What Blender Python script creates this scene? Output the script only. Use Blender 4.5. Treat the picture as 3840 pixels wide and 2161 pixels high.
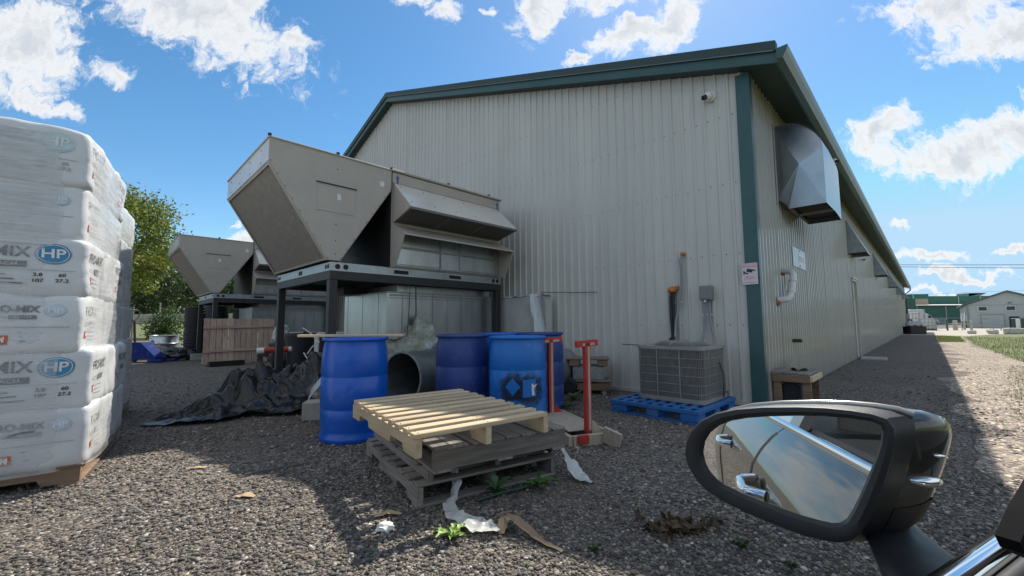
import bpy, bmesh, math, random
import numpy as np
from mathutils import Vector, Matrix, noise as mn

R = math.radians
for o in list(bpy.data.objects):
    bpy.data.objects.remove(o)
sc = bpy.context.scene
col = sc.collection
random.seed(7)
rng = np.random.default_rng(11)

# ------------------------------------------------------------------ camera
cam_d = bpy.data.cameras.new('camera')
cam = bpy.data.objects.new('camera', cam_d)
col.objects.link(cam)
cam_d.sensor_width = 36
cam_d.lens = 14.57
cam_d.clip_start = 0.02
cam_d.clip_end = 3000
pitch, roll = R(4.82), R(0.35)
cam.location = (0, 0, 1.03)
cam.matrix_world = (Matrix.Translation((0, 0, 1.03)) @ Matrix.Rotation(R(90) + pitch, 4, 'X')
                    @ Matrix.Rotation(-roll, 4, 'Z'))
sc.camera = cam

# ------------------------------------------------------------------ sky and sun
SUN_AZ, SUN_EL = 25.2, 49.2          # azimuth clockwise from +Y
w = bpy.data.worlds.new('World')
sc.world = w
w.use_nodes = True
nt = w.node_tree
nt.nodes.clear()


def wn(t, **k):
    n = nt.nodes.new(t)
    for a, b in k.items():
        setattr(n, a, b)
    return n


def wl(a, b):
    nt.links.new(a, b)


def wmath(op, a, b=None, c=None, clamp=False):
    n = wn('ShaderNodeMath', operation=op, use_clamp=clamp)
    for i, v in enumerate((a, b, c)):
        if v is None:
            continue
        if isinstance(v, (int, float)):
            n.inputs[i].default_value = v
        else:
            wl(v, n.inputs[i])
    return n.outputs[0]


out = wn('ShaderNodeOutputWorld')
bg = wn('ShaderNodeBackground')
bg.inputs['Strength'].default_value = 0.15
sky = wn('ShaderNodeTexSky', sky_type='NISHITA')
sky.sun_disc = False
sky.sun_elevation = R(SUN_EL)
sky.sun_rotation = R(SUN_AZ)
sky.air_density = 1.0
sky.dust_density = 0.2
sky.ozone_density = 2.0
tc = wn('ShaderNodeTexCoord')
sep = wn('ShaderNodeSeparateXYZ')
wl(tc.outputs['Generated'], sep.inputs[0])
# direction on a flat map facing north: (X/Y, Z/Y)
yy = wmath('MAXIMUM', sep.outputs['Y'], 0.05)
px = wmath('DIVIDE', sep.outputs['X'], yy)
pz = wmath('DIVIDE', sep.outputs['Z'], yy)
comb = wn('ShaderNodeCombineXYZ')
wl(px, comb.inputs[0]); wl(pz, comb.inputs[1])
# ragged edges: two octaves of warp
nz1 = wn('ShaderNodeTexNoise', noise_dimensions='2D')
nz1.inputs['Scale'].default_value = 7.0
nz1.inputs['Detail'].default_value = 5.0
nz1.inputs['Roughness'].default_value = 0.62
wl(comb.outputs[0], nz1.inputs['Vector'])
sub = wn('ShaderNodeVectorMath', operation='SUBTRACT')
wl(nz1.outputs['Color'], sub.inputs[0]); sub.inputs[1].default_value = (.5, .5, .5)
scl = wn('ShaderNodeVectorMath', operation='SCALE')
wl(sub.outputs[0], scl.inputs[0]); scl.inputs['Scale'].default_value = 0.13
add = wn('ShaderNodeVectorMath', operation='ADD')
wl(comb.outputs[0], add.inputs[0]); wl(scl.outputs[0], add.inputs[1])
# cumulus clouds standing in the northern sky: x, z, half-width, half-height, tilt, weight
CLOUDS = [(-.84, .83, .30, .10, -.56, 1), (-1.06, .97, .24, .11, -.5, 1), (-1.24, .72, .13, .12, -.3, 1),
          (-1.2, .575, .11, .032, -.5, .9), (-1.0, .63, .075, .034, -.35, .75), (-.70, .84, .075, .075, -.9, 1),
          (-.55, .715, .04, .028, -.4, .85), (-.275, .85, .07, .03, -.3, .9), (-.155, .80, .05, .03, -.2, .85),
          (-.045, .80, .03, .014, .3, .6), (.085, .81, .085, .05, .9, 1), (.27, .85, .10, .04, .35, 1),
          (.30, .73, .10, .036, .5, 1), (.41, .765, .075, .045, .75, 1), (.17, .665, .04, .014, .3, .9),
          (1.12, .80, .16, .06, .12, 1), (1.30, .73, .2, .06, .2, 1), (.93, .46, .085, .06, .5, 1),
          (1.12, .41, .16, .06, .18, 1), (1.28, .48, .17, .06, .35, 1), (1.02, .37, .12, .03, .0, .8),
          (1.03, .145, .085, .012, .02, 1), (1.10, .105, .11, .010, .02, 1), (1.25, .165, .085, .012, .1, .9),
          (.95, .225, .025, .013, 0, .8), (1.02, .062, .10, .010, 0, .8), (1.3, .06, .08, .010, 0, .7),
          (-.655, .195, .045, .035, .15, 1), (-.84, .19, .04, .03, 0, .8), (-.8, .06, .06, .05, 0, .7),
          (-.70, .245, .015, .008, 0, .7)]
dens = None
for (cx, cz, rx, rz, th, wt) in CLOUDS:
    mp = wn('ShaderNodeMapping', vector_type='TEXTURE')
    mp.inputs['Location'].default_value = (cx, cz, 0)
    mp.inputs['Rotation'].default_value = (0, 0, th)
    mp.inputs['Scale'].default_value = (rx * 1.42, rz * 1.42, 1)
    wl(add.outputs[0], mp.inputs['Vector'])
    ln = wn('ShaderNodeVectorMath', operation='LENGTH')
    wl(mp.outputs[0], ln.inputs[0])
    v = wmath('MULTIPLY_ADD', ln.outputs['Value'], -1.0, wt)
    dens = v if dens is None else wmath('MAXIMUM', dens, v)
# unseen clouds over the rest of the sky, thickened to add neutral fill light
nz2 = wn('ShaderNodeTexNoise')
nz2.inputs['Scale'].default_value = 3.2
nz2.inputs['Detail'].default_value = 4.0
nz2.inputs['Roughness'].default_value = 0.6
wl(tc.outputs['Generated'], nz2.inputs['Vector'])
fill_cloud = wmath('SUBTRACT', nz2.outputs['Fac'], 0.44)
fill_cloud = wmath('MULTIPLY', fill_cloud, 4.0)
north = wmath('MULTIPLY', wmath('SUBTRACT', sep.outputs['Y'], 0.42), 14.0, clamp=True)
nz3 = wn('ShaderNodeTexNoise', noise_dimensions='2D')
nz3.inputs['Scale'].default_value = 22.0
nz3.inputs['Detail'].default_value = 4.0
nz3.inputs['Roughness'].default_value = 0.65
wl(add.outputs[0], nz3.inputs['Vector'])
dn = wmath('MULTIPLY_ADD', wmath('SUBTRACT', nz3.outputs['Fac'], 0.5), 1.25, dens)
mixd = wn('ShaderNodeMix', data_type='FLOAT')
wl(north, mixd.inputs['Factor']); wl(fill_cloud, mixd.inputs[2]); wl(dn, mixd.inputs[3])
mr = wn('ShaderNodeMapRange', interpolation_type='SMOOTHSTEP')
mr.inputs['From Min'].default_value = -0.02
mr.inputs['From Max'].default_value = 0.55
wl(mixd.outputs[0], mr.inputs['Value'])
# cloud shade: bright rims, greyer middles
mr2 = wn('ShaderNodeMapRange')
mr2.inputs['From Min'].default_value = 0.25
mr2.inputs['From Max'].default_value = 1.0
mr2.inputs['To Min'].default_value = 0.0
mr2.inputs['To Max'].default_value = 1.0
wl(mixd.outputs[0], mr2.inputs['Value'])
cmix = wn('ShaderNodeMix', data_type='RGBA')
cmix.inputs[6].default_value = (3.15, 3.15, 3.12, 1)
cmix.inputs[7].default_value = (2.05, 2.17, 2.32, 1)
wl(mr2.outputs[0], cmix.inputs[0])
up = wmath('MULTIPLY', wmath('SUBTRACT', sep.outputs['Z'], 0.0), 25.0, clamp=True)
fac = wmath('MULTIPLY', mr.outputs[0], up)
fac = wmath('MULTIPLY', fac, 0.95)
smix = wn('ShaderNodeMix', data_type='RGBA')
hs = wn('ShaderNodeHueSaturation')
hs.inputs['Hue'].default_value = 0.493
hs.inputs['Saturation'].default_value = 1.25
hs.inputs['Value'].default_value = 0.47
wl(sky.outputs[0], hs.inputs['Color'])
cap = wn('ShaderNodeMix', data_type='RGBA', blend_type='DARKEN')
cap.inputs[0].default_value = 1.0
wl(hs.outputs[0], cap.inputs[6]); cap.inputs[7].default_value = (1.5, 2.25, 2.95, 1)
wl(fac, smix.inputs[0]); wl(cap.outputs[2], smix.inputs[6]); wl(cmix.outputs[2], smix.inputs[7])
wl(smix.outputs[2], bg.inputs['Color'])
wl(bg.outputs[0], out.inputs[0])

sun_d = bpy.data.lights.new('sun', 'SUN')
sun_d.energy = 2.8
sun_d.angle = R(0.55)
sun_d.color = (1.0, 0.93, 0.83)
sun = bpy.data.objects.new('sun', sun_d)
col.objects.link(sun)
sd = Vector((math.sin(R(SUN_AZ)) * math.cos(R(SUN_EL)), math.cos(R(SUN_AZ)) * math.cos(R(SUN_EL)), math.sin(R(SUN_EL))))
sun.rotation_euler = sd.to_track_quat('Z', 'Y').to_euler()

sc.view_settings.view_transform = 'Standard'
sc.view_settings.look = 'None'
sc.view_settings.gamma = 1
sc.view_settings.use_curve_mapping = False
sc.view_settings.exposure = 1.15
sc.cycles.max_bounces = 7
sc.cycles.diffuse_bounces = 3
sc.cycles.glossy_bounces = 4
sc.cycles.transmission_bounces = 4
sc.cycles.transparent_max_bounces = 10
sc.cycles.caustics_reflective = False
sc.cycles.caustics_refractive = False
sc.cycles.sample_clamp_indirect = 6


# ------------------------------------------------------------------ helpers
def tag(o, label=None, cat=None, group=None, kind=None):
    if label: o['label'] = label
    if cat: o['category'] = cat
    if group: o['group'] = group
    if kind: o['kind'] = kind
    return o


def thing(name, loc, rz=0.0, label=None, cat=None, group=None):
    o = bpy.data.objects.new(name, None)
    o.empty_display_size = .1
    col.objects.link(o)
    o.location = loc
    o.rotation_euler = (0, 0, rz)
    return tag(o, label, cat, group)


def link_mesh(name, me, mat=None, parent=None, loc=None, rot=None, scale=None):
    o = bpy.data.objects.new(name, me)
    col.objects.link(o)
    if mat is not None and len(me.materials) == 0:
        me.materials.append(mat)
    if parent is not None: o.parent = parent
    if loc is not None: o.location = loc
    if rot is not None: o.rotation_euler = rot
    if scale is not None: o.scale = scale
    return o


def copy_tree(o, parent=None):
    c = o.copy()
    col.objects.link(c)
    c.parent = parent
    for ch in o.children:
        copy_tree(ch, c)
    return c


class MB:
    """collects shapes, builds ONE mesh object"""
    def __init__(self):
        self.v = []; self.f = []

    def add(self, vs, fs):
        n = len(self.v)
        self.v += [tuple(p) for p in vs]
        self.f += [tuple(i + n for i in f) for f in fs]
        return self

    def box(self, c, s, rz=0.0, ch=0.0, M=None):
        hx, hy, hz = s[0] / 2, s[1] / 2, s[2] / 2
        ch = min(ch, hx * .9, hy * .9, hz * .9)
        m = Matrix.Translation(c) @ Matrix.Rotation(rz, 4, 'Z')
        if M is not None: m = Matrix.Translation(c) @ M
        if ch <= 0:
            vs = [(x, y, z) for x in (-hx, hx) for y in (-hy, hy) for z in (-hz, hz)]
            fs = [(0, 1, 3, 2), (4, 6, 7, 5), (0, 4, 5, 1), (2, 3, 7, 6), (0, 2, 6, 4), (1, 5, 7, 3)]
            return self.add([m @ Vector(p) for p in vs], fs)
        bm = bmesh.new()
        vs = []
        for x in (-1, 1):
            for y in (-1, 1):
                for z in (-1, 1):
                    vs.append((x * (hx - ch), y * (hy - ch), z * hz))
                    vs.append((x * (hx - ch), y * hy, z * (hz - ch)))
                    vs.append((x * hx, y * (hy - ch), z * (hz - ch)))
        for p in vs: bm.verts.new(p)
        r = bmesh.ops.convex_hull(bm, input=bm.verts)
        bm.verts.ensure_lookup_table(); bm.verts.index_update()
        V_ = [m @ v.co for v in bm.verts]
        F_ = [tuple(v.index for v in f.verts) for f in bm.faces]
        bm.free()
        return self.add(V_, F_)

    def ext(self, poly, vec):
        n = len(poly); vec = Vector(vec)
        vs = [Vector(p) for p in poly] + [Vector(p) + vec for p in poly]
        fs = [tuple(range(n - 1, -1, -1)), tuple(range(n, 2 * n))]
        fs += [(i, (i + 1) % n, n + (i + 1) % n, n + i) for i in range(n)]
        return self.add(vs, fs)

    def cyl(self, p0, p1, r0, r1=None, seg=12, caps=True):
        r1 = r0 if r1 is None else r1
        p0 = Vector(p0); p1 = Vector(p1)
        q = (p1 - p0).to_track_quat('Z', 'Y')
        vs = []
        for p, r in ((p0, r0), (p1, r1)):
            for i in range(seg):
                t = 2 * math.pi * i / seg
                vs.append(p + q @ Vector((r * math.cos(t), r * math.sin(t), 0)))
        fs = [(i, (i + 1) % seg, seg + (i + 1) % seg, seg + i) for i in range(seg)]
        if caps: fs += [tuple(range(seg - 1, -1, -1)), tuple(range(seg, 2 * seg))]
        return self.add(vs, fs)

    def tube(self, path, r, seg=8, caps=True):
        path = [Vector(p) for p in path]
        rs = r if isinstance(r, (list, tuple)) else [r] * len(path)
        vs = []; fs = []
        up = Vector((0, 0, 1))
        prev = None
        for k, p in enumerate(path):
            d = (path[min(k + 1, len(path) - 1)] - path[max(k - 1, 0)]).normalized()
            if prev is None:
                a = d.cross(up)
                if a.length < 1e-3: a = d.cross(Vector((1, 0, 0)))
                a.normalize()
            else:
                a = (prev - d * prev.dot(d)).normalized()
            prev = a
            b = d.cross(a)
            for i in range(seg):
                t = 2 * math.pi * i / seg
                vs.append(p + (a * math.cos(t) + b * math.sin(t)) * rs[k])
        for k in range(len(path) - 1):
            for i in range(seg):
                fs.append((k * seg + i, k * seg + (i + 1) % seg, (k + 1) * seg + (i + 1) % seg, (k + 1) * seg + i))
        if caps:
            fs.append(tuple(range(seg - 1, -1, -1)))
            n = (len(path) - 1) * seg
            fs.append(tuple(range(n, n + seg)))
        return self.add(vs, fs)

    def lathe(self, prof, seg=32, c=(0, 0, 0), cap=True):
        vs = []; fs = []
        for (r, z) in prof:
            for i in range(seg):
                t = 2 * math.pi * i / seg
                vs.append((c[0] + r * math.cos(t), c[1] + r * math.sin(t), c[2] + z))
        for k in range(len(prof) - 1):
            for i in range(seg):
                fs.append((k * seg + i, k * seg + (i + 1) % seg, (k + 1) * seg + (i + 1) % seg, (k + 1) * seg + i))
        if cap:
            fs.append(tuple(range(seg - 1, -1, -1)))
            n = (len(prof) - 1) * seg
            fs.append(tuple(range(n, n + seg)))
        return self.add(vs, fs)

    def grid(self, fn, nu, nv):
        vs = [fn(i / nu, j / nv) for j in range(nv + 1) for i in range(nu + 1)]
        fs = [(j * (nu + 1) + i, j * (nu + 1) + i + 1, (j + 1) * (nu + 1) + i + 1, (j + 1) * (nu + 1) + i)
              for j in range(nv) for i in range(nu)]
        return self.add(vs, fs)

    def mesh(self, name, mat=None, smooth=None):
        me = bpy.data.meshes.new(name)
        me.from_pydata(self.v, [], self.f)
        bm = bmesh.new(); bm.from_mesh(me)
        bmesh.ops.recalc_face_normals(bm, faces=bm.faces)
        bm.to_mesh(me); bm.free()
        if smooth is not None:
            me.polygons.foreach_set('use_smooth', [True] * len(me.polygons))
            if smooth < 180: me.set_sharp_from_angle(angle=R(smooth))
        if mat is not None: me.materials.append(mat)
        return me

    def build(self, name, mat=None, parent=None, smooth=None, loc=None, rz=None):
        return link_mesh(name, self.mesh(name, mat, smooth), None, parent, loc, None if rz is None else (0, 0, rz))


def npmesh(name, verts, faces, mat=None, smooth=False, cols=None):
    """big meshes from numpy arrays; faces all the same size"""
    me = bpy.data.meshes.new(name)
    nv = len(verts); nf, k = faces.shape
    me.vertices.add(nv); me.vertices.foreach_set('co', np.asarray(verts, np.float32).ravel())
    me.loops.add(nf * k); me.loops.foreach_set('vertex_index', np.asarray(faces, np.int32).ravel())
    me.polygons.add(nf)
    me.polygons.foreach_set('loop_start', np.arange(nf, dtype=np.int32) * k)
    me.polygons.foreach_set('loop_total', np.full(nf, k, np.int32))
    if smooth: me.polygons.foreach_set('use_smooth', np.ones(nf, bool))
    if cols is not None:
        at = me.color_attributes.new('tint', 'FLOAT_COLOR', 'POINT')
        c = np.ones((nv, 4), np.float32); c[:, :3] = cols
        at.data.foreach_set('color', c.ravel())
    me.update(calc_edges=True); me.validate()
    if mat is not None: me.materials.append(mat)
    return me


# ------------------------------------------------------------------ materials
MATS = {}


def nodes_of(name):
    m = bpy.data.materials.new(name)
    m.use_nodes = True
    t = m.node_tree
    b = t.nodes['Principled BSDF']
    return m, t, b


def M(name, c, rough=.6, metal=0.0, var=.18, scale=5.0, stretch=(1, 1, 1), bump=.15, bscale=60.0, bdist=.003,
      coat=0.0, spec=.5, c2=None, dirt=None, dirt_scale=2.5, dirt_lo=.55, dirt_hi=.75, rvar=.12, rand=0.0, alpha=None):
    """procedural paint/plastic/wood: two-tone noise, optional dirt, roughness and bump noise, per-object tint"""
    if name in MATS: return MATS[name]
    m, t, b = nodes_of(name)
    N = t.nodes; Lk = t.links.new
    tc = N.new('ShaderNodeTexCoord'); mp = N.new('ShaderNodeMapping')
    mp.inputs['Scale'].default_value = stretch
    Lk(tc.outputs['Object'], mp.inputs['Vector'])
    vec = mp.outputs[0]
    if rand:
        oi = N.new('ShaderNodeObjectInfo')
        vm = N.new('ShaderNodeVectorMath'); vm.operation = 'SCALE'
        cb = N.new('ShaderNodeCombineXYZ')
        for i in range(3): Lk(oi.outputs['Random'], cb.inputs[i])
        Lk(cb.outputs[0], vm.inputs[0]); vm.inputs['Scale'].default_value = 37.0
        va = N.new('ShaderNodeVectorMath'); va.operation = 'ADD'
        Lk(vec, va.inputs[0]); Lk(vm.outputs[0], va.inputs[1])
        vec = va.outputs[0]
    n1 = N.new('ShaderNodeTexNoise')
    n1.inputs['Scale'].default_value = scale; n1.inputs['Detail'].default_value = 6; n1.inputs['Roughness'].default_value = .62
    Lk(vec, n1.inputs['Vector'])
    mr = N.new('ShaderNodeMapRange')
    mr.inputs['From Min'].default_value = .28; mr.inputs['From Max'].default_value = .72
    Lk(n1.outputs['Fac'], mr.inputs['Value'])
    mx = N.new('ShaderNodeMix'); mx.data_type = 'RGBA'
    lo = [max(0, x * (1 - var)) for x in c] if c2 is None else list(c2)
    hi = [min(1, x * (1 + var)) for x in c] if c2 is None else list(c)
    mx.inputs[6].default_value = (*lo, 1); mx.inputs[7].default_value = (*hi, 1)
    Lk(mr.outputs[0], mx.inputs[0])
    colout = mx.outputs[2]
    if dirt is not None:
        n2 = N.new('ShaderNodeTexNoise'); n2.inputs['Scale'].default_value = dirt_scale
        n2.inputs['Detail'].default_value = 8; n2.inputs['Roughness'].default_value = .68
        Lk(vec, n2.inputs['Vector'])
        m2 = N.new('ShaderNodeMapRange'); m2.inputs['From Min'].default_value = dirt_lo; m2.inputs['From Max'].default_value = dirt_hi
        Lk(n2.outputs['Fac'], m2.inputs['Value'])
        x2 = N.new('ShaderNodeMix'); x2.data_type = 'RGBA'
        Lk(m2.outputs[0], x2.inputs[0]); Lk(colout, x2.inputs[6]); x2.inputs[7].default_value = (*dirt, 1)
        colout = x2.outputs[2]
    if rand:
        hv = N.new('ShaderNodeHueSaturation')
        mm = N.new('ShaderNodeMapRange'); mm.inputs['To Min'].default_value = 1 - rand; mm.inputs['To Max'].default_value = 1 + rand
        Lk(oi.outputs['Random'], mm.inputs['Value']); Lk(mm.outputs[0], hv.inputs['Value']); Lk(colout, hv.inputs['Color'])
        colout = hv.outputs[0]
    Lk(colout, b.inputs['Base Color'])
    b.inputs['Metallic'].default_value = metal
    b.inputs['Specular IOR Level'].default_value = spec
    rr = N.new('ShaderNodeMapRange')
    rr.inputs['To Min'].default_value = max(.02, rough - rvar); rr.inputs['To Max'].default_value = min(1, rough + rvar)
    Lk(n1.outputs['Fac'], rr.inputs['Value']); Lk(rr.outputs[0], b.inputs['Roughness'])
    if coat:
        b.inputs['Coat Weight'].default_value = coat; b.inputs['Coat Roughness'].default_value = .08
    if bump:
        n3 = N.new('ShaderNodeTexNoise'); n3.inputs['Scale'].default_value = bscale; n3.inputs['Detail'].default_value = 4
        Lk(vec, n3.inputs['Vector'])
        bp = N.new('ShaderNodeBump'); bp.inputs['Strength'].default_value = bump; bp.inputs['Distance'].default_value = bdist
        Lk(n3.outputs['Fac'], bp.inputs['Height']); Lk(bp.outputs[0], b.inputs['Normal'])
    if alpha is not None: b.inputs['Alpha'].default_value = alpha
    MATS[name] = m
    return m


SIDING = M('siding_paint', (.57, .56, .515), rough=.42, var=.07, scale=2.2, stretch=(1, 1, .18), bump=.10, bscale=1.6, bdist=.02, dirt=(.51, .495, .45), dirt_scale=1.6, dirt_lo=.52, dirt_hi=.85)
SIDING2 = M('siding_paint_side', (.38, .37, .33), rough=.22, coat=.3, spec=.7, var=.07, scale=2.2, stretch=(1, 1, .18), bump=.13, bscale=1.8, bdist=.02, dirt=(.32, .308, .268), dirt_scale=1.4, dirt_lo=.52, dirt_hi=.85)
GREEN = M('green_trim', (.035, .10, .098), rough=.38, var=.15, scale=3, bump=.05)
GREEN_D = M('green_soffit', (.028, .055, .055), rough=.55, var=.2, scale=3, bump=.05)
TAN = M('tan_enamel', (.45, .41, .355), rough=.45, var=.08, scale=2.5, bump=.06, bscale=4, bdist=.01, dirt=(.38, .34, .285), dirt_scale=3, dirt_lo=.6, dirt_hi=.9)
TAN_LIT = M('tan_enamel_lit', (.62, .59, .53), rough=.20, var=.06, scale=2.5, bump=.06, bscale=4, bdist=.01)  # same tan enamel, with the lit brightness put into its colour
COIL = M('coil_guard', (.245, .218, .185), rough=.75, var=.2, scale=14, bump=.6, bscale=260, bdist=.004)
FILT = M('filter_mesh', (.10, .09, .08), rough=.7, var=.2, scale=20, bump=.6, bscale=220, bdist=.004)
GALV = M('galvanised', (.47, .50, .51), rough=.33, metal=.9, var=.16, scale=6, stretch=(1, 1, .35), bump=.12, bscale=3, bdist=.02, dirt=(.42, .40, .33), dirt_scale=4, rvar=.1)
GALV_D = M('galvanised_dull', (.33, .36, .37), rough=.5, metal=.75, var=.25, scale=9, bump=.12, bscale=5, bdist=.02, dirt=(.25, .24, .2), dirt_scale=4)
BLACK = M('black_steel', (.022, .022, .024), rough=.5, var=.3, scale=6, bump=.1, dirt=(.06, .055, .05), dirt_scale=5, dirt_lo=.58, dirt_hi=.9)
DARK = M('dark_cavity', (.012, .012, .014), rough=.7, var=.2, bump=0)
STEEL = M('screw_steel', (.30, .29, .27), rough=.4, metal=.7, var=.2, bump=0)
WHITE = M('white_plastic', (.72, .72, .70), rough=.4, var=.05, scale=4, bump=.04, dirt=(.5, .48, .42), dirt_scale=3, dirt_lo=.6, dirt_hi=.95)
WHITE_P = M('white_paint', (.66, .66, .63), rough=.5, var=.06, bump=.05, dirt=(.42, .4, .35), dirt_scale=2, dirt_lo=.58, dirt_hi=.9)
CHROME = M('chrome', (.86, .87, .88), rough=.08, metal=1.0, var=.02, bump=0, rvar=.03)
RUBBER = M('black_rubber', (.018, .018, .02), rough=.62, var=.2, bump=.15, bscale=90)
CONC = M('concrete', (.36, .34, .30), rough=.85, var=.2, scale=7, bump=.4, bscale=40, dirt=(.2, .18, .14), dirt_scale=2.5)
WOOD_N = M('new_pallet_wood', (.55, .43, .275), rough=.65, var=.2, scale=4, stretch=(.7, 9, 9), bump=.25, bscale=30, dirt=(.33, .20, .10), dirt_scale=3, dirt_lo=.60, dirt_hi=.8, rand=.16)
WOOD_G = M('weathered_wood', (.22, .195, .17), rough=.82, var=.38, scale=4, stretch=(.7, 9, 9), bump=.4, bscale=30, dirt=(.09, .075, .06), dirt_scale=2.5, dirt_lo=.5, dirt_hi=.8, rand=.25)
WOOD_B = M('brown_wood', (.24, .16, .105), rough=.8, var=.32, scale=4, stretch=(.7, 9, 9), bump=.35, bscale=30, dirt=(.08, .06, .045), dirt_scale=2.5, dirt_lo=.52, dirt_hi=.8, rand=.22)
WOOD_P = M('pinkish_cedar', (.50, .365, .29), rough=.78, var=.28, scale=3.5, stretch=(9, 9, .7), bump=.35, bscale=30, dirt=(.14, .095, .075), dirt_scale=4, dirt_lo=.56, dirt_hi=.72, rand=.2)
CEDAR_H = M('pinkish_cedar_rail', (.50, .365, .29), rough=.78, var=.28, scale=3.5, stretch=(.7, 9, 9), bump=.35, bscale=30, dirt=(.14, .095, .075), dirt_scale=4, dirt_lo=.56, dirt_hi=.72, rand=.2)

# building frame: origin at the near wall corner, x out along the gable to the right, y along the long wall
CORNER = Vector((3.016, 5.062, 0))
BROT = R(-45)
BM = Matrix.Translation(CORNER) @ Matrix.Rotation(BROT, 4, 'Z')


def BL(x, y, z=0.0):
    return BM @ Vector((x, y, z))


TEXTS = {}


def add_text(body, size, mat, parent, at, name='lettering', mw=None, align='CENTER', shear=0.0, fn=None, bold=0.0, sx=1.0, spacing=1.0):
    """flat lettering turned into a mesh; local x right, z up on a face whose normal is -y unless fn bends it"""
    key = (body, align, round(bold / size, 3))
    if key not in TEXTS:
        cu = bpy.data.curves.new('lettering', 'FONT')
        cu.body = body; cu.size = 1.0; cu.align_x = align; cu.align_y = 'CENTER'; cu.offset = key[2]; cu.resolution_u = 5
        ob = bpy.data.objects.new('lettering', cu); col.objects.link(ob)
        bpy.context.view_layer.update()
        TEXTS[key] = bpy.data.meshes.new_from_object(ob.evaluated_get(bpy.context.evaluated_depsgraph_get()))
        bpy.data.objects.remove(ob); bpy.data.curves.remove(cu)
    me = TEXTS[key].copy()
    for v in me.vertices: v.co *= size
    for v in me.vertices:
        x, z = v.co.x * sx + at[0], v.co.y + at[1]
        v.co = fn(x, z) if fn else Vector((x, 0, z))
    me.materials.clear(); me.materials.append(mat)
    return link_mesh(name, me, None, parent)


INK = M('black_ink', (.025, .025, .03), rough=.5, var=.1, bump=0)
INK_G = M('grey_ink', (.10, .10, .11), rough=.5, var=.15, bump=0)
# ------------------------------------------------------------------ ground
def ground_material(name, tint, cells=72.0, soil=.5):
    m, t, b = nodes_of(name)
    N = t.nodes; Lk = t.links.new
    tc = N.new('ShaderNodeTexCoord')
    vo = N.new('ShaderNodeTexVoronoi'); vo.inputs['Scale'].default_value = cells
    Lk(tc.outputs['Object'], vo.inputs['Vector'])
    sp = N.new('ShaderNodeSeparateXYZ'); Lk(vo.outputs['Color'], sp.inputs[0])
    cr = N.new('ShaderNodeValToRGB')
    e = cr.color_ramp.elements
    e[0].position = 0; e[0].color = (.030, .028, .027, 1)
    e[1].position = 1; e[1].color = (.30, .28, .255, 1)
    for p, c in ((.3, (.058, .054, .050)), (.55, (.095, .086, .076)), (.8, (.150, .135, .117)), (.93, (.21, .19, .165))):
        k = e.new(p); k.color = (*c, 1)
    Lk(sp.outputs[0], cr.inputs[0])
    n1 = N.new('ShaderNodeTexNoise'); n1.inputs['Scale'].default_value = .55; n1.inputs['Detail'].default_value = 7; n1.inputs['Roughness'].default_value = .6
    Lk(tc.outputs['Object'], n1.inputs['Vector'])
    mr = N.new('ShaderNodeMapRange'); mr.inputs['From Min'].default_value = .46; mr.inputs['From Max'].default_value = .68; mr.inputs['To Max'].default_value = soil
    Lk(n1.outputs['Fac'], mr.inputs['Value'])
    mx = N.new('ShaderNodeMix'); mx.data_type = 'RGBA'
    Lk(mr.outputs[0], mx.inputs[0]); Lk(cr.outputs[0], mx.inputs[6]); mx.inputs[7].default_value = (.072, .052, .038, 1)
    n2 = N.new('ShaderNodeTexNoise'); n2.inputs['Scale'].default_value = 160; n2.inputs['Detail'].default_value = 3
    Lk(tc.outputs['Object'], n2.inputs['Vector'])
    mul = N.new('ShaderNodeMix'); mul.data_type = 'RGBA'; mul.blend_type = 'MULTIPLY'; mul.inputs[0].default_value = 1
    m2 = N.new('ShaderNodeMapRange'); m2.inputs['To Min'].default_value = .55; m2.inputs['To Max'].default_value = 1.45
    Lk(n2.outputs['Fac'], m2.inputs['Value']); Lk(mx.outputs[2], mul.inputs[6]); Lk(m2.outputs[0], mul.inputs[7])
    tn = N.new('ShaderNodeMix'); tn.data_type = 'RGBA'; tn.blend_type = 'MULTIPLY'; tn.inputs[0].default_value = 1
    Lk(mul.outputs[2], tn.inputs[6]); tn.inputs[7].default_value = (*tint, 1)
    Lk(tn.outputs[2], b.inputs['Base Color'])
    b.inputs['Roughness'].default_value = .9
    bp = N.new('ShaderNodeBump'); bp.inputs['Strength'].default_value = .9; bp.inputs['Distance'].default_value = .012; bp.invert = True
    Lk(vo.outputs['Distance'], bp.inputs['Height'])
    bp2 = N.new('ShaderNodeBump'); bp2.inputs['Strength'].default_value = .5; bp2.inputs['Distance'].default_value = .03
    n3 = N.new('ShaderNodeTexNoise'); n3.inputs['Scale'].default_value = 9; n3.inputs['Detail'].default_value = 5
    Lk(tc.outputs['Object'], n3.inputs['Vector']); Lk(n3.outputs['Fac'], bp2.inputs['Height'])
    Lk(bp.outputs[0], bp2.inputs['Normal']); Lk(bp2.outputs[0], b.inputs['Normal'])
    return m


GRAVEL = ground_material('gravel_ground', (1.48, 1.40, 1.31))
g = MB()
g.grid(lambda u, v: ((u - .5) * 1400, (v - .5) * 1400 + 300, 0), 8, 8)
tag(g.build('ground', GRAVEL), kind='structure')


def gmat(name, c, c2, scale, bump, bs):
    return M(name, c, c2=c2, rough=.9, scale=scale, bump=bump, bscale=bs, bdist=.03)


LAWN = gmat('lawn', (.13, .18, .045), (.115, .115, .055), .9, .8, 12)
PAVE = M('pale_yard_concrete', (.40, .36, .30), rough=.88, var=.1, scale=.6, bump=.2, bscale=20, dirt=(.3, .26, .21), dirt_scale=.4)


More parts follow.
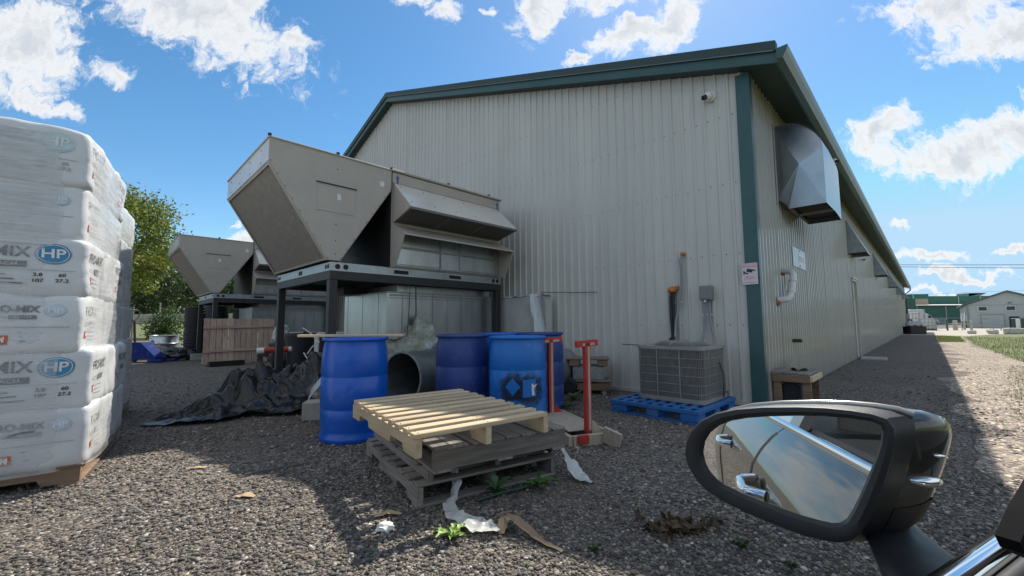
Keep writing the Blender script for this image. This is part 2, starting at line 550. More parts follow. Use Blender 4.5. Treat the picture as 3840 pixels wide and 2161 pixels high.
def sheet(name, pts, z, mat, label=None, kind='structure', ragged=0.0):
    if ragged:
        q = []
        for a_, b_ in zip(pts, list(pts[1:]) + [pts[0]]):
            a_, b_ = Vector((a_[0], a_[1], 0)), Vector((b_[0], b_[1], 0)); n = max(1, min(80, int((b_ - a_).length / .35)))
            for k in range(n):
                p = a_.lerp(b_, k / n); w_ = mn.fractal(Vector((p.x * .9, p.y * .9, 2)), .8, 2.1, 4) * ragged
                d_ = (b_ - a_).normalized(); q.append((p.x - d_.y * w_, p.y + d_.x * w_))
        pts = q
    b = MB(); b.add([(p[0], p[1], z) for p in pts], [tuple(range(len(pts)))])
    return tag(b.build(name, mat), label, kind=kind)


# the strip beside the long wall, then grass, then the concrete apron beyond
sheet('grass_verge', [BL(3.1, 10.8), BL(2.75, 20), BL(2.9, 32.6), BL(3.4, 34.3), BL(6.5, 44), BL(7, 56), BL(30, 56), BL(80, 40), BL(80, -30), BL(14, -30), BL(5.5, -8), BL(3.6, 2)], .004, LAWN, ragged=.5)
sheet('grass_strip', [BL(1.75, 23), BL(2.55, 23.5), BL(2.75, 32.4), BL(1.75, 33.8)], .008, LAWN, ragged=.3)
sheet('yard_apron', [BL(-1.5, 36.2), BL(3.2, 34.6), BL(6.2, 44), BL(6.8, 56.5), BL(30, 57), BL(30, 75), BL(-20, 75), BL(-20, 49.5), BL(-1.5, 49.5)], .006, PAVE)
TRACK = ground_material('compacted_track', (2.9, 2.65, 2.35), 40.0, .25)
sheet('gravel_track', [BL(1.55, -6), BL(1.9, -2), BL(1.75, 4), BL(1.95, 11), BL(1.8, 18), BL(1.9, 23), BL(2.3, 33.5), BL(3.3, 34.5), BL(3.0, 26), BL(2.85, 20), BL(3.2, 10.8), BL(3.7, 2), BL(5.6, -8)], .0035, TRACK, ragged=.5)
sheet('far_road', [BL(8, 24), BL(60, 24), BL(60, 28), BL(12, 30)], .012, PAVE)
m = MB(); m.grid(lambda u, v: (-15 - 4 * v - u * (75 - 10 * v), 21.5 + 42 * v + 6 * u * (1 - v), .006 + 1.35 * v ** 1.2 + .05 * mn.noise(Vector((u * 9, v * 9, 0))) * v), 24, 24)
tag(m.build('lawn', LAWN, None, smooth=180), kind='structure')
sheet('lawn', [(-140, 100), (-20, 60), (150, 140), (150, 400), (-140, 400)], .003, LAWN)

# loose stones lying on the near gravel
def stones(n, ylo, yhi, rlo, rhi, seed, name, grow=0.0):
    r = np.random.default_rng(seed)
    ico = bmesh.new(); bmesh.ops.create_icosphere(ico, subdivisions=1, radius=1)
    bv = np.array([v.co[:] for v in ico.verts]); bf = np.array([[v.index for v in f.verts] for f in ico.faces]); ico.free()
    k = len(bv)
    # even cover as seen over the yard: density falls with distance
    u = r.random(n)
    y = ylo * yhi / (yhi - u * (yhi - ylo))
    x = (r.random(n) * 2 - 1) * (1.38 * y + .25)
    keep = np.array([mn.fractal(Vector((a * .8, b * .8, 3.3)), 1.0, 2.0, 3) for a, b in zip(x, y)])
    ok = r.random(n) > np.clip((keep - .05) * 2.2, 0, .8)
    x, y = x[ok], y[ok]; n = len(x)
    s = np.exp(r.normal(0, .55, n)) * (rlo + rhi) / 2
    s = np.clip(s, rlo * .5, rhi * 1.9) * (1 + grow * (y - ylo))
    V_ = np.repeat(bv[None], n, 0) * (1 + r.normal(0, .16, (n, k, 1)))
    V_ *= np.stack([r.uniform(.8, 1.45, n), r.uniform(.65, 1.0, n), r.uniform(.45, .8, n)], 1)[:, None]
    a = r.uniform(0, 2 * np.pi, n); ca, sa = np.cos(a), np.sin(a)
    tx = r.normal(0, .25, n)
    X = V_[:, :, 0] * ca[:, None] - V_[:, :, 1] * sa[:, None]
    Y = V_[:, :, 0] * sa[:, None] + V_[:, :, 1] * ca[:, None]
    Z = V_[:, :, 2] + X * tx[:, None] * .5
    P = np.stack([X, Y, Z], 2) * s[:, None, None]
    P[:, :, 0] += x[:, None]; P[:, :, 1] += y[:, None]
    P[:, :, 2] += (s * .22)[:, None]
    F_ = (bf[None] + (np.arange(n) * k)[:, None, None]).reshape(-1, 3)
    base = np.array([(.055, .053, .052), (.085, .081, .077), (.13, .122, .112), (.19, .178, .16), (.17, .145, .112), (.26, .245, .225), (.40, .385, .36), (.08, .066, .055)])
    pick = r.choice(len(base), n, p=[.19, .21, .19, .14, .085, .085, .035, .065])
    c = base[pick] * r.uniform(.75, 1.25, (n, 1))
    C_ = np.repeat(c, k, 0)
    return npmesh(name, P.reshape(-1, 3), F_, STONE, False, C_)


STONE, t_, b_ = nodes_of('stone')
at_ = t_.nodes.new('ShaderNodeAttribute'); at_.attribute_name = 'tint'
nz_ = t_.nodes.new('ShaderNodeTexNoise'); nz_.inputs['Scale'].default_value = 130
mx_ = t_.nodes.new('ShaderNodeMix'); mx_.data_type = 'RGBA'; mx_.blend_type = 'MULTIPLY'; mx_.inputs[0].default_value = .6
t_.links.new(at_.outputs['Color'], mx_.inputs[6]); t_.links.new(nz_.outputs['Color'], mx_.inputs[7])
gm_ = t_.nodes.new('ShaderNodeMix'); gm_.data_type = 'RGBA'; gm_.blend_type = 'MULTIPLY'; gm_.inputs[0].default_value = 1
gm_.inputs[7].default_value = (1.72, 1.64, 1.54, 1)
t_.links.new(mx_.outputs[2], gm_.inputs[6]); t_.links.new(gm_.outputs[2], b_.inputs['Base Color'])
b_.inputs['Roughness'].default_value = .8
tag(link_mesh('gravel_stones', stones(115000, 1.1, 4.0, .0028, .0062, 3, 'gravel_stones', .12)), 'small grey and tan crushed stones covering the near yard', 'gravel', kind='stuff')
tag(link_mesh('gravel_stones', stones(20000, 3.4, 9.5, .005, .010, 5, 'far_stones', .0)), 'sparser grey stones scattered over the farther yard', 'gravel', kind='stuff')

# ------------------------------------------------------------------ the metal-clad warehouse
SL = .3455; HW = 9.09; WH = 4.205; LEN = 48.8; RIB = .1524
wh = thing('warehouse', CORNER, BROT, 'long beige ribbed metal warehouse with dark green trim and gable end', 'building')


def rib_profile(x0, x1, hgt=.017):
    """offsets (along, out) of trapezoid ribs every 6 inches"""
    pts = []
    k = math.ceil((x0 - 1e-6) / RIB)
    pts.append((x0, 0))
    while k * RIB < x1 - 1e-6:
        c = k * RIB + RIB / 2
        if c + .03 < x1 and c - .03 > x0:
            big = (k % 6 == 0)
            h = hgt if not big else hgt * 1.15
            pts += [(c - .024, 0), (c - .011, h), (c + .011, h), (c + .024, 0)]
        k += 1
    pts.append((x1, 0))
    return pts


def top_at(a):
    return WH + SL * (HW - abs(a - HW))


PW = .9144
for i in range(20):
    a0, a1 = i * PW - .003, min((i + 1) * PW + .003, 18.18)
    pr_ = rib_profile(i * PW, (i + 1) * PW)
    pr_ = [(a0, 0)] + [(max(min(p, a1), a0), h) for p, h in pr_[1:-1]] + [(a1, 0)]
    if i * PW < HW < (i + 1) * PW:
        j = next(k for k, p in enumerate(pr_) if p[0] > HW); pr_.insert(j, (HW, pr_[j][1]))
    m = MB()
    vs = []
    for (p, h) in pr_:
        vs += [(-p, -h - .003 * (i % 2), .02), (-p, -h - .003 * (i % 2), top_at(p) + .02)]
    m.add(vs, [(2 * k, 2 * k + 2, 2 * k + 3, 2 * k + 1) for k in range(len(pr_) - 1)])
    m.build('cladding_panel', SIDING, wh)
DY0, DY1 = 8.85, 9.78        # door opening in the long wall
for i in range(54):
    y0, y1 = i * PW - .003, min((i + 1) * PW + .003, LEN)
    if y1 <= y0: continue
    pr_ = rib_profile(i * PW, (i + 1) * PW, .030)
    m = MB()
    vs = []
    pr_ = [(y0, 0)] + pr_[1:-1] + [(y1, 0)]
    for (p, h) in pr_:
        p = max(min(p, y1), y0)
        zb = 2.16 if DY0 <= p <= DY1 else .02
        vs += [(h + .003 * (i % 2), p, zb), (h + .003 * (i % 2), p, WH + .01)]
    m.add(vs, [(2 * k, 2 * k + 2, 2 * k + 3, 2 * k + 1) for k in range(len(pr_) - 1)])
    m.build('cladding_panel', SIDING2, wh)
# far gable, far long wall and a dark liner behind the sheets
m = MB()
m.add([(-.03, .05, 0), (-18.25, .05, 0), (-18.25, .05, WH), (-HW, .05, top_at(HW)), (-.03, .05, WH)], [(0, 1, 2, 3, 4)])
m.add([(-.03, .05, 0), (-.03, LEN, 0), (-.03, LEN, WH), (-.03, .05, WH)], [(0, 1, 2, 3)])
m.add([(-18.26, .05, 0), (-18.26, LEN, 0), (-18.26, LEN, WH), (-18.26, .05, WH)], [(0, 1, 2, 3)])
m.add([(0, LEN, 0), (-18.26, LEN, 0), (-18.26, LEN, WH), (-HW, LEN, top_at(HW)), (0, LEN, WH)], [(0, 1, 2, 3, 4)])
m.build('wall', SIDING, wh)
# screw heads in rows on the girts
m = MB()
for zr in (.99, 1.90, 2.82, 3.73, 4.64, 5.56, 6.47):
    for k in range(120):
        a = k * RIB + RIB / 2 - .042
        if zr < top_at(a) - .1:
            m.cyl((-a, -.001, zr + random.uniform(-.008, .008)), (-a, -.010, zr), .0075, .006, 6)
for zr in (.45, 1.34, 2.3, 3.2):
    for k in range(130):
        p = k * RIB + RIB / 2 - .042
        if not (DY0 - .05 < p < DY1 + .05 and zr < 2.2):
            m.cyl((.001, p, zr + random.uniform(-.008, .008)), (.010, p, zr), .0075, .006, 6)
tag(m.build('screw_heads', STEEL, wh), kind='stuff')
# corner trim
m = MB()
m.ext([(.034, -.030, 0.0), (-.125, -.030, 0.0), (-.125, -.004, 0.0), (.004, -.004, 0), (.004, .11, 0), (.034, .11, 0)], (0, 0, 4.20))
m.build('corner_trim', GREEN, wh)
m = MB()
m.ext([(.036, .112, 0), (.004, .112, 0), (.004, .145, 0), (.012, .145, 0)], (0, 0, 4.19))
m.build('corner_sheen_strip', TAN_LIT, wh)  # pale strip: the flange's glancing reflection put into the colour
m = MB(); m.box((-9.2, -.03, .03), (18.1, .03, .05)); m.build('base_trim', SIDING, wh)
# roof, soffits, rake trim, gutter
OV, EV = .20, .36


def slope_pt(a, y, dz=0.0):
    return (-a, y, WH + SL * (HW - abs(a - HW)) + dz)


m = MB()
for (a0, a1) in ((-EV, HW), (HW, 2 * HW + EV)):
    m.ext([slope_pt(a0, -OV + .02, .16), slope_pt(a1, -OV + .02, .16), slope_pt(a1, -OV + .02, .215), slope_pt(a0, -OV + .02, .215)], (0, LEN + 2 * OV - .04, 0))
m.build('roof', GREEN, wh)
for (a0, a1) in ((-EV, HW), (HW, 2 * HW + EV)):
    s = 1 if a1 == HW else -1
    m = MB(); m.ext([slope_pt(a0, -OV, .0), slope_pt(a1, -OV, .0), slope_pt(a1, -OV, .135), slope_pt(a0, -OV, .135)], (0, .022, 0))
    m.build('rake_fascia', GREEN, wh)
    m = MB(); m.ext([slope_pt(a0 - (.02 if a0 < 0 else 0), -OV - .03, .145), slope_pt(a1 + (.02 if a1 > 10 else 0), -OV - .03, .145), slope_pt(a1 + (.02 if a1 > 10 else 0), -OV - .03, .265), slope_pt(a0 - (.02 if a0 < 0 else 0), -OV - .03, .265)], (0, .10, 0))
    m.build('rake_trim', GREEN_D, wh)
    m = MB(); m.ext([slope_pt(a0, -OV - .034, .134), slope_pt(a1, -OV - .034, .134), slope_pt(a1, -OV - .034, .143), slope_pt(a0, -OV - .034, .143)], (0, .02, 0))
    m.build('trim_edge', M('trim_edge_highlight', (.16, .22, .21), rough=.35, bump=0), wh)
    ai, ao = (0.0, HW) if s == 1 else (HW, 2 * HW)
    m = MB(); m.ext([slope_pt(ai, -OV + .023, .004), slope_pt(ao, -OV + .023, .004), slope_pt(ao, -OV + .023, .024), slope_pt(ai, -OV + .023, .024)], (0, OV - .025, 0))
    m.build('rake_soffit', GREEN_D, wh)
# long-wall eave: sloped soffit in boards, fascia, K-style gutter
for k in range(16):
    y0 = -OV + .024 + k * 3.1; y1 = min(y0 + 3.09, LEN + OV)
    m = MB(); m.ext([(0.0, y0, WH + .002), (EV, y0, WH - SL * EV + .002), (EV, y0, WH - SL * EV + .02), (0.0, y0, WH + .02)], (0, y1 - y0, 0))
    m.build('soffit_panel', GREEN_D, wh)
ez = WH - SL * EV
m = MB(); m.box((EV + .012, LEN / 2, ez + .10), (.022, LEN + 2 * OV, .20)); m.build('eave_fascia', GREEN, wh)
m = MB()
m.ext([(EV + .026, -OV - .03, ez + .02), (EV + .085, -OV - .03, ez + .02), (EV + .125, -OV - .03, ez + .085), (EV + .14, -OV - .03, ez + .14), (EV + .14, -OV - .03, ez + .15), (EV + .128, -OV - .03, ez + .15), (EV + .112, -OV - .03, ez + .092), (EV + .08, -OV - .03, ez + .032), (EV + .026, -OV - .03, ez + .032)], (0, LEN + 2 * OV, 0))
m.build('gutter', M('gutter_paint', (.13, .17, .165), rough=.35, var=.1, bump=.05), wh, smooth=None)
m = MB(); m.ext([(EV + .026, -OV - .036, ez + .02), (EV + .085, -OV - .036, ez + .02), (EV + .125, -OV - .036, ez + .085), (EV + .14, -OV - .036, ez + .15), (EV + .026, -OV - .036, ez + .15)], (0, .006, 0)); m.build('gutter_end_cap', GREEN, wh)
# downspout at the far end
m = MB(); m.tube([(EV + .08, LEN - .3, ez + .02), (EV + .08, LEN - .3, ez - .2), (.08, LEN - .1, ez - .55), (.08, LEN - .1, .2)], .05, 8)
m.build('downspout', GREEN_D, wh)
# door
dr = thing('steel_door', BL(0, DY0, 0), BROT, 'grey-beige steel door in the long ribbed wall with lever handle', 'door')
DPAINT = M('door_paint', (.45, .44, .40), rough=.4, var=.05, bump=.04)
m = MB(); m.box((-.02, .465, 1.10), (.04, .85, 2.08), ch=.004); m.build('door_leaf', DPAINT, dr)
m = MB(); m.box((.01, .02, 1.08), (.09, .04, 2.16), ch=.004); m.box((.01, .91, 1.08), (.09, .04, 2.16), ch=.004); m.box((.01, .465, 2.165), (.092, .93, .05), ch=.004); m.build('door_frame', DPAINT, dr)
m = MB(); m.box((.03, .465, 2.215), (.10, 1.0, .03)); m.build('drip_cap', WHITE_P, dr)
m = MB(); m.cyl((0, .09, 1.02), (.065, .09, 1.02), .024, seg=12); m.tube([(.06, .09, 1.02), (.065, .15, 1.02), (.062, .21, 1.015)], .011, 8); m.build('door_handle', CHROME, dr, smooth=40)
m = MB(); m.box((.008, .09, 1.14), (.02, .05, .12), ch=.006); m.build('lock_plate', GALV_D, dr)
m = MB(); m.box((.01, .44, 1.72), (.018, .09, .12), ch=.003); m.build('door_plate', INK_G, dr)
m = MB(); m.box((.0, .465, .045), (.10, .93, .03)); m.build('threshold', GALV, dr)
# splash pad of pale concrete at the door, and one at the far end
m = MB(); m.box((.35, .2, .015), (.55, .95, .05), rz=.06, ch=.012)
tag(m.build('step_slab', CONC, None, loc=BL(0, 8.95, 0), rz=BROT), 'pale concrete step slab on the gravel below the steel door', 'slab')
m = MB(); m.box((.35, .2, .015), (.5, .7, .05), ch=.012)
tag(m.build('step_slab', CONC, None, loc=BL(0, 45, 0), rz=BROT), 'small pale slab by the far end of the long wall', 'slab')
# ------------------------------------------------------------------ things fixed to the long wall
def wall_thing(name, y, z, label, cat, group=None):
    return thing(name, BL(0, y, z), BROT, label, cat, group)


GALV_DK = M('galvanised_blue', (.36, .40, .43), rough=.30, metal=.95, var=.14, scale=4, bump=.10, bscale=3, bdist=.02, rvar=.08)
# big galvanised exhaust elbow turning down
d = wall_thing('exhaust_duct', 1.145, 2.62, 'large galvanised exhaust duct elbow with crossed creases under the eave', 'duct')
W_, X_, Ht = 1.37, .583, 1.245     # along the wall, out from it, height
arc = []
for i in range(13):
    t = R(90) * i / 12
    arc.append((.10 + (X_ - .10) * math.sin(t), Ht - .50 + .50 * math.cos(t)))
out_ = [(.015, Ht)] + arc + [(X_, .0), (.15, 0.0), (.13, .06), (.07, .12), (.015, .15)]
cx_, cz_ = .31, .60
for yy_ in (0.0, W_):
    s = -1 if yy_ == 0 else 1
    # cheek folded in four triangles along the cross break
    m = MB()
    ap = Vector((cx_, yy_ + s * .05, cz_))
    TL, TR, BR, BLc = Vector((.015, yy_, Ht)), Vector((X_, yy_, .78)), Vector((X_, yy_, 0)), Vector((.015, yy_, .15))
    nrm = (TL - ap).cross(TR - ap)
    def on_top(p):
        q = Vector((p[0], 0, p[1])); return Vector((p[0], ap.y - (nrm.x * (q.x - ap.x) + nrm.z * (q.z - ap.z)) / nrm.y, p[1]))
    topf = [TL] + [on_top(p) for p in arc if p[1] > .80] + [TR]
    m.add(topf + [ap], [tuple(range(len(topf) + 1))])
    m.add([TR, BR, ap], [(0, 1, 2)]); m.add([BLc, TL, ap], [(0, 1, 2)])
    m.add([BR, Vector((.15, yy_, 0)), Vector((.13, yy_, .06)), Vector((.07, yy_, .12)), BLc, ap], [(0, 1, 5), (1, 2, 5), (2, 3, 5), (3, 4, 5)])
    m.build('duct_cheek', GALV_DK, d)
m = MB()
cur = [(.015, Ht)] + arc + [(X_, 0.0)]
vs = [(p[0], y_, p[1]) for p in cur for y_ in (0, W_ / 2, W_)]
vs = [(v[0] + (.012 if abs(v[1] - W_ / 2) < .01 else 0), v[1], v[2]) for v in vs]
m.add(vs, [(3 * i + k, 3 * i + k + 1, 3 * i + k + 4, 3 * i + k + 3) for i in range(len(cur) - 1) for k in (0, 1)])
m.build('duct_wrapper', GALV_DK, d, smooth=30)
m = MB(); m.ext([(.15, 0, 0), (.13, 0, .06), (.07, 0, .12), (.015, 0, .15), (.015, 0, .17), (.08, 0, .14), (.14, 0, .08), (.16, 0, 0)], (0, W_, 0)); m.build('duct_throat', GALV_D, d)
m = MB(); m.box((.37, W_ / 2, .09), (.41, W_ - .03, .01)); m.build('duct_screen', DARK, d)
m = MB(); m.box((.37, W_ * .45, .02), (.42, .03, .03)); m.build('duct_brace', GALV_D, d)
m = MB(); m.box((.012, -.02, .68), (.02, .05, 1.2)); m.box((.012, W_ + .02, .68), (.02, .05, 1.2)); m.box((.012, W_ / 2, Ht + .012), (.02, W_ + .08, .05)); m.build('wall_flange', M('rusty_flange', (.20, .13, .10), rough=.7, var=.35, scale=12, bump=.2), d)

# wedge intake hoods along the eave
for i, (y, nm) in enumerate(((8.5, 'nearest wedge-shaped metal hood under the eave beside the big elbow duct'), (16.3, 'second wedge-shaped metal hood along the long wall past the door'), (24.5, 'third wedge-shaped metal hood along the long wall'), (32.9, 'fourth wedge-shaped metal hood toward the far end of wall'), (41.2, 'farthest wedge-shaped metal hood near the far wall end'))):
    h = wall_thing('intake_hood', y, 2.88, nm, 'vent hood', 'wedge hoods along the long wall')
    m = MB(); m.add([(.02, 0, .92), (.42, 0, .0), (.42, 1.05, .0), (.02, 1.05, .92)], [(0, 1, 2, 3)]); m.build('hood_top', GALV, h)
    for yy_ in (0, 1.05):
        m = MB(); m.add([(.02, yy_, .92), (.42, yy_, 0), (.42, yy_, -.04), (.02, yy_, -.04)], [(0, 1, 2, 3)]); m.build('hood_cheek', GALV_D, h)
    m = MB(); m.box((.418, .525, -.02), (.01, 1.05, .045)); m.build('hood_lip', GALV_D, h)
    m = MB(); m.box((.22, .525, .02), (.36, 1.0, .01)); m.build('hood_screen', DARK, h)
    m = MB(); m.box((.03, .3, -.07), (.03, .18, .05), ch=.01); m.build('hood_latch', WHITE, h)

# bullet cameras and dome
def dome_cam(loc, rz, label, sc_=1.0):
    t = thing('security_camera', loc, rz, label, 'camera')
    m = MB(); m.lathe([(.001, 0), (.060, 0), (.062, .012), (.058, .03), (.05, .036)], 24); o = m.build('mount', WHITE, t, smooth=40); o.rotation_euler = (R(90), 0, 0)
    m = MB(); m.lathe([(.05 * math.sin(R(a)), -.05 * math.cos(R(a))) for a in range(2, 180, 8)], 20); o = m.build('eyeball', WHITE, t, smooth=60, loc=(-.012, -.058, -.006))
    m = MB(); m.cyl((0, 0, 0), (-.03, -.038, -.02), .030, .027, 16); o = m.build('lens', M('camera_lens', (.01, .01, .012), rough=.12, bump=0), t, smooth=40, loc=(-.026, -.078, -.014))
    t.scale = (sc_,) * 3
    return t


dome_cam(BL(-.43, -.006, 4.05), BROT, 'white eyeball security camera high on the gable wall by corner', 1.15)
dome_cam(BL(.006, 11.8, 3.03), BROT + R(90), 'small security camera on long wall past the nearest hood')
dome_cam(BL(EV + .01, 3.6, 4.02 - .1), BROT + R(90), 'small white camera hung from the eave fascia')
dome_cam(BL(.006, 35.5, 2.85), BROT + R(90), 'tiny security camera far along the long wall')

# sign boards
s = thing('wall_sign', BL(.03, 1.85, 1.885), BROT + R(90), 'blank-looking white and blue sign plate on the ribbed long wall', 'sign')
SIGNB = M('pale_blue_sign', (.50, .58, .66), rough=.35, var=.05, bump=.02)
m = MB(); m.box((.46, 0, .155), (.92, .008, .31), ch=.003); m.build('sign_plate', SIGNB, s)
m = MB(); m.box((.60, -.006, .15), (.40, .003, .17)); m.build('printed_box', M('sign_white', (.72, .74, .76), rough=.4, bump=0), s)
m = MB()
for k in range(3): m.box((.47 + k * .13, -.009, .15), (.09, .003, .10))
m.build('printed_figure', M('sign_grey', (.45, .5, .56), rough=.4, bump=0), s)
for zz_ in (.28, .03):
    m = MB(); m.cyl((.46, -.004, zz_), (.46, -.012, zz_), .012, seg=8); m.build('bolt', INK_G, s)

s = thing('warning_sign', BL(-.16, -.045, 1.484), BROT, 'white and pink WARNING sign with camera picture on corner trim', 'sign')
m = MB(); m.box((.088, 0, .132), (.176, .004, .264), ch=.0015); m.build('sign_plate', M('sign_pink_white', (.70, .62, .63), rough=.35, var=.03, bump=0), s)
PINK = M('sign_pink', (.62, .30, .33), rough=.4, bump=0)
m = MB(); m.box((.088, -.0035, .236), (.160, .002, .038)); m.build('red_band', PINK, s)
add_text('WARNING', .032, M('sign_letter', (.78, .74, .74), rough=.4, bump=0), s, (.088, .236), fn=lambda x, z: Vector((x, -.006, z)), bold=.0008)
m = MB()
Mr = Matrix.Rotation(R(14), 4, 'Y')
m.box((.105, -.004, .168), (.095, .003, .040), M=Mr); m.box((.05, -.004, .142), (.05, .003, .014), M=Matrix.Rotation(R(30), 4, 'Y')); m.box((.026, -.004, .150), (.012, .003, .044)); m.build('camera_picture', INK, s)
m = MB(); m.box((.135, -.006, .15), (.03, .003, .026)); m.build('camera_window', WHITE, s)
m = MB(); m.box((.088, -.0035, .095), (.10, .002, .010)); m.box((.088, -.0035, .072), (.13, .002, .007)); m.build('printed_line', PINK, s)
m = MB(); m.box((.088, -.0035, .026), (.15, .002, .006)); m.build('printed_line', PINK, s)

# PVC vent pipe with two elbows
s = thing('vent_pipe', BL(0, .8, 1.30), BROT, 'white PVC vent pipe with two elbows on the long wall', 'pipe')
PVC = M('pvc', (.62, .62, .60), rough=.35, var=.05, bump=.02)
m = MB(); m.tube([(0.02, .0, .02), (.085, .02, .02), (.13, .05, .03), (.15, .09, .07), (.16, .13, .13), (.17, .22, .30), (.165, .27, .37), (.14, .31, .415), (.10, .335, .43), (.02, .36, .44)], .043, 12); m.build('pipe_run', PVC, s, smooth=50)
for pa_, pb_ in (((.157, .125, .115), (.161, .14, .145)), ((.168, .205, .27), (.170, .22, .30))):
    m = MB(); m.tube([pa_, pb_], .052, 12); m.build('pipe_collar', PVC, s, smooth=40)
m = MB(); m.cyl((0.005, -.012, .0), (.03, -.006, .01), .075, .06, 14); m.build('sealant', M('red_sealant', (.30, .085, .04), rough=.75, var=.3, bump=.3), s)
m = MB(); m.cyl((.015, .345, .40), (.05, .335, .40), .03, .025, 10); m.build('sealant_blob', MATS['red_sealant'], s)
m = MB(); m.box((.07, 0, 0), (.12, .07, .05), ch=.008)
tag(m.build('pipe_stub', M('dark_green_stub', (.03, .05, .04), rough=.5, bump=0), None, loc=BL(0, 1.6, .745), rz=BROT), 'short dark green bracket sticking out low on the long wall', 'bracket')

# little table of weathered lumber by the corner with a black box beneath it
t = thing('timber_table', BL(.03, .22, 0), BROT, 'small weathered timber table against the long wall near the corner', 'table')
for k in range(3):
    m = MB(); m.box((.065 + k * .135, .28, .405), (.125, .60, .028), ch=.004); m.build('plank', WOOD_G, t)
for (x, y) in ((.06, .03), (.36, .03), (.06, .53), (.36, .53)):
    m = MB(); m.box((x, y, .195), (.085, .04, .39), ch=.004); m.build('leg', WOOD_B, t)
m = MB(); m.box((.21, -.005, .345), (.40, .03, .085), ch=.004); m.build('apron', WOOD_B, t)
m = MB(); m.box((.415, .28, .355), (.03, .62, .07), ch=.004); m.build('apron', WOOD_N, t)
b_ = thing('black_box', BL(.12, .42, 0), BROT, 'black plastic box tucked under the small timber table', 'box')
m = MB(); m.box((.10, .02, .15), (.20, .26, .30), ch=.012); m.build('case', RUBBER, b_)
for dx in (-.08, .08):
    for z in (.03, .27):
        m = MB(); m.cyl((.10 + dx, -.112, z), (.10 + dx, -.118, z), .006, seg=8); m.build('screw', STEEL, b_)
m = MB(); m.grid(lambda u, v: (.10 + .16 * u, .05 + .12 * v + .02 * math.sin(u * 9), .425 + .022 * math.sin(u * 7 + v * 3) + .012 * math.cos(v * 11)), 10, 8)
tag(m.build('leather_scrap', RUBBER, None, smooth=180, loc=BL(.1, .35, 0), rz=BROT), 'crumpled black scrap lying on the small timber table', 'scrap')

# meter boxes near the far end of the long wall
s = wall_thing('meter_box', 46.2, .55, 'grey meter boxes and conduit near the far end of wall', 'utility box')
m = MB(); m.box((.15, 0, .6), (.28, .9, 1.0), ch=.01); m.build('cabinet', GALV_D, s)
m = MB(); m.tube([(.15, 0, 1.1), (.15, 0, 2.3)], .07, 8); m.build('conduit', GREEN_D, s)
m = MB(); m.tube([(.15, -.6, .55), (.4, -.6, .55), (.4, -.3, .2), (.15, -.3, -.3)], .06, 8); m.build('pipe', INK_G, s)

# ------------------------------------------------------------------ things fixed to the gable wall
s = thing('electrical_box', BL(-.66, -.02, 1.31), BROT, 'grey electrical disconnect box with conduits above the condenser', 'electrical box')
EG = M('grey_enamel', (.20, .21, .21), rough=.45, var=.08, bump=.05)
m = MB(); m.box((.08, -.06, .095), (.15, .11, .19), ch=.01); m.box((.08, -.118, .10), (.13, .008, .15), ch=.003); m.build('case', EG, s)
CND = M('grey_conduit', (.25, .27, .29), rough=.5, var=.08, bump=.3, bscale=180)
for k, (dx, sw) in enumerate(((.045, -.03), (.105, .08))):
    m = MB(); m.tube([(dx, -.05, 0), (dx, -.05, -.22), (dx + sw * .3, -.06, -.38), (dx + sw, -.12, -.52), (dx + sw * 1.3, -.22, -.60)], .017, 8); m.build('conduit', CND, s, smooth=60)
m = MB(); m.box((.075, -.05, -.19), (.15, .02, .012)); m.build('clamp', GALV, s)
m = MB(); m.box((.07, -.085, -.01), (.03, .03, .03)); m.build('hasp', GALV, s)

s = thing('conduit_riser', BL(-.99, -.03, .80), BROT, 'grey flexible conduit rising to orange foam sealed wall hole', 'conduit')
m = MB(); m.tube([(.02, -.30, -.1), (.0, -.12, .02), (-.01, -.05, .25), (.05, -.04, .55), (.085, -.04, .8), (.08, -.04, 1.0), (.07, -.04, 1.08), (.11, -.01, 1.16)], .019, 8); m.build('conduit', CND, s, smooth=60)
FOAM = M('orange_foam', (.50, .20, .055), rough=.85, var=.35, scale=20, bump=.6, bscale=40)
def blob(c, r, seed, sub=2, amp=.3):
    bm = bmesh.new(); bmesh.ops.create_icosphere(bm, subdivisions=sub, radius=1)
    mb = MB(); vs = []
    for v in bm.verts:
        k = 1 + amp * mn.noise(v.co * 2.1 + Vector((seed, seed * 2, 0)))
        vs.append((c[0] + v.co.x * r[0] * k, c[1] + v.co.y * r[1] * k, c[2] + v.co.z * r[2] * k))
    mb.add(vs, [tuple(v.index for v in f.verts) for f in bm.faces]); bm.free()
    return mb
blob((.105, -.02, 1.165), (.035, .035, .03), 3).build('foam', FOAM, s, smooth=180)
for c_ in ((.08, -.04, .90), (.05, -.04, .5)):
    m = MB(); m.box(c_, (.07, .012, .012)); m.build('clamp', GALV, s)
s = thing('refrigerant_lines', BL(-1.04, -.03, .75), BROT, 'black insulated refrigerant pipes capped with orange foam', 'pipe')
m = MB()
for dx in (-.025, .012): m.tube([(dx + .05, -.32, -.02), (dx + .03, -.10, .08), (dx, -.05, .3), (dx, -.05, .62), (dx + .01, -.03, .70)], .021, 8)
m.build('insulated_pipe', RUBBER, s, smooth=60)
f_ = blob((0, -.045, .725), (.062, .05, .05), 9, 2, .5).build('foam', FOAM, s, smooth=180)
blob((.055, -.04, .745), (.04, .04, .035), 5, 2, .5).build('foam', FOAM, s, smooth=180)
m = MB(); m.box((0, -.05, .54), (.09, .015, .014)); m.build('clamp', GALV, s)

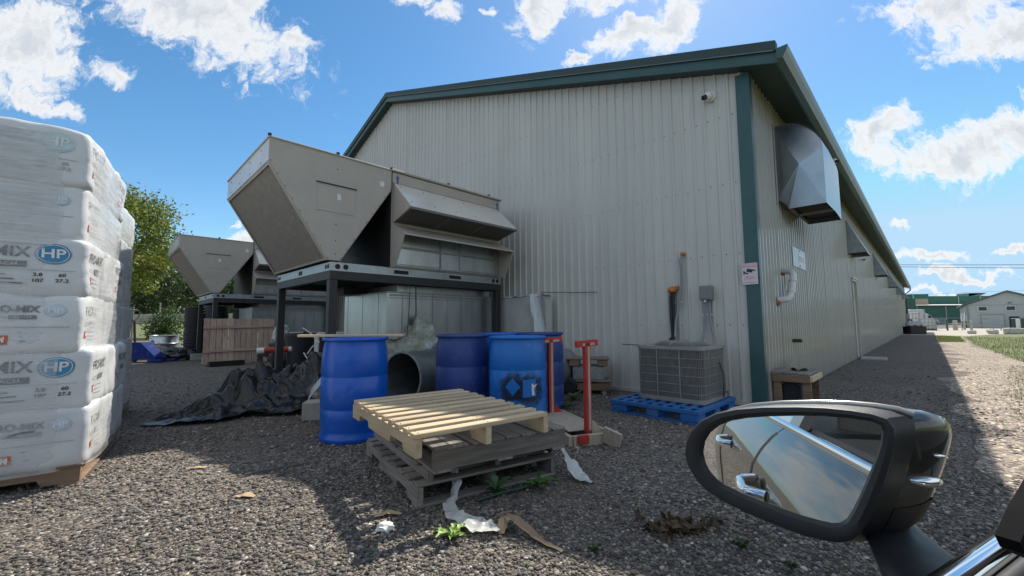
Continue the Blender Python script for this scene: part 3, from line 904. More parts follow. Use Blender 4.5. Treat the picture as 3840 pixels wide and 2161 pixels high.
# bare wires sticking out of the wall
m = MB(); m.tube([(0, 0, 0), (-.12, -.25, .03), (-.30, -.45, .05)], .006, 6)
tag(m.build('stray_wire', INK, None, loc=BL(-8.3, 0, 5.0), rz=BROT), 'thin black wire sticking out of the gable wall above unit', 'wire')
m = MB(); m.tube([(0, 0, 0), (-.45, -.1, .01), (-.9, -.35, .03)], .006, 6)
tag(m.build('stray_wire', INK, None, loc=BL(-2.3, -.02, 1.52), rz=BROT), 'thin wire across the gable wall near the foam sheet', 'wire')
# ------------------------------------------------------------------ rooftop units on black stands
UW, UL = 2.25, 3.1          # width away to the left, length toward the wall


def rooftop_unit(x, y, label):
    t = thing('rooftop_unit', BL(x, y, 1.738), BROT, label, 'air handler', 'tan packaged air handlers on black stands')
    H1 = 1.565
    # base rail with lift holes
    m = MB()
    m.box((.0 - .02, UL / 2, .057), (.04, UL, .114)); m.box((-UW + .02, UL / 2, .057), (.04, UL, .114))
    m.box((-UW / 2, .02, .057), (UW - .08, .04, .114)); m.box((-UW / 2, UL - .02, .057), (UW - .08, .04, .114))
    rail = m.build('base_rail', M('rail_zinc', (.36, .40, .42), rough=.42, metal=.8, var=.2, scale=8, bump=.1, bscale=6, bdist=.02, dirt=(.30, .29, .26), dirt_scale=4), t)
    for (py, ln_) in ((1.05, .24), (2.05, .24)):
        m = MB(); m.box((.002, py, .055), (.004, ln_, .055), ch=.001); m.build('fork_slot', DARK, rail)
    m = MB(); m.box((-UW / 2, -.002, .055), (.14, .004, .06)); m.build('fork_slot', DARK, rail)
    for py in (.10, .21, UL - .19, UL - .09):
        m = MB(); m.cyl((-.005, py, .057), (.003, py, .057), .036, seg=14); m.build('lift_hole', DARK, rail)
    for px in (-.06, -.14, -UW + .06, -UW + .14):
        m = MB(); m.cyl((px, .01, .057), (px, -.003, .057), .03, seg=14); m.build('lift_hole', DARK, rail)
    m = MB(); m.box((-UW / 2, UL / 2, .10), (UW - .09, UL - .09, .02)); m.build('floor_pan', GALV_D, t)
    # V-shaped condenser section
    yl, yr, zb, zf = -.77, .86, .135, 1.285
    poly = [(yl, H1), (yl, zf), (-.04, zb), (.12, zb), (yr, zf), (yr, H1)]
    for k, xs in enumerate((0.0, -UW + .012)):
        m = MB(); m.ext([(xs, p[0], p[1]) for p in poly], (-.012, 0, 0)); pn = m.build('end_panel', TAN, t)
        if k == 0:
            m = MB(); m.box((.003, .06, .965), (.006, .51, .37), ch=.002); hp = m.build('access_cover', TAN, pn)
            m = MB(); m.box((.012, .06, 1.152), (.018, .54, .012)); m.build('drip_edge', BLACK, pn)
            m = MB(); m.box((.008, .09, 1.0), (.004, .05, .085)); m.build('paper_label', WHITE, pn)
            m = MB(); m.box((.003, .71, 1.33), (.004, .07, .075)); m.build('paper_label', WHITE, pn)
            m = MB()
            for zz in (.22, .40, .62, 1.12, 1.38): m.cyl((0, .06, zz), (.006, .06, zz), .008, seg=6)
            for f_ in range(9):
                u = f_ / 8
                m.cyl((0, yl + .02 + u * .71, zf - .03 - u * 1.12 + .03), (.006, yl + .02 + u * .71, zf - .03 - u * 1.12 + .03), .006, seg=6)
                m.cyl((0, yr - .02 - u * .71, zf - .0 - u * 1.12), (.006, yr - .02 - u * .71, zf - .0 - u * 1.12), .006, seg=6)
            tag(m.build('screws', BLACK, pn), kind='stuff')
    m = MB(); m.box((-UW / 2, yl + .006, (H1 + zf) / 2), (UW - .03, .012, H1 - zf)); fp = m.build('front_fascia', TAN_LIT, t)
    m = MB()
    for px in (-.35, -.9, -1.45, -2.0):
        for zz in (1.34, 1.50): m.cyl((px, yl, zz), (px, yl - .006, zz), .007, seg=6)
    tag(m.build('screws', BLACK, fp), kind='stuff')
    # sloped coil guards with folded edge strips
    def slope_quad(y0, z0, y1, z1, off, x0, x1, t0=0.0, t1=1.0):
        n = Vector((0, -(z0 - z1), (y0 - y1))).normalized()
        if n.z > 0: n = -n
        a = Vector((0, y0 + (y1 - y0) * t0, z0 + (z1 - z0) * t0)) + n * off
        b = Vector((0, y0 + (y1 - y0) * t1, z0 + (z1 - z0) * t1)) + n * off
        return [(x0, a.y, a.z), (x1, a.y, a.z), (x1, b.y, b.z), (x0, b.y, b.z)]
    for (y0, y1, nm) in ((yl, -.04, 'coil_guard'), (yr, .12, 'coil_guard')):
        m = MB(); m.add(slope_quad(y0, zf, y1, zb, -.008, -.013, -UW + .013), [(0, 1, 2, 3)]); cg = m.build(nm, COIL, t)
        m = MB()
        dirv = Vector((0, y1 - y0, zb - zf)); nn = Vector((0, -(zf - zb), (y0 - y1))).normalized()
        if nn.z > 0: nn = -nn
        for xs in (-.03, -UW + .03):
            m.ext([(xs + .02, y0, zf), (xs - .02, y0, zf), (xs - .02, y0 + nn.y * .012, zf + nn.z * .012), (xs + .02, y0 + nn.y * .012, zf + nn.z * .012)], dirv)
        for tt in (.012, .975):
            p = Vector((0, y0, zf)) + dirv * tt
            m.ext([(-.05, p.y, p.z), (-UW + .05, p.y, p.z), (-UW + .05, p.y + nn.y * .012, p.z + nn.z * .012), (-.05, p.y + nn.y * .012, p.z + nn.z * .012)], dirv * .022)
        m.build('edge_strip', TAN, cg)
    m = MB(); m.box((-UW / 2, (yl + yr) / 2, H1 + .012), (UW + .03, yr - yl + .03, .024), ch=.006); lid = m.build('lid', TAN, t)
    for py in (yl, .06, yr):
        m = MB(); m.box((.0, py, H1 + .035), (.03, .035, .035)); m.build('lid_clip', BLACK, lid)
    # cabinet
    m = MB(); m.box((-UW / 2, (yr + UL) / 2 + .01, (H1 + .125) / 2), (UW - .05, UL - yr - .03, H1 - .125)); m.build('cabinet', TAN, t)
    m = MB(); m.box((-UW / 2, yr + .02, .72), (UW - .08, .012, 1.17)); m.build('recess_shade', BLACK, t)  # black sheet: the shade of the recess put into the colour
    m = MB(); m.box((-.012, (yr + UL) / 2, 1.475), (.024, UL - yr - .04, .16), ch=.003); fr = m.build('top_panel', TAN, t)
    BA = M('arrow_blue', (.03, .12, .35), rough=.5, bump=0)
    for py in (yr + .10, UL - .09):
        m = MB(); m.ext([(.003, py - .03, 1.47), (.003, py, 1.53), (.003, py + .03, 1.47), (.003, py + .015, 1.47), (.003, py + .015, 1.40), (.003, py - .015, 1.40), (.003, py - .015, 1.47)], (.002, 0, 0)); m.build('blue_arrow', BA, fr)
    m = MB(); m.box((-UW / 2 + .01, (yr + UL) / 2, H1 + .018), (UW + .04, UL - yr + .02, .03), ch=.006); m.build('cabinet_lid', TAN, t)
    for py in (1.9, 2.8):
        m = MB(); m.box((0.0, py, H1 + .045), (.03, .04, .03)); m.build('lid_clip', BLACK, t)
    # silver inner panels
    m = MB(); m.box((-.012, 2.0, .44), (.02, 2.15, .60)); sp_ = m.build('filter_bank', GALV, t)
    for (py, pw, z0, z1) in ((1.32, .82, .17, .42), (1.32, .82, .44, .70), (2.55, .78, .17, .42), (2.55, .78, .44, .70)):
        m = MB(); m.box((.004, py, (z0 + z1) / 2), (.012, pw, z1 - z0 - .012), ch=.004); m.build('damper_panel', GALV, sp_)
    m = MB()
    for py in (.90, 1.75, 2.14, 2.97): m.box((.008, py, .44), (.02, .022, .60))
    for zz in (.155, .43): m.box((.009, 1.95, zz), (.02, 2.1, .014))
    m.build('damper_frame', GALV_D, sp_)
    # upper rain hood: sloped top, cheeks, three filters below
    y0, y1 = .90, 3.02
    xo, zo, zt, zl = .50, .94, 1.39, .79
    h = MB(); h.ext([(0.002, y0, zt), (xo, y0, zo), (xo, y0, zo - .012), (.002, y0, zt - .014)], (0, y1 - y0, 0)); hd = h.build('rain_hood', TAN_LIT, t)
    for yy_ in (y0, y1 - .01):
        m = MB(); m.ext([(.002, yy_ - .002, zt - .002), (xo - .002, yy_ - .002, zo - .004), (.002, yy_ - .002, zl)], (0, .012, 0)); m.build('hood_cheek', TAN, hd)
    for k in range(3):
        ya = y0 + .03 + k * (y1 - y0 - .04) / 3; yb = ya + (y1 - y0 - .04) / 3 - .03
        m = MB(); m.add([(xo - .03, ya, zo - .035), (xo - .03, yb, zo - .035), (.02, yb, zl + .012), (.02, ya, zl + .012)], [(0, 1, 2, 3)]); m.build('hood_filter', FILT, hd)
    m = MB()
    for k in range(4):
        ya = y0 + .015 + k * (y1 - y0 - .03) / 3
        m.ext([(xo - .01, ya - .015, zo - .03), (.01, ya - .015, zl), (.01, ya - .015, zl + .012), (xo - .01, ya - .015, zo - .016)], (0, .03, 0))
    m.box((xo - .004, (y0 + y1) / 2, zo - .022), (.014, y1 - y0 + .004, .035))
    m.build('filter_frame', M('hood_frame_grey', (.16, .15, .14), rough=.5, bump=0), hd)
    m = MB()
    for k in range(6):
        yy_ = y0 + .06 + k * .4
        m.cyl((.40, yy_, 1.02), (.405, yy_, 1.033), .008, seg=6); m.cyl((.08, yy_, 1.31), (.085, yy_, 1.325), .008, seg=6)
    tag(m.build('screws', BLACK, hd), kind='stuff')
    # lower hood: shallow awning with deep cheeks, open to the dampers
    y0, y1 = .865, 3.05
    h = MB(); h.ext([(.003, y0, .76), (.40, y0, .565), (.40, y0, .545), (.395, y0, .545), (.003, y0, .735)], (0, y1 - y0, 0)); lh = h.build('lower_hood', TAN, t)
    for yy_ in (y0 + .001, y1 - .013):
        m = MB(); m.ext([(.003, yy_, .733), (.385, yy_, .545), (.15, yy_, .115), (.003, yy_, .115)], (0, .012, 0)); m.build('hood_cheek', TAN, lh)
    return t


def unit_stand(x, y, label):
    t = thing('unit_stand', BL(x, y, 0), BROT, label, 'stand', 'black welded stands')
    zt = 1.735
    m = MB()
    m.box((-.05, UL / 2, zt - .056), (.10, UL, .11)); m.build('beam', BLACK, t)
    for (c, s) in (((-UW + .05, UL / 2, zt - .056), (.10, UL, .11)), ((-UW / 2, .05, zt - .057), (UW - .2, .10, .108)), ((-UW / 2, UL - .05, zt - .057), (UW - .2, .10, .108)), ((-UW / 2, UL / 2 - .3, zt - .057), (UW - .2, .08, .10))):
        m = MB(); m.box(c, s); m.build('beam', BLACK, t)
    for (px, py) in ((-.055, .055), (-UW + .055, .055), (-.055, UL - .055), (-UW + .055, UL - .055)):
        m = MB(); m.box((px, py, (zt - .112 + .2) / 2), (.105, .105, zt - .112 - .2), ch=.006); p = m.build('post', BLACK, t)
        m = MB(); m.box((px, py, .195), (.2, .2, .012)); m.build('foot_plate', BLACK, p)
    return t


def plenum(x, y, label):
    t = thing('supply_plenum', BL(x, y, 0), BROT, label, 'duct', 'galvanised plenums under the stands')
    # insulated box made of standing sheets
    xs = [0, -.26, -.52, -.80, -1.08, -1.36, -1.50]
    for k in range(6):
        m = MB(); m.box(((xs[k] + xs[k + 1]) / 2, .006, 1.15), (xs[k] - xs[k + 1] - .006, .012 + .006 * (k % 2), .70)); m.build('sheet', GALV, t)
    ys = [0, .26, .5, .82, 1.12, 1.42, 1.66, 1.90, 2.14]
    for k in range(8):
        m = MB(); m.box((-.006, (ys[k] + ys[k + 1]) / 2, 1.15), (.012 + .006 * (k % 2), ys[k + 1] - ys[k] - .006, .70)); m.build('sheet', GALV, t)
    m = MB(); m.box((-.75, 1.07, 1.15), (1.48, 2.11, .68)); m.build('core', GALV_D, t)
    m = MB(); m.box((-.75, 1.07, 1.512), (1.5, 2.14, .02)); m.build('cap_sheet', GALV_D, t)
    m = MB(); m.box((-.55, 1.15, 1.575), (1.0, 1.9, .11)); m.build('collar', GALV, t)
    m = MB(); m.box((.004, 1.0, 1.47), (.03, 1.9, .025)); m.box((.004, 1.0, 1.425), (.02, 1.9, .012)); m.build('flange', GALV_D, t)
    m = MB(); m.box((-1.2, -.03, 1.58), (.35, .4, .12)); m.build('black_wrap', BLACK, t)
    for (px, py) in ((-.12, .12), (-1.38, .12), (-.12, 2.0), (-1.38, 2.0)):
        m = MB(); m.box((px, py, .40), (.08, .08, .80)); m.build('leg', GALV_D, t)
    return t


rooftop_unit(-4.08, -3.575, 'near tan air handler with V-shaped condenser on black stand')
unit_stand(-4.08, -3.575, 'black steel stand under the near tan air handler')
plenum(-4.33, -2.62, 'galvanised sheet metal plenum under the near air handler')
rooftop_unit(-11.78, -3.575, 'farther tan air handler half hidden behind the near one')
unit_stand(-11.78, -3.575, 'black steel stand under the farther tan air handler')
plenum(-12.03, -2.62, 'galvanised plenum under the farther air handler')
# hanger rods and cable from the near unit
m = MB(); m.tube([(0, 0, 0), (.0, .01, -.35), (.02, .0, -.72)], .009, 6); m.tube([(.0, -.10, 0), (-.02, -.1, -.4), (-.04, -.12, -.8)], .005, 6)
tag(m.build('hanging_cable', INK, None, loc=BL(-4.2, -2.2, 1.63), rz=BROT), 'black cable hanging from the near stand over the insulation', 'cable')
# concrete blocks under the posts
for i, (x, y, lb) in enumerate(((-4.13, -3.52, 'concrete block under the near post of near stand, behind front drum'), (-6.27, -3.52, 'concrete block under the left post of near stand'), (-11.83, -3.52, 'concrete block under the near post of farther stand'), (-13.97, -3.52, 'concrete block under the left post of farther stand'),
                              (-4.13, -.53, 'concrete block under near stand post beside the gable wall'), (-6.27, -.53, 'concrete block under hidden near stand post at wall'), (-11.83, -.53, 'concrete block under farther stand post at wall'), (-13.97, -.53, 'concrete block under hidden farther post at wall'))):
    m = MB(); m.box((0, 0, .095), (.40, .40, .188), rz=.05 * (i - 2), ch=.012)
    tag(m.build('concrete_block', CONC, None, loc=BL(x, y, 0), rz=BROT), lb, 'concrete block', 'blocks under the stand posts')
m = MB(); m.box((0, 0, .10), (.40, .2, .20), ch=.012)
tag(m.build('concrete_block', CONC, None, loc=(-2.06, 4.62, 0), rz=R(10)), 'concrete block weighing down the black tarp behind front drum', 'concrete block')
# ------------------------------------------------------------------ plastic drums
def drum_profile(r, h):
    return [(.02, .012), (r * .86, .012), (r * .90, 0), (r * 1.0, .004), (r * 1.02, .02), (r * 1.02, .045), (r * .965, .065), (r * .975, .10),
            (r * .99, h * .22), (r * 1.0, h * .295), (r * .985, h * .305), (r * .985, h * .318), (r * 1.0, h * .33), (r * 1.0, h * .45), (r * 1.0, h * .605), (r * .985, h * .615), (r * .985, h * .628), (r * 1.0, h * .64),
            (r * .99, h * .80), (r * .955, h * .90), (r * .92, h * .955), (r * .93, h * .965), (r * .985, h * .97), (r * 1.0, h * .978), (r * 1.0, h * .995), (r * .985, h),
            (r * .94, h * .998), (r * .925, h * .985), (r * .90, h * .972), (r * .5, h * .968), (.02, h * .97)]


def drum(loc, r, h, mat, label, rz=0.0, lean=0.0):
    t = thing('plastic_drum', loc, rz, label, 'drum', 'blue plastic drums')
    m = MB(); m.lathe(drum_profile(r, h), 64); m.build('body', mat, t, smooth=50)
    m = MB()
    for (dx, dy) in ((r * .62, 0), (-r * .62, 0)):
        m.lathe([(.001, .0), (.038, .0), (.038, .012), (.03, .016), (.001, .016)], 16, (dx, dy, h * .968))
    m.build('bung', mat, t, smooth=40)
    return t


DB1 = M('drum_royal_blue', (.004, .10, .52), rough=.34, var=.10, scale=3, bump=.06, bscale=9, bdist=.01, dirt=(.10, .19, .48), dirt_scale=9, dirt_lo=.60, dirt_hi=.80, coat=.15)
DB2 = M('drum_navy', (.026, .062, .24), rough=.5, var=.12, scale=3, bump=.06, bscale=9, bdist=.01, dirt=(.12, .15, .30), dirt_scale=8, dirt_lo=.56, dirt_hi=.78)
DB3 = M('drum_azure', (.010, .16, .54), rough=.42, var=.12, scale=3, bump=.06, bscale=9, bdist=.01, dirt=(.13, .27, .46), dirt_scale=8, dirt_lo=.56, dirt_hi=.78)
drum((-1.47, 3.925, 0), .292, .905, DB1, 'bright royal blue drum standing alone left of the pallets', .4)
drum((-.565, 4.735, 0), .298, .905, DB2, 'faded navy blue drum between culvert pipe and azure drum', 1.2)
d3 = drum((.055, 4.42, 0), .298, .895, DB3, 'azure blue drum with blacked-out stencils behind the pallets', 2.1)
drum((.345, 5.25, 0), .295, .91, DB2, 'navy drum behind the azure drum and red cart', .3)
drum((-.14, 5.36, 0), .295, .905, DB1, 'royal blue drum mostly hidden behind navy and azure drums', .9)
# sprayed patches and sticker remains on the azure drum: curved sheets on its wall
SPRAY, t_, b_ = nodes_of('black_spray')
N_ = t_.nodes
tc_ = N_.new('ShaderNodeTexCoord'); gr_ = N_.new('ShaderNodeTexNoise'); gr_.inputs['Scale'].default_value = 14; gr_.inputs['Detail'].default_value = 5
t_.links.new(tc_.outputs['Object'], gr_.inputs['Vector'])
uv_ = N_.new('ShaderNodeUVMap'); vm_ = N_.new('ShaderNodeVectorMath'); vm_.operation = 'DISTANCE'; vm_.inputs[1].default_value = (.5, .5, 0)
t_.links.new(uv_.outputs[0], vm_.inputs[0])
ma_ = N_.new('ShaderNodeMath'); ma_.operation = 'MULTIPLY_ADD'; ma_.inputs[1].default_value = .45
t_.links.new(gr_.outputs['Fac'], ma_.inputs[0]); t_.links.new(vm_.outputs['Value'], ma_.inputs[2])
mp_ = N_.new('ShaderNodeMapRange'); mp_.inputs['From Min'].default_value = .46; mp_.inputs['From Max'].default_value = .72; mp_.inputs['To Min'].default_value = .95; mp_.inputs['To Max'].default_value = 0
t_.links.new(ma_.outputs[0], mp_.inputs['Value']); t_.links.new(mp_.outputs[0], b_.inputs['Alpha'])
b_.inputs['Base Color'].default_value = (.012, .02, .04, 1); b_.inputs['Roughness'].default_value = .55


def drum_patch(parent, r, ang, z, w_, h_, mat, name, off, shape=None, rot=0.0):
    """a sheet hugging the drum wall; ang is the direction it faces in world space"""
    n = 12
    me_v = []; uv = []
    def P(x, zz):
        t = ang + x / r
        return ((r + off) * math.cos(t), (r + off) * math.sin(t), z + zz)
    mb = MB()
    if shape is None:
        mb.grid(lambda u, v: P((u - .5) * w_, (v - .5) * h_), n, n)
        me = mb.mesh(name, mat, 180)
        ul = me.uv_layers.new(name='UVMap')
        for l in me.loops:
            i = l.vertex_index
            ul.data[l.index].uv = ((i % (n + 1)) / n, (i // (n + 1)) / n)
    else:
        ca, sa = math.cos(rot), math.sin(rot)
        k = 6; cx = sum(p[0] for p in shape) / len(shape); cy_ = sum(p[1] for p in shape) / len(shape)
        for q in range(len(shape)):
            (ax, ay), (bx, by) = shape[q], shape[(q + 1) % len(shape)]
            idx = {}; vs = []; fs = []
            for i in range(k + 1):
                for j in range(k + 1 - i):
                    idx[i, j] = len(vs); u, v = i / k, j / k
                    x, y = cx + (ax - cx) * u + (bx - cx) * v, cy_ + (ay - cy_) * u + (by - cy_) * v
                    vs.append(P(x * ca - y * sa, x * sa + y * ca))
            for i in range(k):
                for j in range(k - i):
                    fs.append((idx[i, j], idx[i + 1, j], idx[i, j + 1]))
                    if i + j < k - 1: fs.append((idx[i + 1, j], idx[i + 1, j + 1], idx[i, j + 1]))
            mb.add(vs, fs)
        me = mb.mesh(name, mat)
    return link_mesh(name, me, None, parent)


d3.rotation_euler = (0, 0, 0)
A0 = math.atan2(-4.42, -.055)            # towards the yard
R3 = .2982
drum_patch(d3, R3, A0 - .18, .385, .34, .34, SPRAY, 'spray_patch', .004)
drum_patch(d3, R3, A0 + .44, .37, .34, .36, SPRAY, 'spray_patch', .0045)
sq = [(-.075, 0), (0, -.085), (.075, 0), (0, .085)]
drum_patch(d3, R3, A0 - .17, .405, 0, 0, DB3, 'stencil_diamond', .008, [(x, y) for x, y in sq])
drum_patch(d3, R3, A0 + .40, .385, 0, 0, DB3, 'stencil_square', .008, [(-.072, -.085), (.072, -.075), (.066, .095), (-.072, .085)], .0)
drum_patch(d3, R3, A0 + .53, .385, 0, 0, WHITE, 'sticker_remnant', .011, [(-.018, -.065), (.012, -.068), (.002, -.03), (.004, .0), (.044, .045), (.0, .03), (-.006, .05), (-.024, .045), (-.02, -.02)])

# plank laid across the front drum
m = MB(); m.box((0, 0, .012), (.98, .09, .024), ch=.004)
tag(m.build('plank', WOOD_N, None, loc=(-1.52, 3.95, .909), rz=R(2)), 'bare wooden plank lying across the top of the front drum', 'plank')

# ------------------------------------------------------------------ pallets: boards and stringers are pieces
def stringer_mesh(length, hh, tt, notch):
    n0, n1, nd = length * .14, length * .33, hh * .42
    if notch:
        p = [(0, hh), (0, 0), (n0, 0), (n0 + .02, nd), (n1 - .02, nd), (n1, 0), (length - n1, 0), (length - n1 + .02, nd), (length - n0 - .02, nd), (length - n0, 0), (length, 0), (length, hh)]
    else:
        p = [(0, hh), (0, 0), (length, 0), (length, hh)]
    m = MB(); m.ext([(x - length / 2, -tt / 2, z) for x, z in p], (0, tt, 0))
    return m


def pallet(loc, rz, wood, label, L=1.22, Wd=1.02, hh=.09, nb=7, bw=.09, bt=.016, bottom=3, notch=True, jitter=.006, square=False, group='weathered pallets in the stack'):
    """local x along the stringers, y along the deck boards"""
    t = thing('wooden_pallet', loc, rz, label, 'pallet', group)
    sm = stringer_mesh(L, hh, .036, notch).mesh('stringer', wood)
    z0 = bt if bottom else 0
    for yy_ in (-Wd / 2 + .02, 0, Wd / 2 - .02):
        link_mesh('stringer', sm, None, t, (0, yy_, z0))
    mb = MB(); mb.box((0, 0, 0), (Wd, bw, bt), ch=.003); bm_ = mb.mesh('deck_board', wood)
    for k in range(nb):
        x = -L / 2 + bw / 2 + k * (L - bw) / (nb - 1)
        link_mesh('deck_board', bm_, None, t, (x + random.uniform(-jitter, jitter), random.uniform(-jitter, jitter) * 2, z0 + hh + bt / 2 + .0005), (0, random.uniform(-.002, .002), R(90) + random.uniform(-.008, .008)))
    for k in range(bottom):
        x = -L / 2 + bw / 2 + k * (L - bw) / max(1, bottom - 1)
        link_mesh('bottom_board', bm_, None, t, (x, 0, bt / 2), (0, 0, R(90) + random.uniform(-.006, .006)))
    # nail heads
    m = MB()
    for k in range(nb):
        x = -L / 2 + bw / 2 + k * (L - bw) / (nb - 1)
        for yy_ in (-Wd / 2 + .02, 0, Wd / 2 - .02):
            for dx in (-.02, .02): m.cyl((x + dx, yy_, z0 + hh + bt), (x + dx, yy_, z0 + hh + bt + .0025), .004, seg=6)
    tag(m.build('nail_heads', INK_G, t), kind='stuff')
    return t


FX = Vector((.843, .538, 0)); FY = Vector((-.538, .843, 0))     # front edge and depth of the stack
ang = math.atan2(FX.y, FX.x)
fl = Vector((-.536, 2.39, 0))
ctr = fl + FX * .49 + FY * .58
# bottom: stringers run into the depth, boards along the front
pallet(ctr, ang + R(90), WOOD_G, 'grey weathered pallet at the bottom of the stack on gravel', L=1.16, Wd=.98, hh=.095, nb=9, bw=.085, bottom=4)
pallet(ctr + FX * .055 + FY * .03 + Vector((0, 0, .128)), ang + R(90.8), WOOD_G, 'grey pallet second from the bottom of the stack', L=1.12, Wd=.95, hh=.048, nb=8, bw=.10, bottom=0, notch=False)
p2 = pallet(fl + FX * .545 + FY * .45 + Vector((0, 0, .1935)), ang + R(-.8), WOOD_G, 'grey pallet with solid side plank below the yellow one', L=.93, Wd=1.05, hh=.105, nb=8, bw=.105, bottom=3, notch=False)
# the fresh yellow pallet on top: ten square laths on three notched stringers
pl_a = R(35.5)
px_ = Vector((math.cos(pl_a), math.sin(pl_a), 0)); py_ = Vector((-math.sin(pl_a), math.cos(pl_a), 0))
p1c = Vector((-.505, 2.20, 0)) + px_ * .45 + py_ * .60 + Vector((0, 0, .334))
pallet(p1c, pl_a + R(90), WOOD_N, 'clean yellow pallet with ten narrow slats on top of the stack', L=1.20, Wd=.90, hh=.098, nb=10, bw=.064, bt=.027, bottom=0, group='top pallet')

# ------------------------------------------------------------------ condenser on a blue plastic pallet
BP = M('blue_pallet_plastic', (.02, .13, .36), rough=.45, var=.15, scale=4, bump=.1, dirt=(.12, .15, .22), dirt_scale=6, dirt_lo=.55, dirt_hi=.85)
t = thing('plastic_pallet', BL(-.72, -.88, 0), BROT, 'blue plastic pallet on gravel under the condenser', 'pallet')
PX, PY = 1.0, 1.12
m = MB()
for k in range(9):
    m.box((-PX / 2 + .03 + k * (PX - .06) / 8, 0, .132), (.05, PY, .02), ch=.004)
for k in range(7):
    m.box((0, -PY / 2 + .03 + k * (PY - .06) / 6, .128), (PX, .06, .016), ch=.004)
m.build('top_grid', BP, t)
m = MB(); m.box((0, -PY / 2 + .008, .122), (PX + .01, .02, .045), ch=.005); m.box((0, PY / 2 - .008, .122), (PX + .01, .02, .045), ch=.005); m.box((-PX / 2 + .006, 0, .121), (.02, PY - .04, .044), ch=.005); m.box((PX / 2 - .006, 0, .121), (.02, PY - .04, .044), ch=.005)
m.build('rim', BP, t)
for ix in (-1, 0, 1):
    for iy in (-1, 0, 1):
        m = MB(); m.box((ix * (PX / 2 - .10), iy * (PY / 2 - .10), .06), (.19 if ix else .13, .19 if iy else .13, .085), ch=.01); m.build('foot_block', BP, t)
for ix in (-1, 0, 1):
    m = MB(); m.box((ix * (PX / 2 - .06), 0, .010), (.11, PY, .018), ch=.004); m.build('skid', BP, t)
for iy in (-1, 1):
    m = MB(); m.box((0, iy * (PY / 2 - .06), .0085), (PX - .24, .11, .015), ch=.004); m.build('skid', BP, t)

t = thing('condenser_unit', BL(-.665, -.735, .145), BROT, 'grey louvred air conditioner condenser on the blue pallet', 'air conditioner')
ACG = M('condenser_grey', (.27, .265, .25), rough=.5, var=.12, scale=6, bump=.08, dirt=(.17, .155, .13), dirt_scale=5, dirt_lo=.52, dirt_hi=.85)
FIN = M('condenser_fins', (.10, .095, .09), rough=.6, metal=.3, var=.45, scale=5, bump=.5, bscale=150, dirt=(.22, .20, .17), dirt_scale=3.5, dirt_lo=.52, dirt_hi=.75)
W2 = .375


def rrect(h, rad, n=6):
    pts = []
    for (sx, sy, a0) in ((1, 1, 0), (-1, 1, 90), (-1, -1, 180), (1, -1, 270)):
        for i in range(n + 1):
            a = R(a0 + 90 * i / n)
            pts.append((sx * (h - rad) + rad * math.cos(a), sy * (h - rad) + rad * math.sin(a)))
    return pts


m = MB(); m.ext([(x, y, 0) for x, y in rrect(W2 + .008, .06)], (0, 0, .045)); m.build('base_pan', ACG, t, smooth=35)
m = MB(); m.ext([(x, y, .045) for x, y in rrect(W2 - .02, .05)], (0, 0, .53)); m.build('coil', FIN, t, smooth=35)
m = MB(); m.ext([(x, y, .575) for x, y in rrect(W2 + .012, .065)], (0, 0, .035)); m.build('top_cover', ACG, t, smooth=35)
m = MB()
ring = rrect(W2, .06, 5)
per = []
for i in range(len(ring)):
    a = Vector((*ring[i], 0)); b = Vector((*ring[(i + 1) % len(ring)], 0)); n = max(1, int((b - a).length / .0125))
    for k in range(n): per.append(a.lerp(b, k / n))
for p in per: m.box((p.x, p.y, .31), (.0036, .0036, .53))
for zz in (.10, .195, .29, .385, .48, .565):
    m.tube([(x, y, zz) for x, y in ring] + [(ring[0][0], ring[0][1], zz)], .0036, 4, False)
m.build('grille', ACG, t)
for (x, y) in ((-.374, -.06), (.13, -.376), (-.13, -.376), (.376, .05), (.376, -.2)):
    m = MB(); m.box((x, y, .31), (.012, .012, .53)); m.build('grille_post', ACG, t)
m = MB(); m.box((W2 - .05, W2 - .05, .31), (.13, .13, .53), ch=.03); m.build('service_panel', ACG, t)
m = MB()
for r_ in [.05 + .0145 * k for k in range(19)]:
    z = .655 - .042 * max(0, (r_ - .20) / .12) ** 1.5
    m.tube([(r_ * math.cos(a * math.pi / 16), r_ * math.sin(a * math.pi / 16), z) for a in range(33)], .0030, 4, False)
for k in range(8):
    a = k * math.pi / 4
    m.tube([(.04 * math.cos(a), .04 * math.sin(a), .657), (.2 * math.cos(a), .2 * math.sin(a), .657), (.28 * math.cos(a), .28 * math.sin(a), .635), (.33 * math.cos(a), .33 * math.sin(a), .612)], .005, 5)
m.build('fan_guard', ACG, t)
m = MB(); m.cyl((0, 0, .655), (0, 0, .664), .06, seg=20); m.build('guard_hub', ACG, t)
m = MB(); m.cyl((0, 0, .602), (0, 0, .6125), .30, seg=32); m.build('fan_opening', DARK, t)
m = MB()
for k in range(4):
    a = k * math.pi / 2
    m.add([(.05 * math.cos(a), .05 * math.sin(a), .622), (.26 * math.cos(a - .3), .26 * math.sin(a - .3), .617), (.27 * math.cos(a + .35), .27 * math.sin(a + .35), .636), (.05 * math.cos(a + .6), .05 * math.sin(a + .6), .632)], [(0, 1, 2, 3)])
m.build('fan_blade', BLACK, t)
m = MB(); m.tube([(.40, .10, .42), (.44, .08, .30), (.45, .05, .16), (.42, .10, .04)], .014, 8); m.build('power_whip', INK_G, t, smooth=60)
m = MB(); m.tube([(0, 0, 0), (-.25, .0, .005), (-.36, .01, .006)], .007, 6); m.build_ = None
tag(m.build('thin_rod', INK_G, None, loc=BL(-.98, -.95, .745), rz=BROT), 'thin dark rod poking left from the condenser top', 'rod')

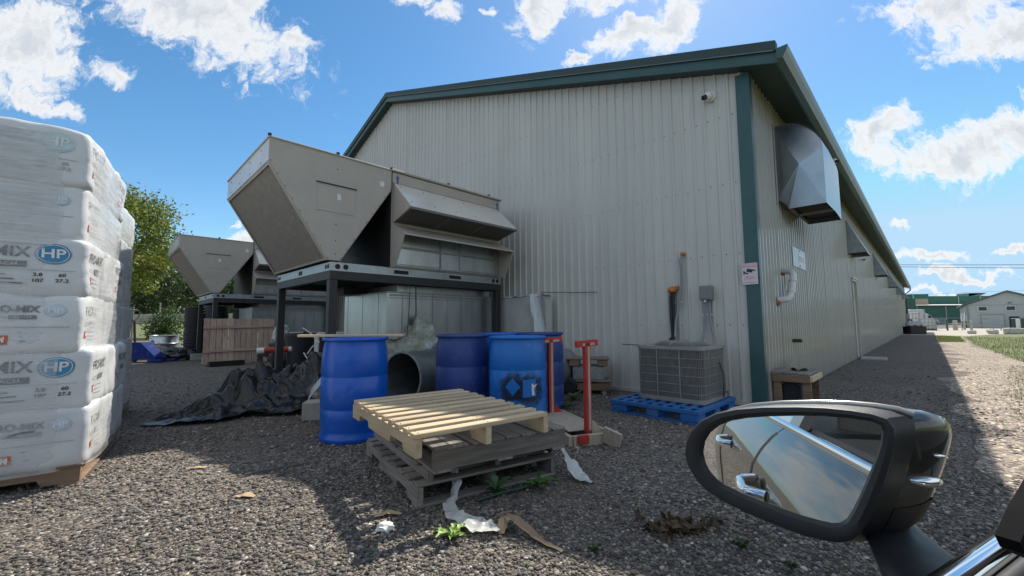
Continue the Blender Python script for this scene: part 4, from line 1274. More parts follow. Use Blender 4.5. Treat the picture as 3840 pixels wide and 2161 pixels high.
# ------------------------------------------------------------------ home-made red cart of lumber
RED = M('red_paint', (.42, .028, .022), rough=.55, var=.25, scale=9, bump=.15, dirt=(.20, .015, .012), dirt_scale=14, dirt_lo=.62, dirt_hi=.7)
LUM = M('pale_lumber', (.42, .36, .28), rough=.7, var=.2, scale=5, stretch=(6, 6, .8), bump=.2, bscale=30, dirt=(.25, .2, .15), dirt_scale=4)
e1 = Vector((.40, 4.42, 0)); e2 = Vector((.655, 3.70, 0))
u_ = (e2 - e1).normalized(); ra = math.atan2(u_.y, u_.x); Lc = (e2 - e1).length
t = thing('red_cart', e1, ra, 'home-made lumber rack with two red painted T-shaped posts', 'rack')
for k, x in enumerate((0.0, Lc)):
    m = MB(); m.box((x, 0, .44), (.050, .056, .84), ch=.003); ps = m.build('post', RED, t)
    m = MB(); m.box((x + .025, .007, .46), (.006, .022, .72), ch=.001); m.build('bare_face', LUM, ps)
    m = MB(); m.box((x, .0, .845), (.044, .26 - .05 * k, .055), M=Matrix.Rotation(R(4), 4, 'X') , ch=.003); tb = m.build('crossbar', RED, t)
    m = MB(); m.box((x + .022, .012, .838), (.006, .17 - .05 * k, .026), M=Matrix.Rotation(R(4), 4, 'X') , ch=.002); m.build('bare_face', LUM, tb)
    m = MB(); m.ext([(x - .02, .025, .0), (x - .02, .17, .0), (x - .02, .17, .03), (x - .02, .06, .17), (x - .02, .025, .17)], (.035, 0, 0)); m.build('gusset', RED if k == 0 else LUM, t)
for (c, s, mt) in (((Lc / 2, .17, .045), (Lc + .25, .04, .09), LUM), ((Lc / 2, -.22, .045), (Lc + .2, .04, .09), LUM), ((Lc + .10, -.02, .045), (.04, .36, .09), LUM), ((-.05, -.02, .045), (.04, .36, .09), RED), ((Lc + .132, -.12, .06), (.02, .10, .075), RED), ((Lc + .132, .10, .06), (.02, .06, .075), RED)):
    m = MB(); m.box(c, s, ch=.004); m.build('base_rail', mt, t)
m = MB(); m.box((Lc / 2, -.03, .095), (Lc - .05, .30, .012), ch=.003); m.build('base_board', LUM, t)
m = MB(); m.box((Lc + .20, .11, .07), (.16, .03, .14), M=Matrix.Rotation(R(18), 4, 'Y') @ Matrix.Rotation(R(30), 4, 'Z'), ch=.004); m.build('leaning_offcut', LUM, t)

# ------------------------------------------------------------------ low timber trolley by the wall
t = thing('timber_trolley', (.92, 6.30, 0), R(-12), 'low timber trolley with one black wheel against gable wall', 'trolley')
m = MB(); m.box((.22, 0, .50), (.60, .42, .022), ch=.004); m.build('top_board', WOOD_G, t)
for x in (.02, .42):
    m = MB(); m.box((x, -.02, .445), (.15, .36, .09), ch=.006); m.build('top_block', WOOD_B, t)
m = MB(); m.box((.22, 0, .30), (.46, .36, .20), ch=.01); m.build('steel_tub', GALV_D, t)
m = MB(); m.box((.24, 0, .19), (.60, .44, .02), ch=.004); m.build('shelf_board', WOOD_G, t)
for y in (-.18, .18):
    m = MB(); m.box((.28, y, .11), (.50, .05, .10), ch=.006); m.build('rail', WOOD_B, t)
m = MB(); m.box((.42, 0, .15), (.16, .40, .06), ch=.006); m.build('cross_block', WOOD_B, t)
m = MB(); m.lathe([(.06, -.035), (.10, -.04), (.118, -.03), (.124, 0), (.118, .03), (.10, .04), (.06, .035)], 28); wl_ = m.build('wheel', RUBBER, t, smooth=50, loc=(-.06, -.22, .124)); wl_.rotation_euler = (R(90), 0, 0)
m = MB(); m.lathe([(.004, .02), (.03, .024), (.045, .012), (.062, .022), (.068, .0), (.004, -.01)], 24); m.build('rim', GALV_D, wl_, smooth=50)
m = MB(); m.lathe([(.004, -.012), (.035, -.014), (.035, .014), (.004, .012)], 16); o = m.build('caster', GALV_D, t, smooth=50, loc=(.44, -.18, .035)); o.rotation_euler = (R(90), 0, 0)
# ------------------------------------------------------------------ wrapped bales on pallets
BAG = M('white_bag_plastic', (.66, .68, .68), rough=.38, var=.05, scale=5, bump=.35, bscale=11, bdist=.012, coat=.25, dirt=(.45, .42, .34), dirt_scale=2.2, dirt_lo=.58, dirt_hi=.9, rand=.05)
BLUE_L = M('logo_blue', (.045, .24, .42), rough=.45, var=.05, bump=0)
BLUE_P = M('logo_pale', (.50, .62, .68), rough=.45, bump=0)
ORNG = M('logo_orange', (.62, .14, .045), rough=.45, bump=0)
INKS = [INK, M('ink_faded', (.20, .21, .22), rough=.5, bump=0), M('ink_pale', (.42, .44, .45), rough=.5, bump=0)]
WHITE_I = M('white_ink', (.70, .72, .72), rough=.45, bump=0)


def bag_surface(hx, hy, hz, seed, n=12.0):
    def f(d):
        # d: direction on the unit cube sphere -> superellipsoid with soft creases
        k = (abs(d.x / hx) ** n + abs(d.y / hy) ** n + abs(d.z / hz) ** n) ** (-1 / n)
        p = d * k
        w_ = .010 * mn.noise(Vector((p.x * 5 + seed, p.y * 5, p.z * 5))) + .0045 * mn.noise(Vector((p.x * 16, p.y * 16 + seed, p.z * 26)))
        return p * (1 + w_ / max(.1, p.length) * 1.6)
    return f


def bag_mesh(hx, hy, hz, seed):
    f = bag_surface(hx, hy, hz, seed)
    bm = bmesh.new(); bmesh.ops.create_cube(bm, size=2)
    bmesh.ops.subdivide_edges(bm, edges=bm.edges, cuts=13, use_grid_fill=True)
    mb = MB()
    mb.add([f(Vector((v.co.x * hx, v.co.y * hy, v.co.z * hz)).normalized()) for v in bm.verts], [tuple(v.index for v in q.verts) for q in bm.faces])
    bm.free()
    return mb


def bag(parent, c, hx, hy, hz, seed, face, fade, big):
    """face: 'front' prints on local -y, 'side' prints on local +x"""
    o = bag_mesh(hx, hy, hz, seed).build('bag', BAG, parent, smooth=180, loc=c)
    if face is None: return o
    surf = bag_surface(hx, hy, hz, seed)
    def onto(off):
        def fn(x, z):
            # nearest surface point in the facing direction, found by marching the direction
            if face == 'front':
                y = hy * max(.05, 1 - abs(x / hx) ** 12 - abs(z / hz) ** 12) ** (1 / 12)
                p = surf(Vector((x, -y, z)).normalized()); return Vector((p.x, p.y - off, p.z))
            y = hx * max(.05, 1 - abs(x / hy) ** 12 - abs(z / hz) ** 12) ** (1 / 12)
            p = surf(Vector((y, x, z)).normalized()); return Vector((p.x + off, p.y, p.z))
        return fn
    half = hx if face == 'front' else hy
    s = 1.0 if big else .60
    ink = INKS[fade]
    x0 = half - .05
    def disk(r, off, mat, cx, cz, nm):
        mb = MB(); n = 28
        pts = [(0, 0)] + [(rr * r * math.cos(2 * math.pi * i / n), rr * r * .80 * math.sin(2 * math.pi * i / n)) for rr in (.5, 1) for i in range(n)]
        F_ = [(0, 1 + i, 1 + (i + 1) % n) for i in range(n)] + [(1 + i, 1 + n + i, 1 + n + (i + 1) % n, 1 + (i + 1) % n) for i in range(n)]
        fn = onto(off); mb.add([fn(cx + a, cz + b) for a, b in pts], F_)
        return mb.build(nm, mat, o, smooth=180)
    if face == 'front':
        rr = .085 * s
        cx, cz = x0 - rr - .03, hz * .42
        b1 = [BLUE_L, BLUE_P, BLUE_P][fade]
        disk(rr, .0045, b1, cx, cz, 'oval_logo'); disk(rr * .90, .006, WHITE_I if fade < 2 else BLUE_P, cx, cz, 'oval_ring'); disk(rr * .84, .0075, b1, cx, cz, 'oval_fill')
        add_text('HP', .085 * s, WHITE_I, o, (cx, cz), fn=onto(.010), bold=.002, sx=1.1)
        tx = cx - rr - .02
        add_text('PRO-MIX', .098 * s, ink, o, (tx, cz + .005), fn=onto(.006), align='RIGHT', bold=.0018, sx=1.0)
        def bar(xa, xb, za, zb, mat, nm, off=.005):
            fn = onto(off); mb = MB(); mb.grid(lambda u, v: fn(xa + (xb - xa) * u, za + (zb - za) * v), 6, 1); return mb.build(nm, mat, o, smooth=180)
        bar(tx - .22 * s, tx - .01, cz - .095 * s, cz - .055 * s, ink, 'name_bar')
        add_text('REACH', .034 * s, WHITE_I, o, (tx - .115 * s, cz - .075 * s), fn=onto(.008), sx=1.2)
        add_text('ACTIV', .044 * s, INKS[min(2, fade + 1)], o, (tx - .235 * s, cz - .075 * s), fn=onto(.006), align='RIGHT')
        bar(-half + .06, half - .06, -hz * .12, -hz * .12 + .0035, INKS[2], 'printed_line')
        for k in range(3):
            bar(-half + .16, -half + (.55 if big else .42) * half * 2 * (.8 + .1 * k), -hz * .30 - k * .026, -hz * .30 - k * .026 + .008, INKS[min(2, fade + 1)], 'printed_line')
        if big:
            add_text('3.8', .03, ink, o, (half - .23, -hz * .26), fn=onto(.006), bold=.0006, sx=1.2); add_text('107', .03, ink, o, (half - .23, -hz * .26 - .036), fn=onto(.006), bold=.0006, sx=1.2)
            add_text('60', .03, ink, o, (half - .12, -hz * .26), fn=onto(.006), bold=.0006, sx=1.2); add_text('27.2', .03, ink, o, (half - .12, -hz * .26 - .036), fn=onto(.006), bold=.0006, sx=1.2)
        else:
            bar(-half + .05, -half + .11, -hz * .62, -hz * .62 + .055, ORNG if fade < 2 else INKS[2], 'orange_square')
            add_text('M', .045, WHITE_I, o, (-half + .08, -hz * .62 + .027), fn=onto(.008), bold=.002)
    else:
        def bar(xa, xb, za, zb, mat, nm, off=.005):
            fn = onto(off); mb = MB(); mb.grid(lambda u, v: fn(xa + (xb - xa) * u, za + (zb - za) * v), 4, 1); return mb.build(nm, mat, o, smooth=180)
        add_text('PRO-MIX', .085 if big else .075, INKS[min(2, fade + 1)], o, (-half + .08, hz * .42), fn=onto(.006), align='LEFT', bold=.0012, sx=.95)
        bar(-half + .20, -half + .34, hz * .42 - .10, hz * .42 - .062, INKS[min(2, fade + 1)], 'name_bar')
        add_text('ACTIV', .036, INKS[2], o, (-half + .075, hz * .42 - .08), fn=onto(.006), align='LEFT')
        bar(-half + .07, -half + .125, -hz * .45, -hz * .45 + .062, ORNG, 'orange_square')
        add_text('M', .045, WHITE_I, o, (-half + .097, -hz * .45 + .031), fn=onto(.008), bold=.002)
        for k in range(3): bar(-half + .15, -half + .32, -hz * .40 - k * .03 + .03, -hz * .40 - k * .03 + .036, INKS[2], 'printed_line')
    return o


FILM, t_, b_ = nodes_of('stretch_film')
N_ = t_.nodes
o_ = N_['Material Output']
tr_ = N_.new('ShaderNodeBsdfTransparent'); mx_ = N_.new('ShaderNodeMixShader')
b_.inputs['Base Color'].default_value = (.80, .82, .83, 1); b_.inputs['Roughness'].default_value = .16
tc_ = N_.new('ShaderNodeTexCoord'); mp_ = N_.new('ShaderNodeMapping'); mp_.inputs['Scale'].default_value = (1.2, 1.2, 16)
nz_ = N_.new('ShaderNodeTexNoise'); nz_.inputs['Scale'].default_value = 2.2; nz_.inputs['Detail'].default_value = 6; nz_.inputs['Roughness'].default_value = .65
t_.links.new(tc_.outputs['Object'], mp_.inputs[0]); t_.links.new(mp_.outputs[0], nz_.inputs['Vector'])
mr_ = N_.new('ShaderNodeMapRange'); mr_.inputs['From Min'].default_value = .35; mr_.inputs['From Max'].default_value = .75; mr_.inputs['To Min'].default_value = .18; mr_.inputs['To Max'].default_value = .52
t_.links.new(nz_.outputs['Fac'], mr_.inputs['Value'])
bp_ = N_.new('ShaderNodeBump'); bp_.inputs['Strength'].default_value = .5; bp_.inputs['Distance'].default_value = .01
t_.links.new(nz_.outputs['Fac'], bp_.inputs['Height']); t_.links.new(bp_.outputs[0], b_.inputs['Normal'])
t_.links.new(mr_.outputs[0], mx_.inputs[0]); t_.links.new(tr_.outputs[0], mx_.inputs[1]); t_.links.new(b_.outputs[0], mx_.inputs[2]); t_.links.new(mx_.outputs[0], o_.inputs[0])


FILM_T = FILM.copy(); FILM_T.name = 'stretch_film_layers'
for n_ in FILM_T.node_tree.nodes:
    if n_.type == 'MAP_RANGE': n_.inputs['To Min'].default_value = .30; n_.inputs['To Max'].default_value = .70


def bag_stack(loc, rz, label, plabel, printed=True, seed0=0):
    p = thing('wooden_pallet', loc, rz, plabel, 'pallet', 'pallets under wrapped bales')
    for yy_ in (.03, .63, 1.23):
        sm = stringer_mesh(1.24, .095, .04, True)
        o = sm.build('stringer', WOOD_B, p, loc=(-.63, yy_, .018))
    for k in range(7):
        m = MB(); m.box((-.06 - k * .19, .63, .122), (.12, 1.26, .018), ch=.003); m.build('deck_board', WOOD_B, p)
    for k in range(3):
        m = MB(); m.box((-.06 - k * .57, .63, .009), (.10, 1.26, .018), ch=.003); m.build('bottom_board', WOOD_B, p)
    t = thing('bale_stack', Vector(loc) + Vector((0, 0, .132)), rz, label, 'bags', 'film-wrapped stacks of white bales')
    hz = .204
    rnd = random.Random(5 + seed0)
    for L_ in range(6):
        z = .180 + L_ * .366
        fade = (0 if L_ in (1, 2, 3) else 1) if L_ < 4 else 2
        if L_ == 2: fade = 1
        ox, oy = rnd.uniform(-.018, .018), rnd.uniform(-.015, .015)
        ox += .01 - .020 * L_
        if L_ == 5: z += .015
        if L_ % 2 == 0:      # short faces to the front, long to the side
            for i in range(3):
                for j in range(2):
                    f = ('front' if j == 0 else None) if printed else None
                    sd_ = rnd.random() * 50
                    bg_ = bag(t, (-.215 - i * .42 + ox, .315 + j * .63 + oy, z), .217, .325, hz, sd_, f, fade, False)
                    if i == 0 and j == 0 and printed: side_print(bg_, .217, .325, hz, fade, sd_)
        else:
            for i in range(2):
                for j in range(3):
                    f = ('front' if j == 0 else None) if printed else None
                    sd_ = rnd.random() * 50
                    bg_ = bag(t, (-.32 - i * .63 + ox, .215 + j * .42 + oy, z), .325, .217, hz, sd_, f, fade, True)
                    if i == 0 and j != 1 and printed: side_print(bg_, .325, .217, hz, fade, sd_)
    # film: soft shell that follows the layers
    m = MB()
    nlev = 60; ring_ = []
    for i in range(48):
        a = 2 * math.pi * i / 48
        c_, s_ = math.cos(a), math.sin(a)
        k = (abs(c_) ** 7 + abs(s_) ** 7) ** (-1 / 7)
        ring_.append((c_ * k, s_ * k))
    vs = []
    HT = 6 * .365 + .01
    for j in range(nlev + 1):
        z = -.03 + j / nlev * HT
        ph = ((z / .365) % 1.0)
        bul = .014 - .009 * abs(2 * ph - 1) ** 4
        top = max(0, (z - HT + .12) / .12); ins = .05 * top ** 2
        for (cx, cy) in ring_:
            w_ = .006 * mn.noise(Vector((cx * 2, cy * 2, z * 14)))
            vs.append((-.632 + .01 - .020 * max(0, min(5, z / .366)) + cx * (.640 + bul + w_ - ins), .632 + cy * (.640 + bul + w_ - ins), z))
    m.add(vs, [(j * 48 + i, j * 48 + (i + 1) % 48, (j + 1) * 48 + (i + 1) % 48, (j + 1) * 48 + i) for j in range(nlev) for i in range(48)])
    m.build('stretch_wrap', FILM, t, smooth=180)
    # extra turns round the two top layers, drawn in over the top
    m = MB(); vs = []; lv = [1.42 + .06 * k for k in range(13)] + [2.19, 2.225, 2.245, 2.258]
    sh = [0.0] * 13 + [.02, .07, .20, .40]
    for z, s_ in zip(lv, sh):
        ph = ((z / .366) % 1.0); bul = .022 - .010 * abs(2 * ph - 1) ** 4
        for (cx, cy) in ring_:
            w_ = .008 * mn.noise(Vector((cx * 2 + 5, cy * 2, z * 11)))
            vs.append((-.632 + .01 - .020 * max(0, min(5, z / .366)) + cx * (.640 + bul + w_ - s_), .632 + cy * (.640 + bul + w_ - s_), z))
    m.add(vs, [(j * 48 + i, j * 48 + (i + 1) % 48, (j + 1) * 48 + (i + 1) % 48, (j + 1) * 48 + i) for j in range(len(lv) - 1) for i in range(48)] + [tuple((len(lv) - 1) * 48 + i for i in range(48))])
    m.build('top_wrap', FILM_T, t, smooth=180)
    return t


def side_print(o, hx, hy, hz, fade, seed):
    """lettering on the +x end of an existing bag"""
    surf = bag_surface(hx, hy, hz, seed)
    def fn_(off):
        def fn(y, z):
            x = hx * max(.05, 1 - abs(y / hy) ** 12 - abs(z / hz) ** 12) ** (1 / 12)
            p = surf(Vector((x, y, z)).normalized()); return Vector((p.x + off * .6, p.y, p.z))
        return fn
    def bar(xa, xb, za, zb, mat, nm, off=.005):
        f = fn_(off); mb = MB(); mb.grid(lambda u, v: f(xa + (xb - xa) * u, za + (zb - za) * v), 4, 1); return mb.build(nm, mat, o, smooth=180)
    k = INKS[min(2, fade + 1)]
    add_text('PRO-MIX', .088, k, o, (-hy + .05, hz * .40), fn=fn_(.006), align='LEFT', bold=.0012, sx=.82)
    add_text('ACTIV', .040, INKS[2], o, (-hy + .05, hz * .40 - .085), fn=fn_(.006), align='LEFT', sx=.9)
    bar(-hy + .17, -hy + .31, hz * .40 - .105, hz * .40 - .065, k, 'name_bar')
    bar(-hy + .06, -hy + .105, -hz * .5, -hz * .5 + .05, ORNG, 'orange_square', .003)
    add_text('M', .035, WHITE_I, o, (-hy + .082, -hz * .5 + .025), fn=fn_(.006), bold=.0015)
    for q in range(3): bar(-hy + .13, -hy + .30, -hz * .44 - q * .028 + .03, -hz * .44 - q * .028 + .035, INKS[2], 'printed_line')


bag_stack((-2.82, 2.80, 0), R(35.3), 'near film-wrapped stack of printed white bales at the left edge', 'wooden pallet under the near stack of white bales')
bag_stack((-3.93, 4.12, 0), R(35.3), 'second wrapped bale stack showing just behind the near one', 'wooden pallet under the second bale stack', printed=False, seed0=9)

# torn patch on the lowest bale of the near stack
m = MB(); m.add([(-.36, -.010, .21), (-.33, -.012, .232), (-.27, -.012, .245), (-.22, -.010, .243), (-.235, -.011, .228), (-.29, -.012, .212)], [(0, 1, 2, 3, 4, 5)])
_st = [o for o in bpy.data.objects if o.name.startswith('bale_stack')][0]
m.build('torn_hole', INK, _st)
# ------------------------------------------------------------------ clutter in front of the plenum
# spiral culvert pipe lying on the ground, open end to the yard
cp = thing('culvert_pipe', (-1.12, 5.98, 0), R(60), 'dark grey spiral metal culvert pipe lying behind the drums, open end left', 'pipe')
m = MB()
rr_ = .325
prof = []
for k in range(41):
    x = -.62 + k * .04
    prof.append((rr_ + (.008 if k % 6 == 0 else 0), x))
m.lathe(prof, 40, cap=False); ins = [(rr_ - .012, p[1]) for p in prof]
m.lathe(ins, 40, cap=False)
o = m.build('spiral_shell', M('culvert_steel', (.20, .225, .235), rough=.45, metal=.6, var=.25, scale=6, bump=.15, bscale=9, bdist=.01), cp, smooth=50, loc=(0, 0, rr_ + .01)); o.rotation_euler = (0, R(90), 0)
m = MB(); m.lathe([(rr_ - .012, 0), (rr_ + .012, 0), (rr_ + .012, .02), (rr_ - .012, .02)], 40, cap=False); o = m.build('end_ring', GALV_D, cp, smooth=50, loc=(-.63, 0, rr_ + .01)); o.rotation_euler = (0, R(90), 0)
m = MB(); m.cyl((.6, 0, rr_ + .01), (.98, 0, rr_ + .01), rr_ - .02, seg=40); m.build('interior_shade', DARK, cp)  # dark filler closing the far end, painting the shade inside the pipe
m = MB(); m.box((0, 0, .03), (.9, .35, .03), M=Matrix.Rotation(R(-6), 4, 'Y'), ch=.004)
tag(m.build('timber_offcut', WOOD_G, None, loc=(-1.25, 5.05, .05), rz=R(12)), 'grey board lying at the mouth of the culvert pipe', 'board')

# second pale pipe behind the red cart
cp = thing('culvert_pipe', (.62, 6.35, 0), R(60), 'pale galvanised culvert section standing behind the red rack', 'pipe')
m = MB(); m.lathe([(.30 + (.006 if k % 5 == 0 else 0), -.35 + k * .035) for k in range(21)], 36, cap=False); o = m.build('spiral_shell', GALV_D, cp, smooth=50, loc=(0, 0, .33)); o.rotation_euler = (0, R(90), 0)
m = MB(); m.cyl((-.34, 0, .33), (-.33, 0, .33), .29, seg=36); m.build('interior_shade', DARK, cp)  # dark disc painting the shade inside the pipe mouth

# heap of torn insulation
def lump(center, r, seed, amp, freq, sub=5):
    bm = bmesh.new(); bmesh.ops.create_icosphere(bm, subdivisions=sub, radius=1)
    mb = MB(); vs = []
    for v in bm.verts:
        d = v.co.copy(); s = Vector((seed, seed * 1.7, seed * .3))
        k = 1 + amp * .8 * mn.fractal(d * freq + s, 1.0, 2.1, 3) + amp * .5 * abs(mn.noise(d * freq * 2.3 + s))
        vs.append((center[0] + d.x * r[0] * k, center[1] + d.y * r[1] * k, max(center[2] - r[2], center[2] + d.z * r[2] * k)))
    mb.add(vs, [tuple(v.index for v in f.verts) for f in bm.faces]); bm.free()
    return mb


INSUL = M('torn_insulation', (.50, .52, .45), rough=.95, c2=(.22, .24, .18), scale=9, bump=.9, bscale=45, bdist=.02, dirt=(.50, .52, .52), dirt_scale=5, dirt_lo=.6, dirt_hi=.75)
ih = thing('insulation_heap', (-1.50, 6.42, 0), 0, 'torn greenish white insulation heaped over the culvert pipe', 'insulation')
lump((0.06, .10, .56), (.25, .22, .46), 3.1, .55, 1.6).build('upper_clump', INSUL, ih, smooth=180)
lump((-.15, .06, .38), (.34, .24, .42), 8.3, .5, 1.5).build('left_clump', INSUL, ih, smooth=180)
lump((.24, .1, .58), (.24, .2, .24), 5.7, .5, 1.7).build('right_clump', M('foil_backing', (.42, .45, .46), rough=.5, metal=.3, var=.3, scale=12, bump=.8, bscale=25, bdist=.02), ih, smooth=60)

# white appliance behind the navy drum and black bin
t = thing('appliance_panel', (-.95, 6.75, 0), R(10), 'white appliance panel low behind the navy drum', 'appliance')
m = MB(); m.box((.2, 0, .62), (.75, .5, .30), ch=.02); m.build('body', WHITE_P, t)
m = MB(); m.box((.2, -.255, .62), (.5, .012, .12), ch=.006); m.build('door_panel', WHITE_P, t)
m = MB(); m.lathe([(.24, 0), (.28, .46), (.31, .47), (.31, .49), (.27, .49)], 24, (0.25, -.35, 0)); m.build('tub', RUBBER, t, smooth=40)

# pale foam sheet wrapped in torn film against the wall
t = thing('foam_sheet', BL(-3.15, -.32, 0), BROT, 'pale stained foam sheet wrapped in torn plastic against the gable wall', 'foam sheet')
FO = M('stained_foam', (.56, .56, .53), rough=.8, var=.12, scale=3, bump=.25, bscale=20, dirt=(.10, .085, .07), dirt_scale=7, dirt_lo=.68, dirt_hi=.74)
m = MB(); m.grid(lambda u, v: (-1.15 + 1.15 * u, .02 * mn.noise(Vector((u * 4, v * 4, 1))), .02 + 1.50 * v), 24, 24)
m.build('sheet_face', FO, t, smooth=180)
m = MB(); m.box((-.575, .10, .755), (1.13, .16, 1.47)); m.build('sheet_core', FO, t)
TF = M('torn_plastic', (.60, .63, .64), rough=.3, var=.15, scale=6, stretch=(3, 3, .6), bump=.6, bscale=14, bdist=.02)
m = MB(); m.grid(lambda u, v: (-.22 + .26 * u + .04 * math.sin(v * 5), -.05 - .05 * math.sin(u * 6.0 + v * 2) - .03 * mn.noise(Vector((u * 5, v * 3, 4))), .55 + .98 * v - .10 * u * (1 - v)), 16, 20)
m.build('torn_film', TF, t, smooth=180)
m = MB(); m.grid(lambda u, v: (-1.15 + 1.2 * u, -.03 + .16 * v, 1.50 + .05 * mn.noise(Vector((u * 9, v * 3, 2)))), 30, 4); m.build('film_edge', TF, t, smooth=180)

# black plastic tarp sprawled over the ground and up over clutter
TARP = M('black_poly', (.012, .012, .013), rough=.24, var=.3, scale=4, bump=.4, bscale=9, bdist=.02, dirt=(.045, .042, .04), dirt_scale=2.5, dirt_lo=.62, dirt_hi=.9)
tip = Vector((-3.83, 4.40, 0)); hi = Vector((-2.05, 5.75, 0))
def tarp_fn(u, v):
    # u from the tail on the ground to the high end behind the drum, v across
    base = tip.lerp(hi, u)
    side = Vector((.55, -.83, 0))
    wdt = .10 + .50 * min(1, u * 1.7) + .12 * math.sin(u * 9)
    p = base + side * (v - .5) * 2 * wdt
    ridge = math.exp(-((v - .45) / .30) ** 2)
    z = .015 + (.60 * max(0, u - .12) ** 1.05 + .16 * math.exp(-((u - .40) / .13) ** 2)) * ridge
    q = Vector((p.x * 3.1, p.y * 3.1, u * 2))
    fold = abs(mn.noise(q)) * .24 + abs(mn.noise(q * 1.9 + Vector((4, 1, 0)))) * .16 + mn.noise(q * 4.2) * .025
    fold = abs(mn.noise(q)) * .22 + abs(mn.noise(q * 1.9 + Vector((4, 1, 0)))) * .15 + abs(mn.noise(q * 3.7 + Vector((1, 7, 0)))) * .06 + .05 * abs(math.sin(v * 17 + 3.2 * mn.noise(Vector((u * 4.5, v * 2, 5))))) * (.3 + ridge)
    z += (fold) * (.25 + ridge) * min(1, u * 3 + .12)
    p.x += .05 * mn.noise(q * 1.3 + Vector((9, 0, 0))); p.y += .05 * mn.noise(q * 1.3 + Vector((0, 9, 0)))
    return (p.x, p.y, z)
m = MB(); m.grid(tarp_fn, 110, 70)
tag(m.build('black_tarp', TARP, None, smooth=180), 'crumpled black plastic tarp trailing across the gravel left of front drum', 'tarp')
m = MB(); m.grid(lambda u, v: (-2.35 + .22 * u, 4.85 + .06 * v + .05 * u, .16 + .30 * u + .1 * v + .02 * math.sin(7 * v)), 6, 6)
tag(m.build('plastic_scrap', M('pale_blue_film', (.45, .52, .58), rough=.3, bump=.2), None, smooth=180), 'pale blue plastic scrap sticking out of the black tarp', 'scrap')

# ------------------------------------------------------------------ clutter between the two stands
# cedar fence panel leaning by the far stand
t = thing('fence_panel', BL(-11.52, -3.78, 0), BROT + R(90), 'pinkish cedar fence panel leaning at the farther stand', 'fence panel')
fw = 1.62
for k in range(12):
    m = MB(); m.box((.07 + k * .135, random.uniform(-.004, .004), .60 + random.uniform(-.015, .015)), (.125, .018, 1.18), ch=.003); m.build('plank', WOOD_P, t)
for zz in (.36, .97):
    m = MB(); m.box((fw / 2, -.028, zz), (fw, .035, .065), M=Matrix.Rotation(R(-.8), 4, 'Y'), ch=.004); m.build('rail', CEDAR_H, t)
t.rotation_euler = (R(-5), 0, BROT + R(90))
t = thing('planter_tray', BL(-11.05, -3.72, 0), BROT + R(95), 'long black plastic tray at the foot of the fence panel', 'tray')
m = MB(); m.ext([(0, -.08, .0), (0, .08, 0), (0, .10, .12), (0, .085, .12), (0, .07, .015), (0, -.07, .015), (0, -.085, .12), (0, -.10, .12)], (.75, 0, 0)); m.build('trough', RUBBER, t)
for x_ in (.004, .746):
    m = MB(); m.box((x_, 0, .06), (.008, .18, .12)); m.build('end_wall', RUBBER, t)
# black pots and bin
def pot(loc, r, h, label, n=1, cat='pot', tilt=0.0):
    t = thing('nursery_pot', loc, 0, label, cat, 'black nursery pots')
    for k in range(n):
        m = MB(); m.lathe([(.01, 0), (r * .80, 0), (r * .97, h * .90), (r * 1.0, h * .90), (r * 1.02, h * .97), (r * 1.0, h), (r * .96, h), (r * .80, h * .1)], 22, (random.uniform(-.012, .012), random.uniform(-.012, .012), k * h * .22)); m.build('pot_shell', RUBBER, t, smooth=40)
    t.rotation_euler = (tilt, tilt * .6, 0)
    return t
pot(BL(-8.9, -2.3), .36, .82, 'big black bin between the two stands')
pot(BL(-9.9, -1.5), .34, .6, 'black bin behind the fence panel', 2)
for i, (x, y, r, h, n, tl) in enumerate(((-15.7, -3.38, .31, .42, 14, .06), (-14.9, -2.95, .31, .42, 14, -.03), (-14.4, -2.3, .31, .42, 13, .02), (-13.9, -1.6, .31, .42, 12, 0))):
    pot(BL(x, y), r, h, ('leaning tower of nested black pots left of farther stand', 'tower of nested black pots inside the farther stand', 'second tower of nested black pots inside farther stand', 'last tower of black pots deep under farther stand')[i], n, 'pots', tl)
m = MB(); m.tube([(0, 0, .16), (2.6, 0, .16)], .16, 16)
tag(m.build('black_pipe', RUBBER, None, smooth=50, loc=BL(-16.6, -4.2), rz=BROT + R(8)), 'fat black plastic pipe lying left of the farther stand', 'pipe')
tf = M('clear_film_heap', (.40, .42, .43), rough=.3, var=.4, scale=8, bump=.7, bscale=12, bdist=.02)
tag(lump((0, 0, .34), (.26, .22, .34), 2.2, .5, 1.8, 4).build('junk_heap', M('dark_junk', (.05, .045, .04), rough=.7, var=.6, scale=6, bump=.7, bscale=14), None, smooth=50, loc=BL(-9.55, -2.55)), 'dark heap of rubbish bags beside the fence panel', 'rubbish')
tag(lump((0, 0, .26), (.17, .15, .24), 7.2, .6, 2.0, 4).build('film_wad', tf, None, smooth=50, loc=BL(-9.75, -2.5, .5)), 'wad of clear plastic film on the rubbish heap', 'plastic film')
tag(lump((0, 0, .16), (.5, .28, .2), 4.4, .5, 1.8, 4).build('tarp_bundle', TARP, None, smooth=60, loc=BL(-14.35, -4.0)), 'small bundle of black tarp at the farther stand foot', 'tarp')
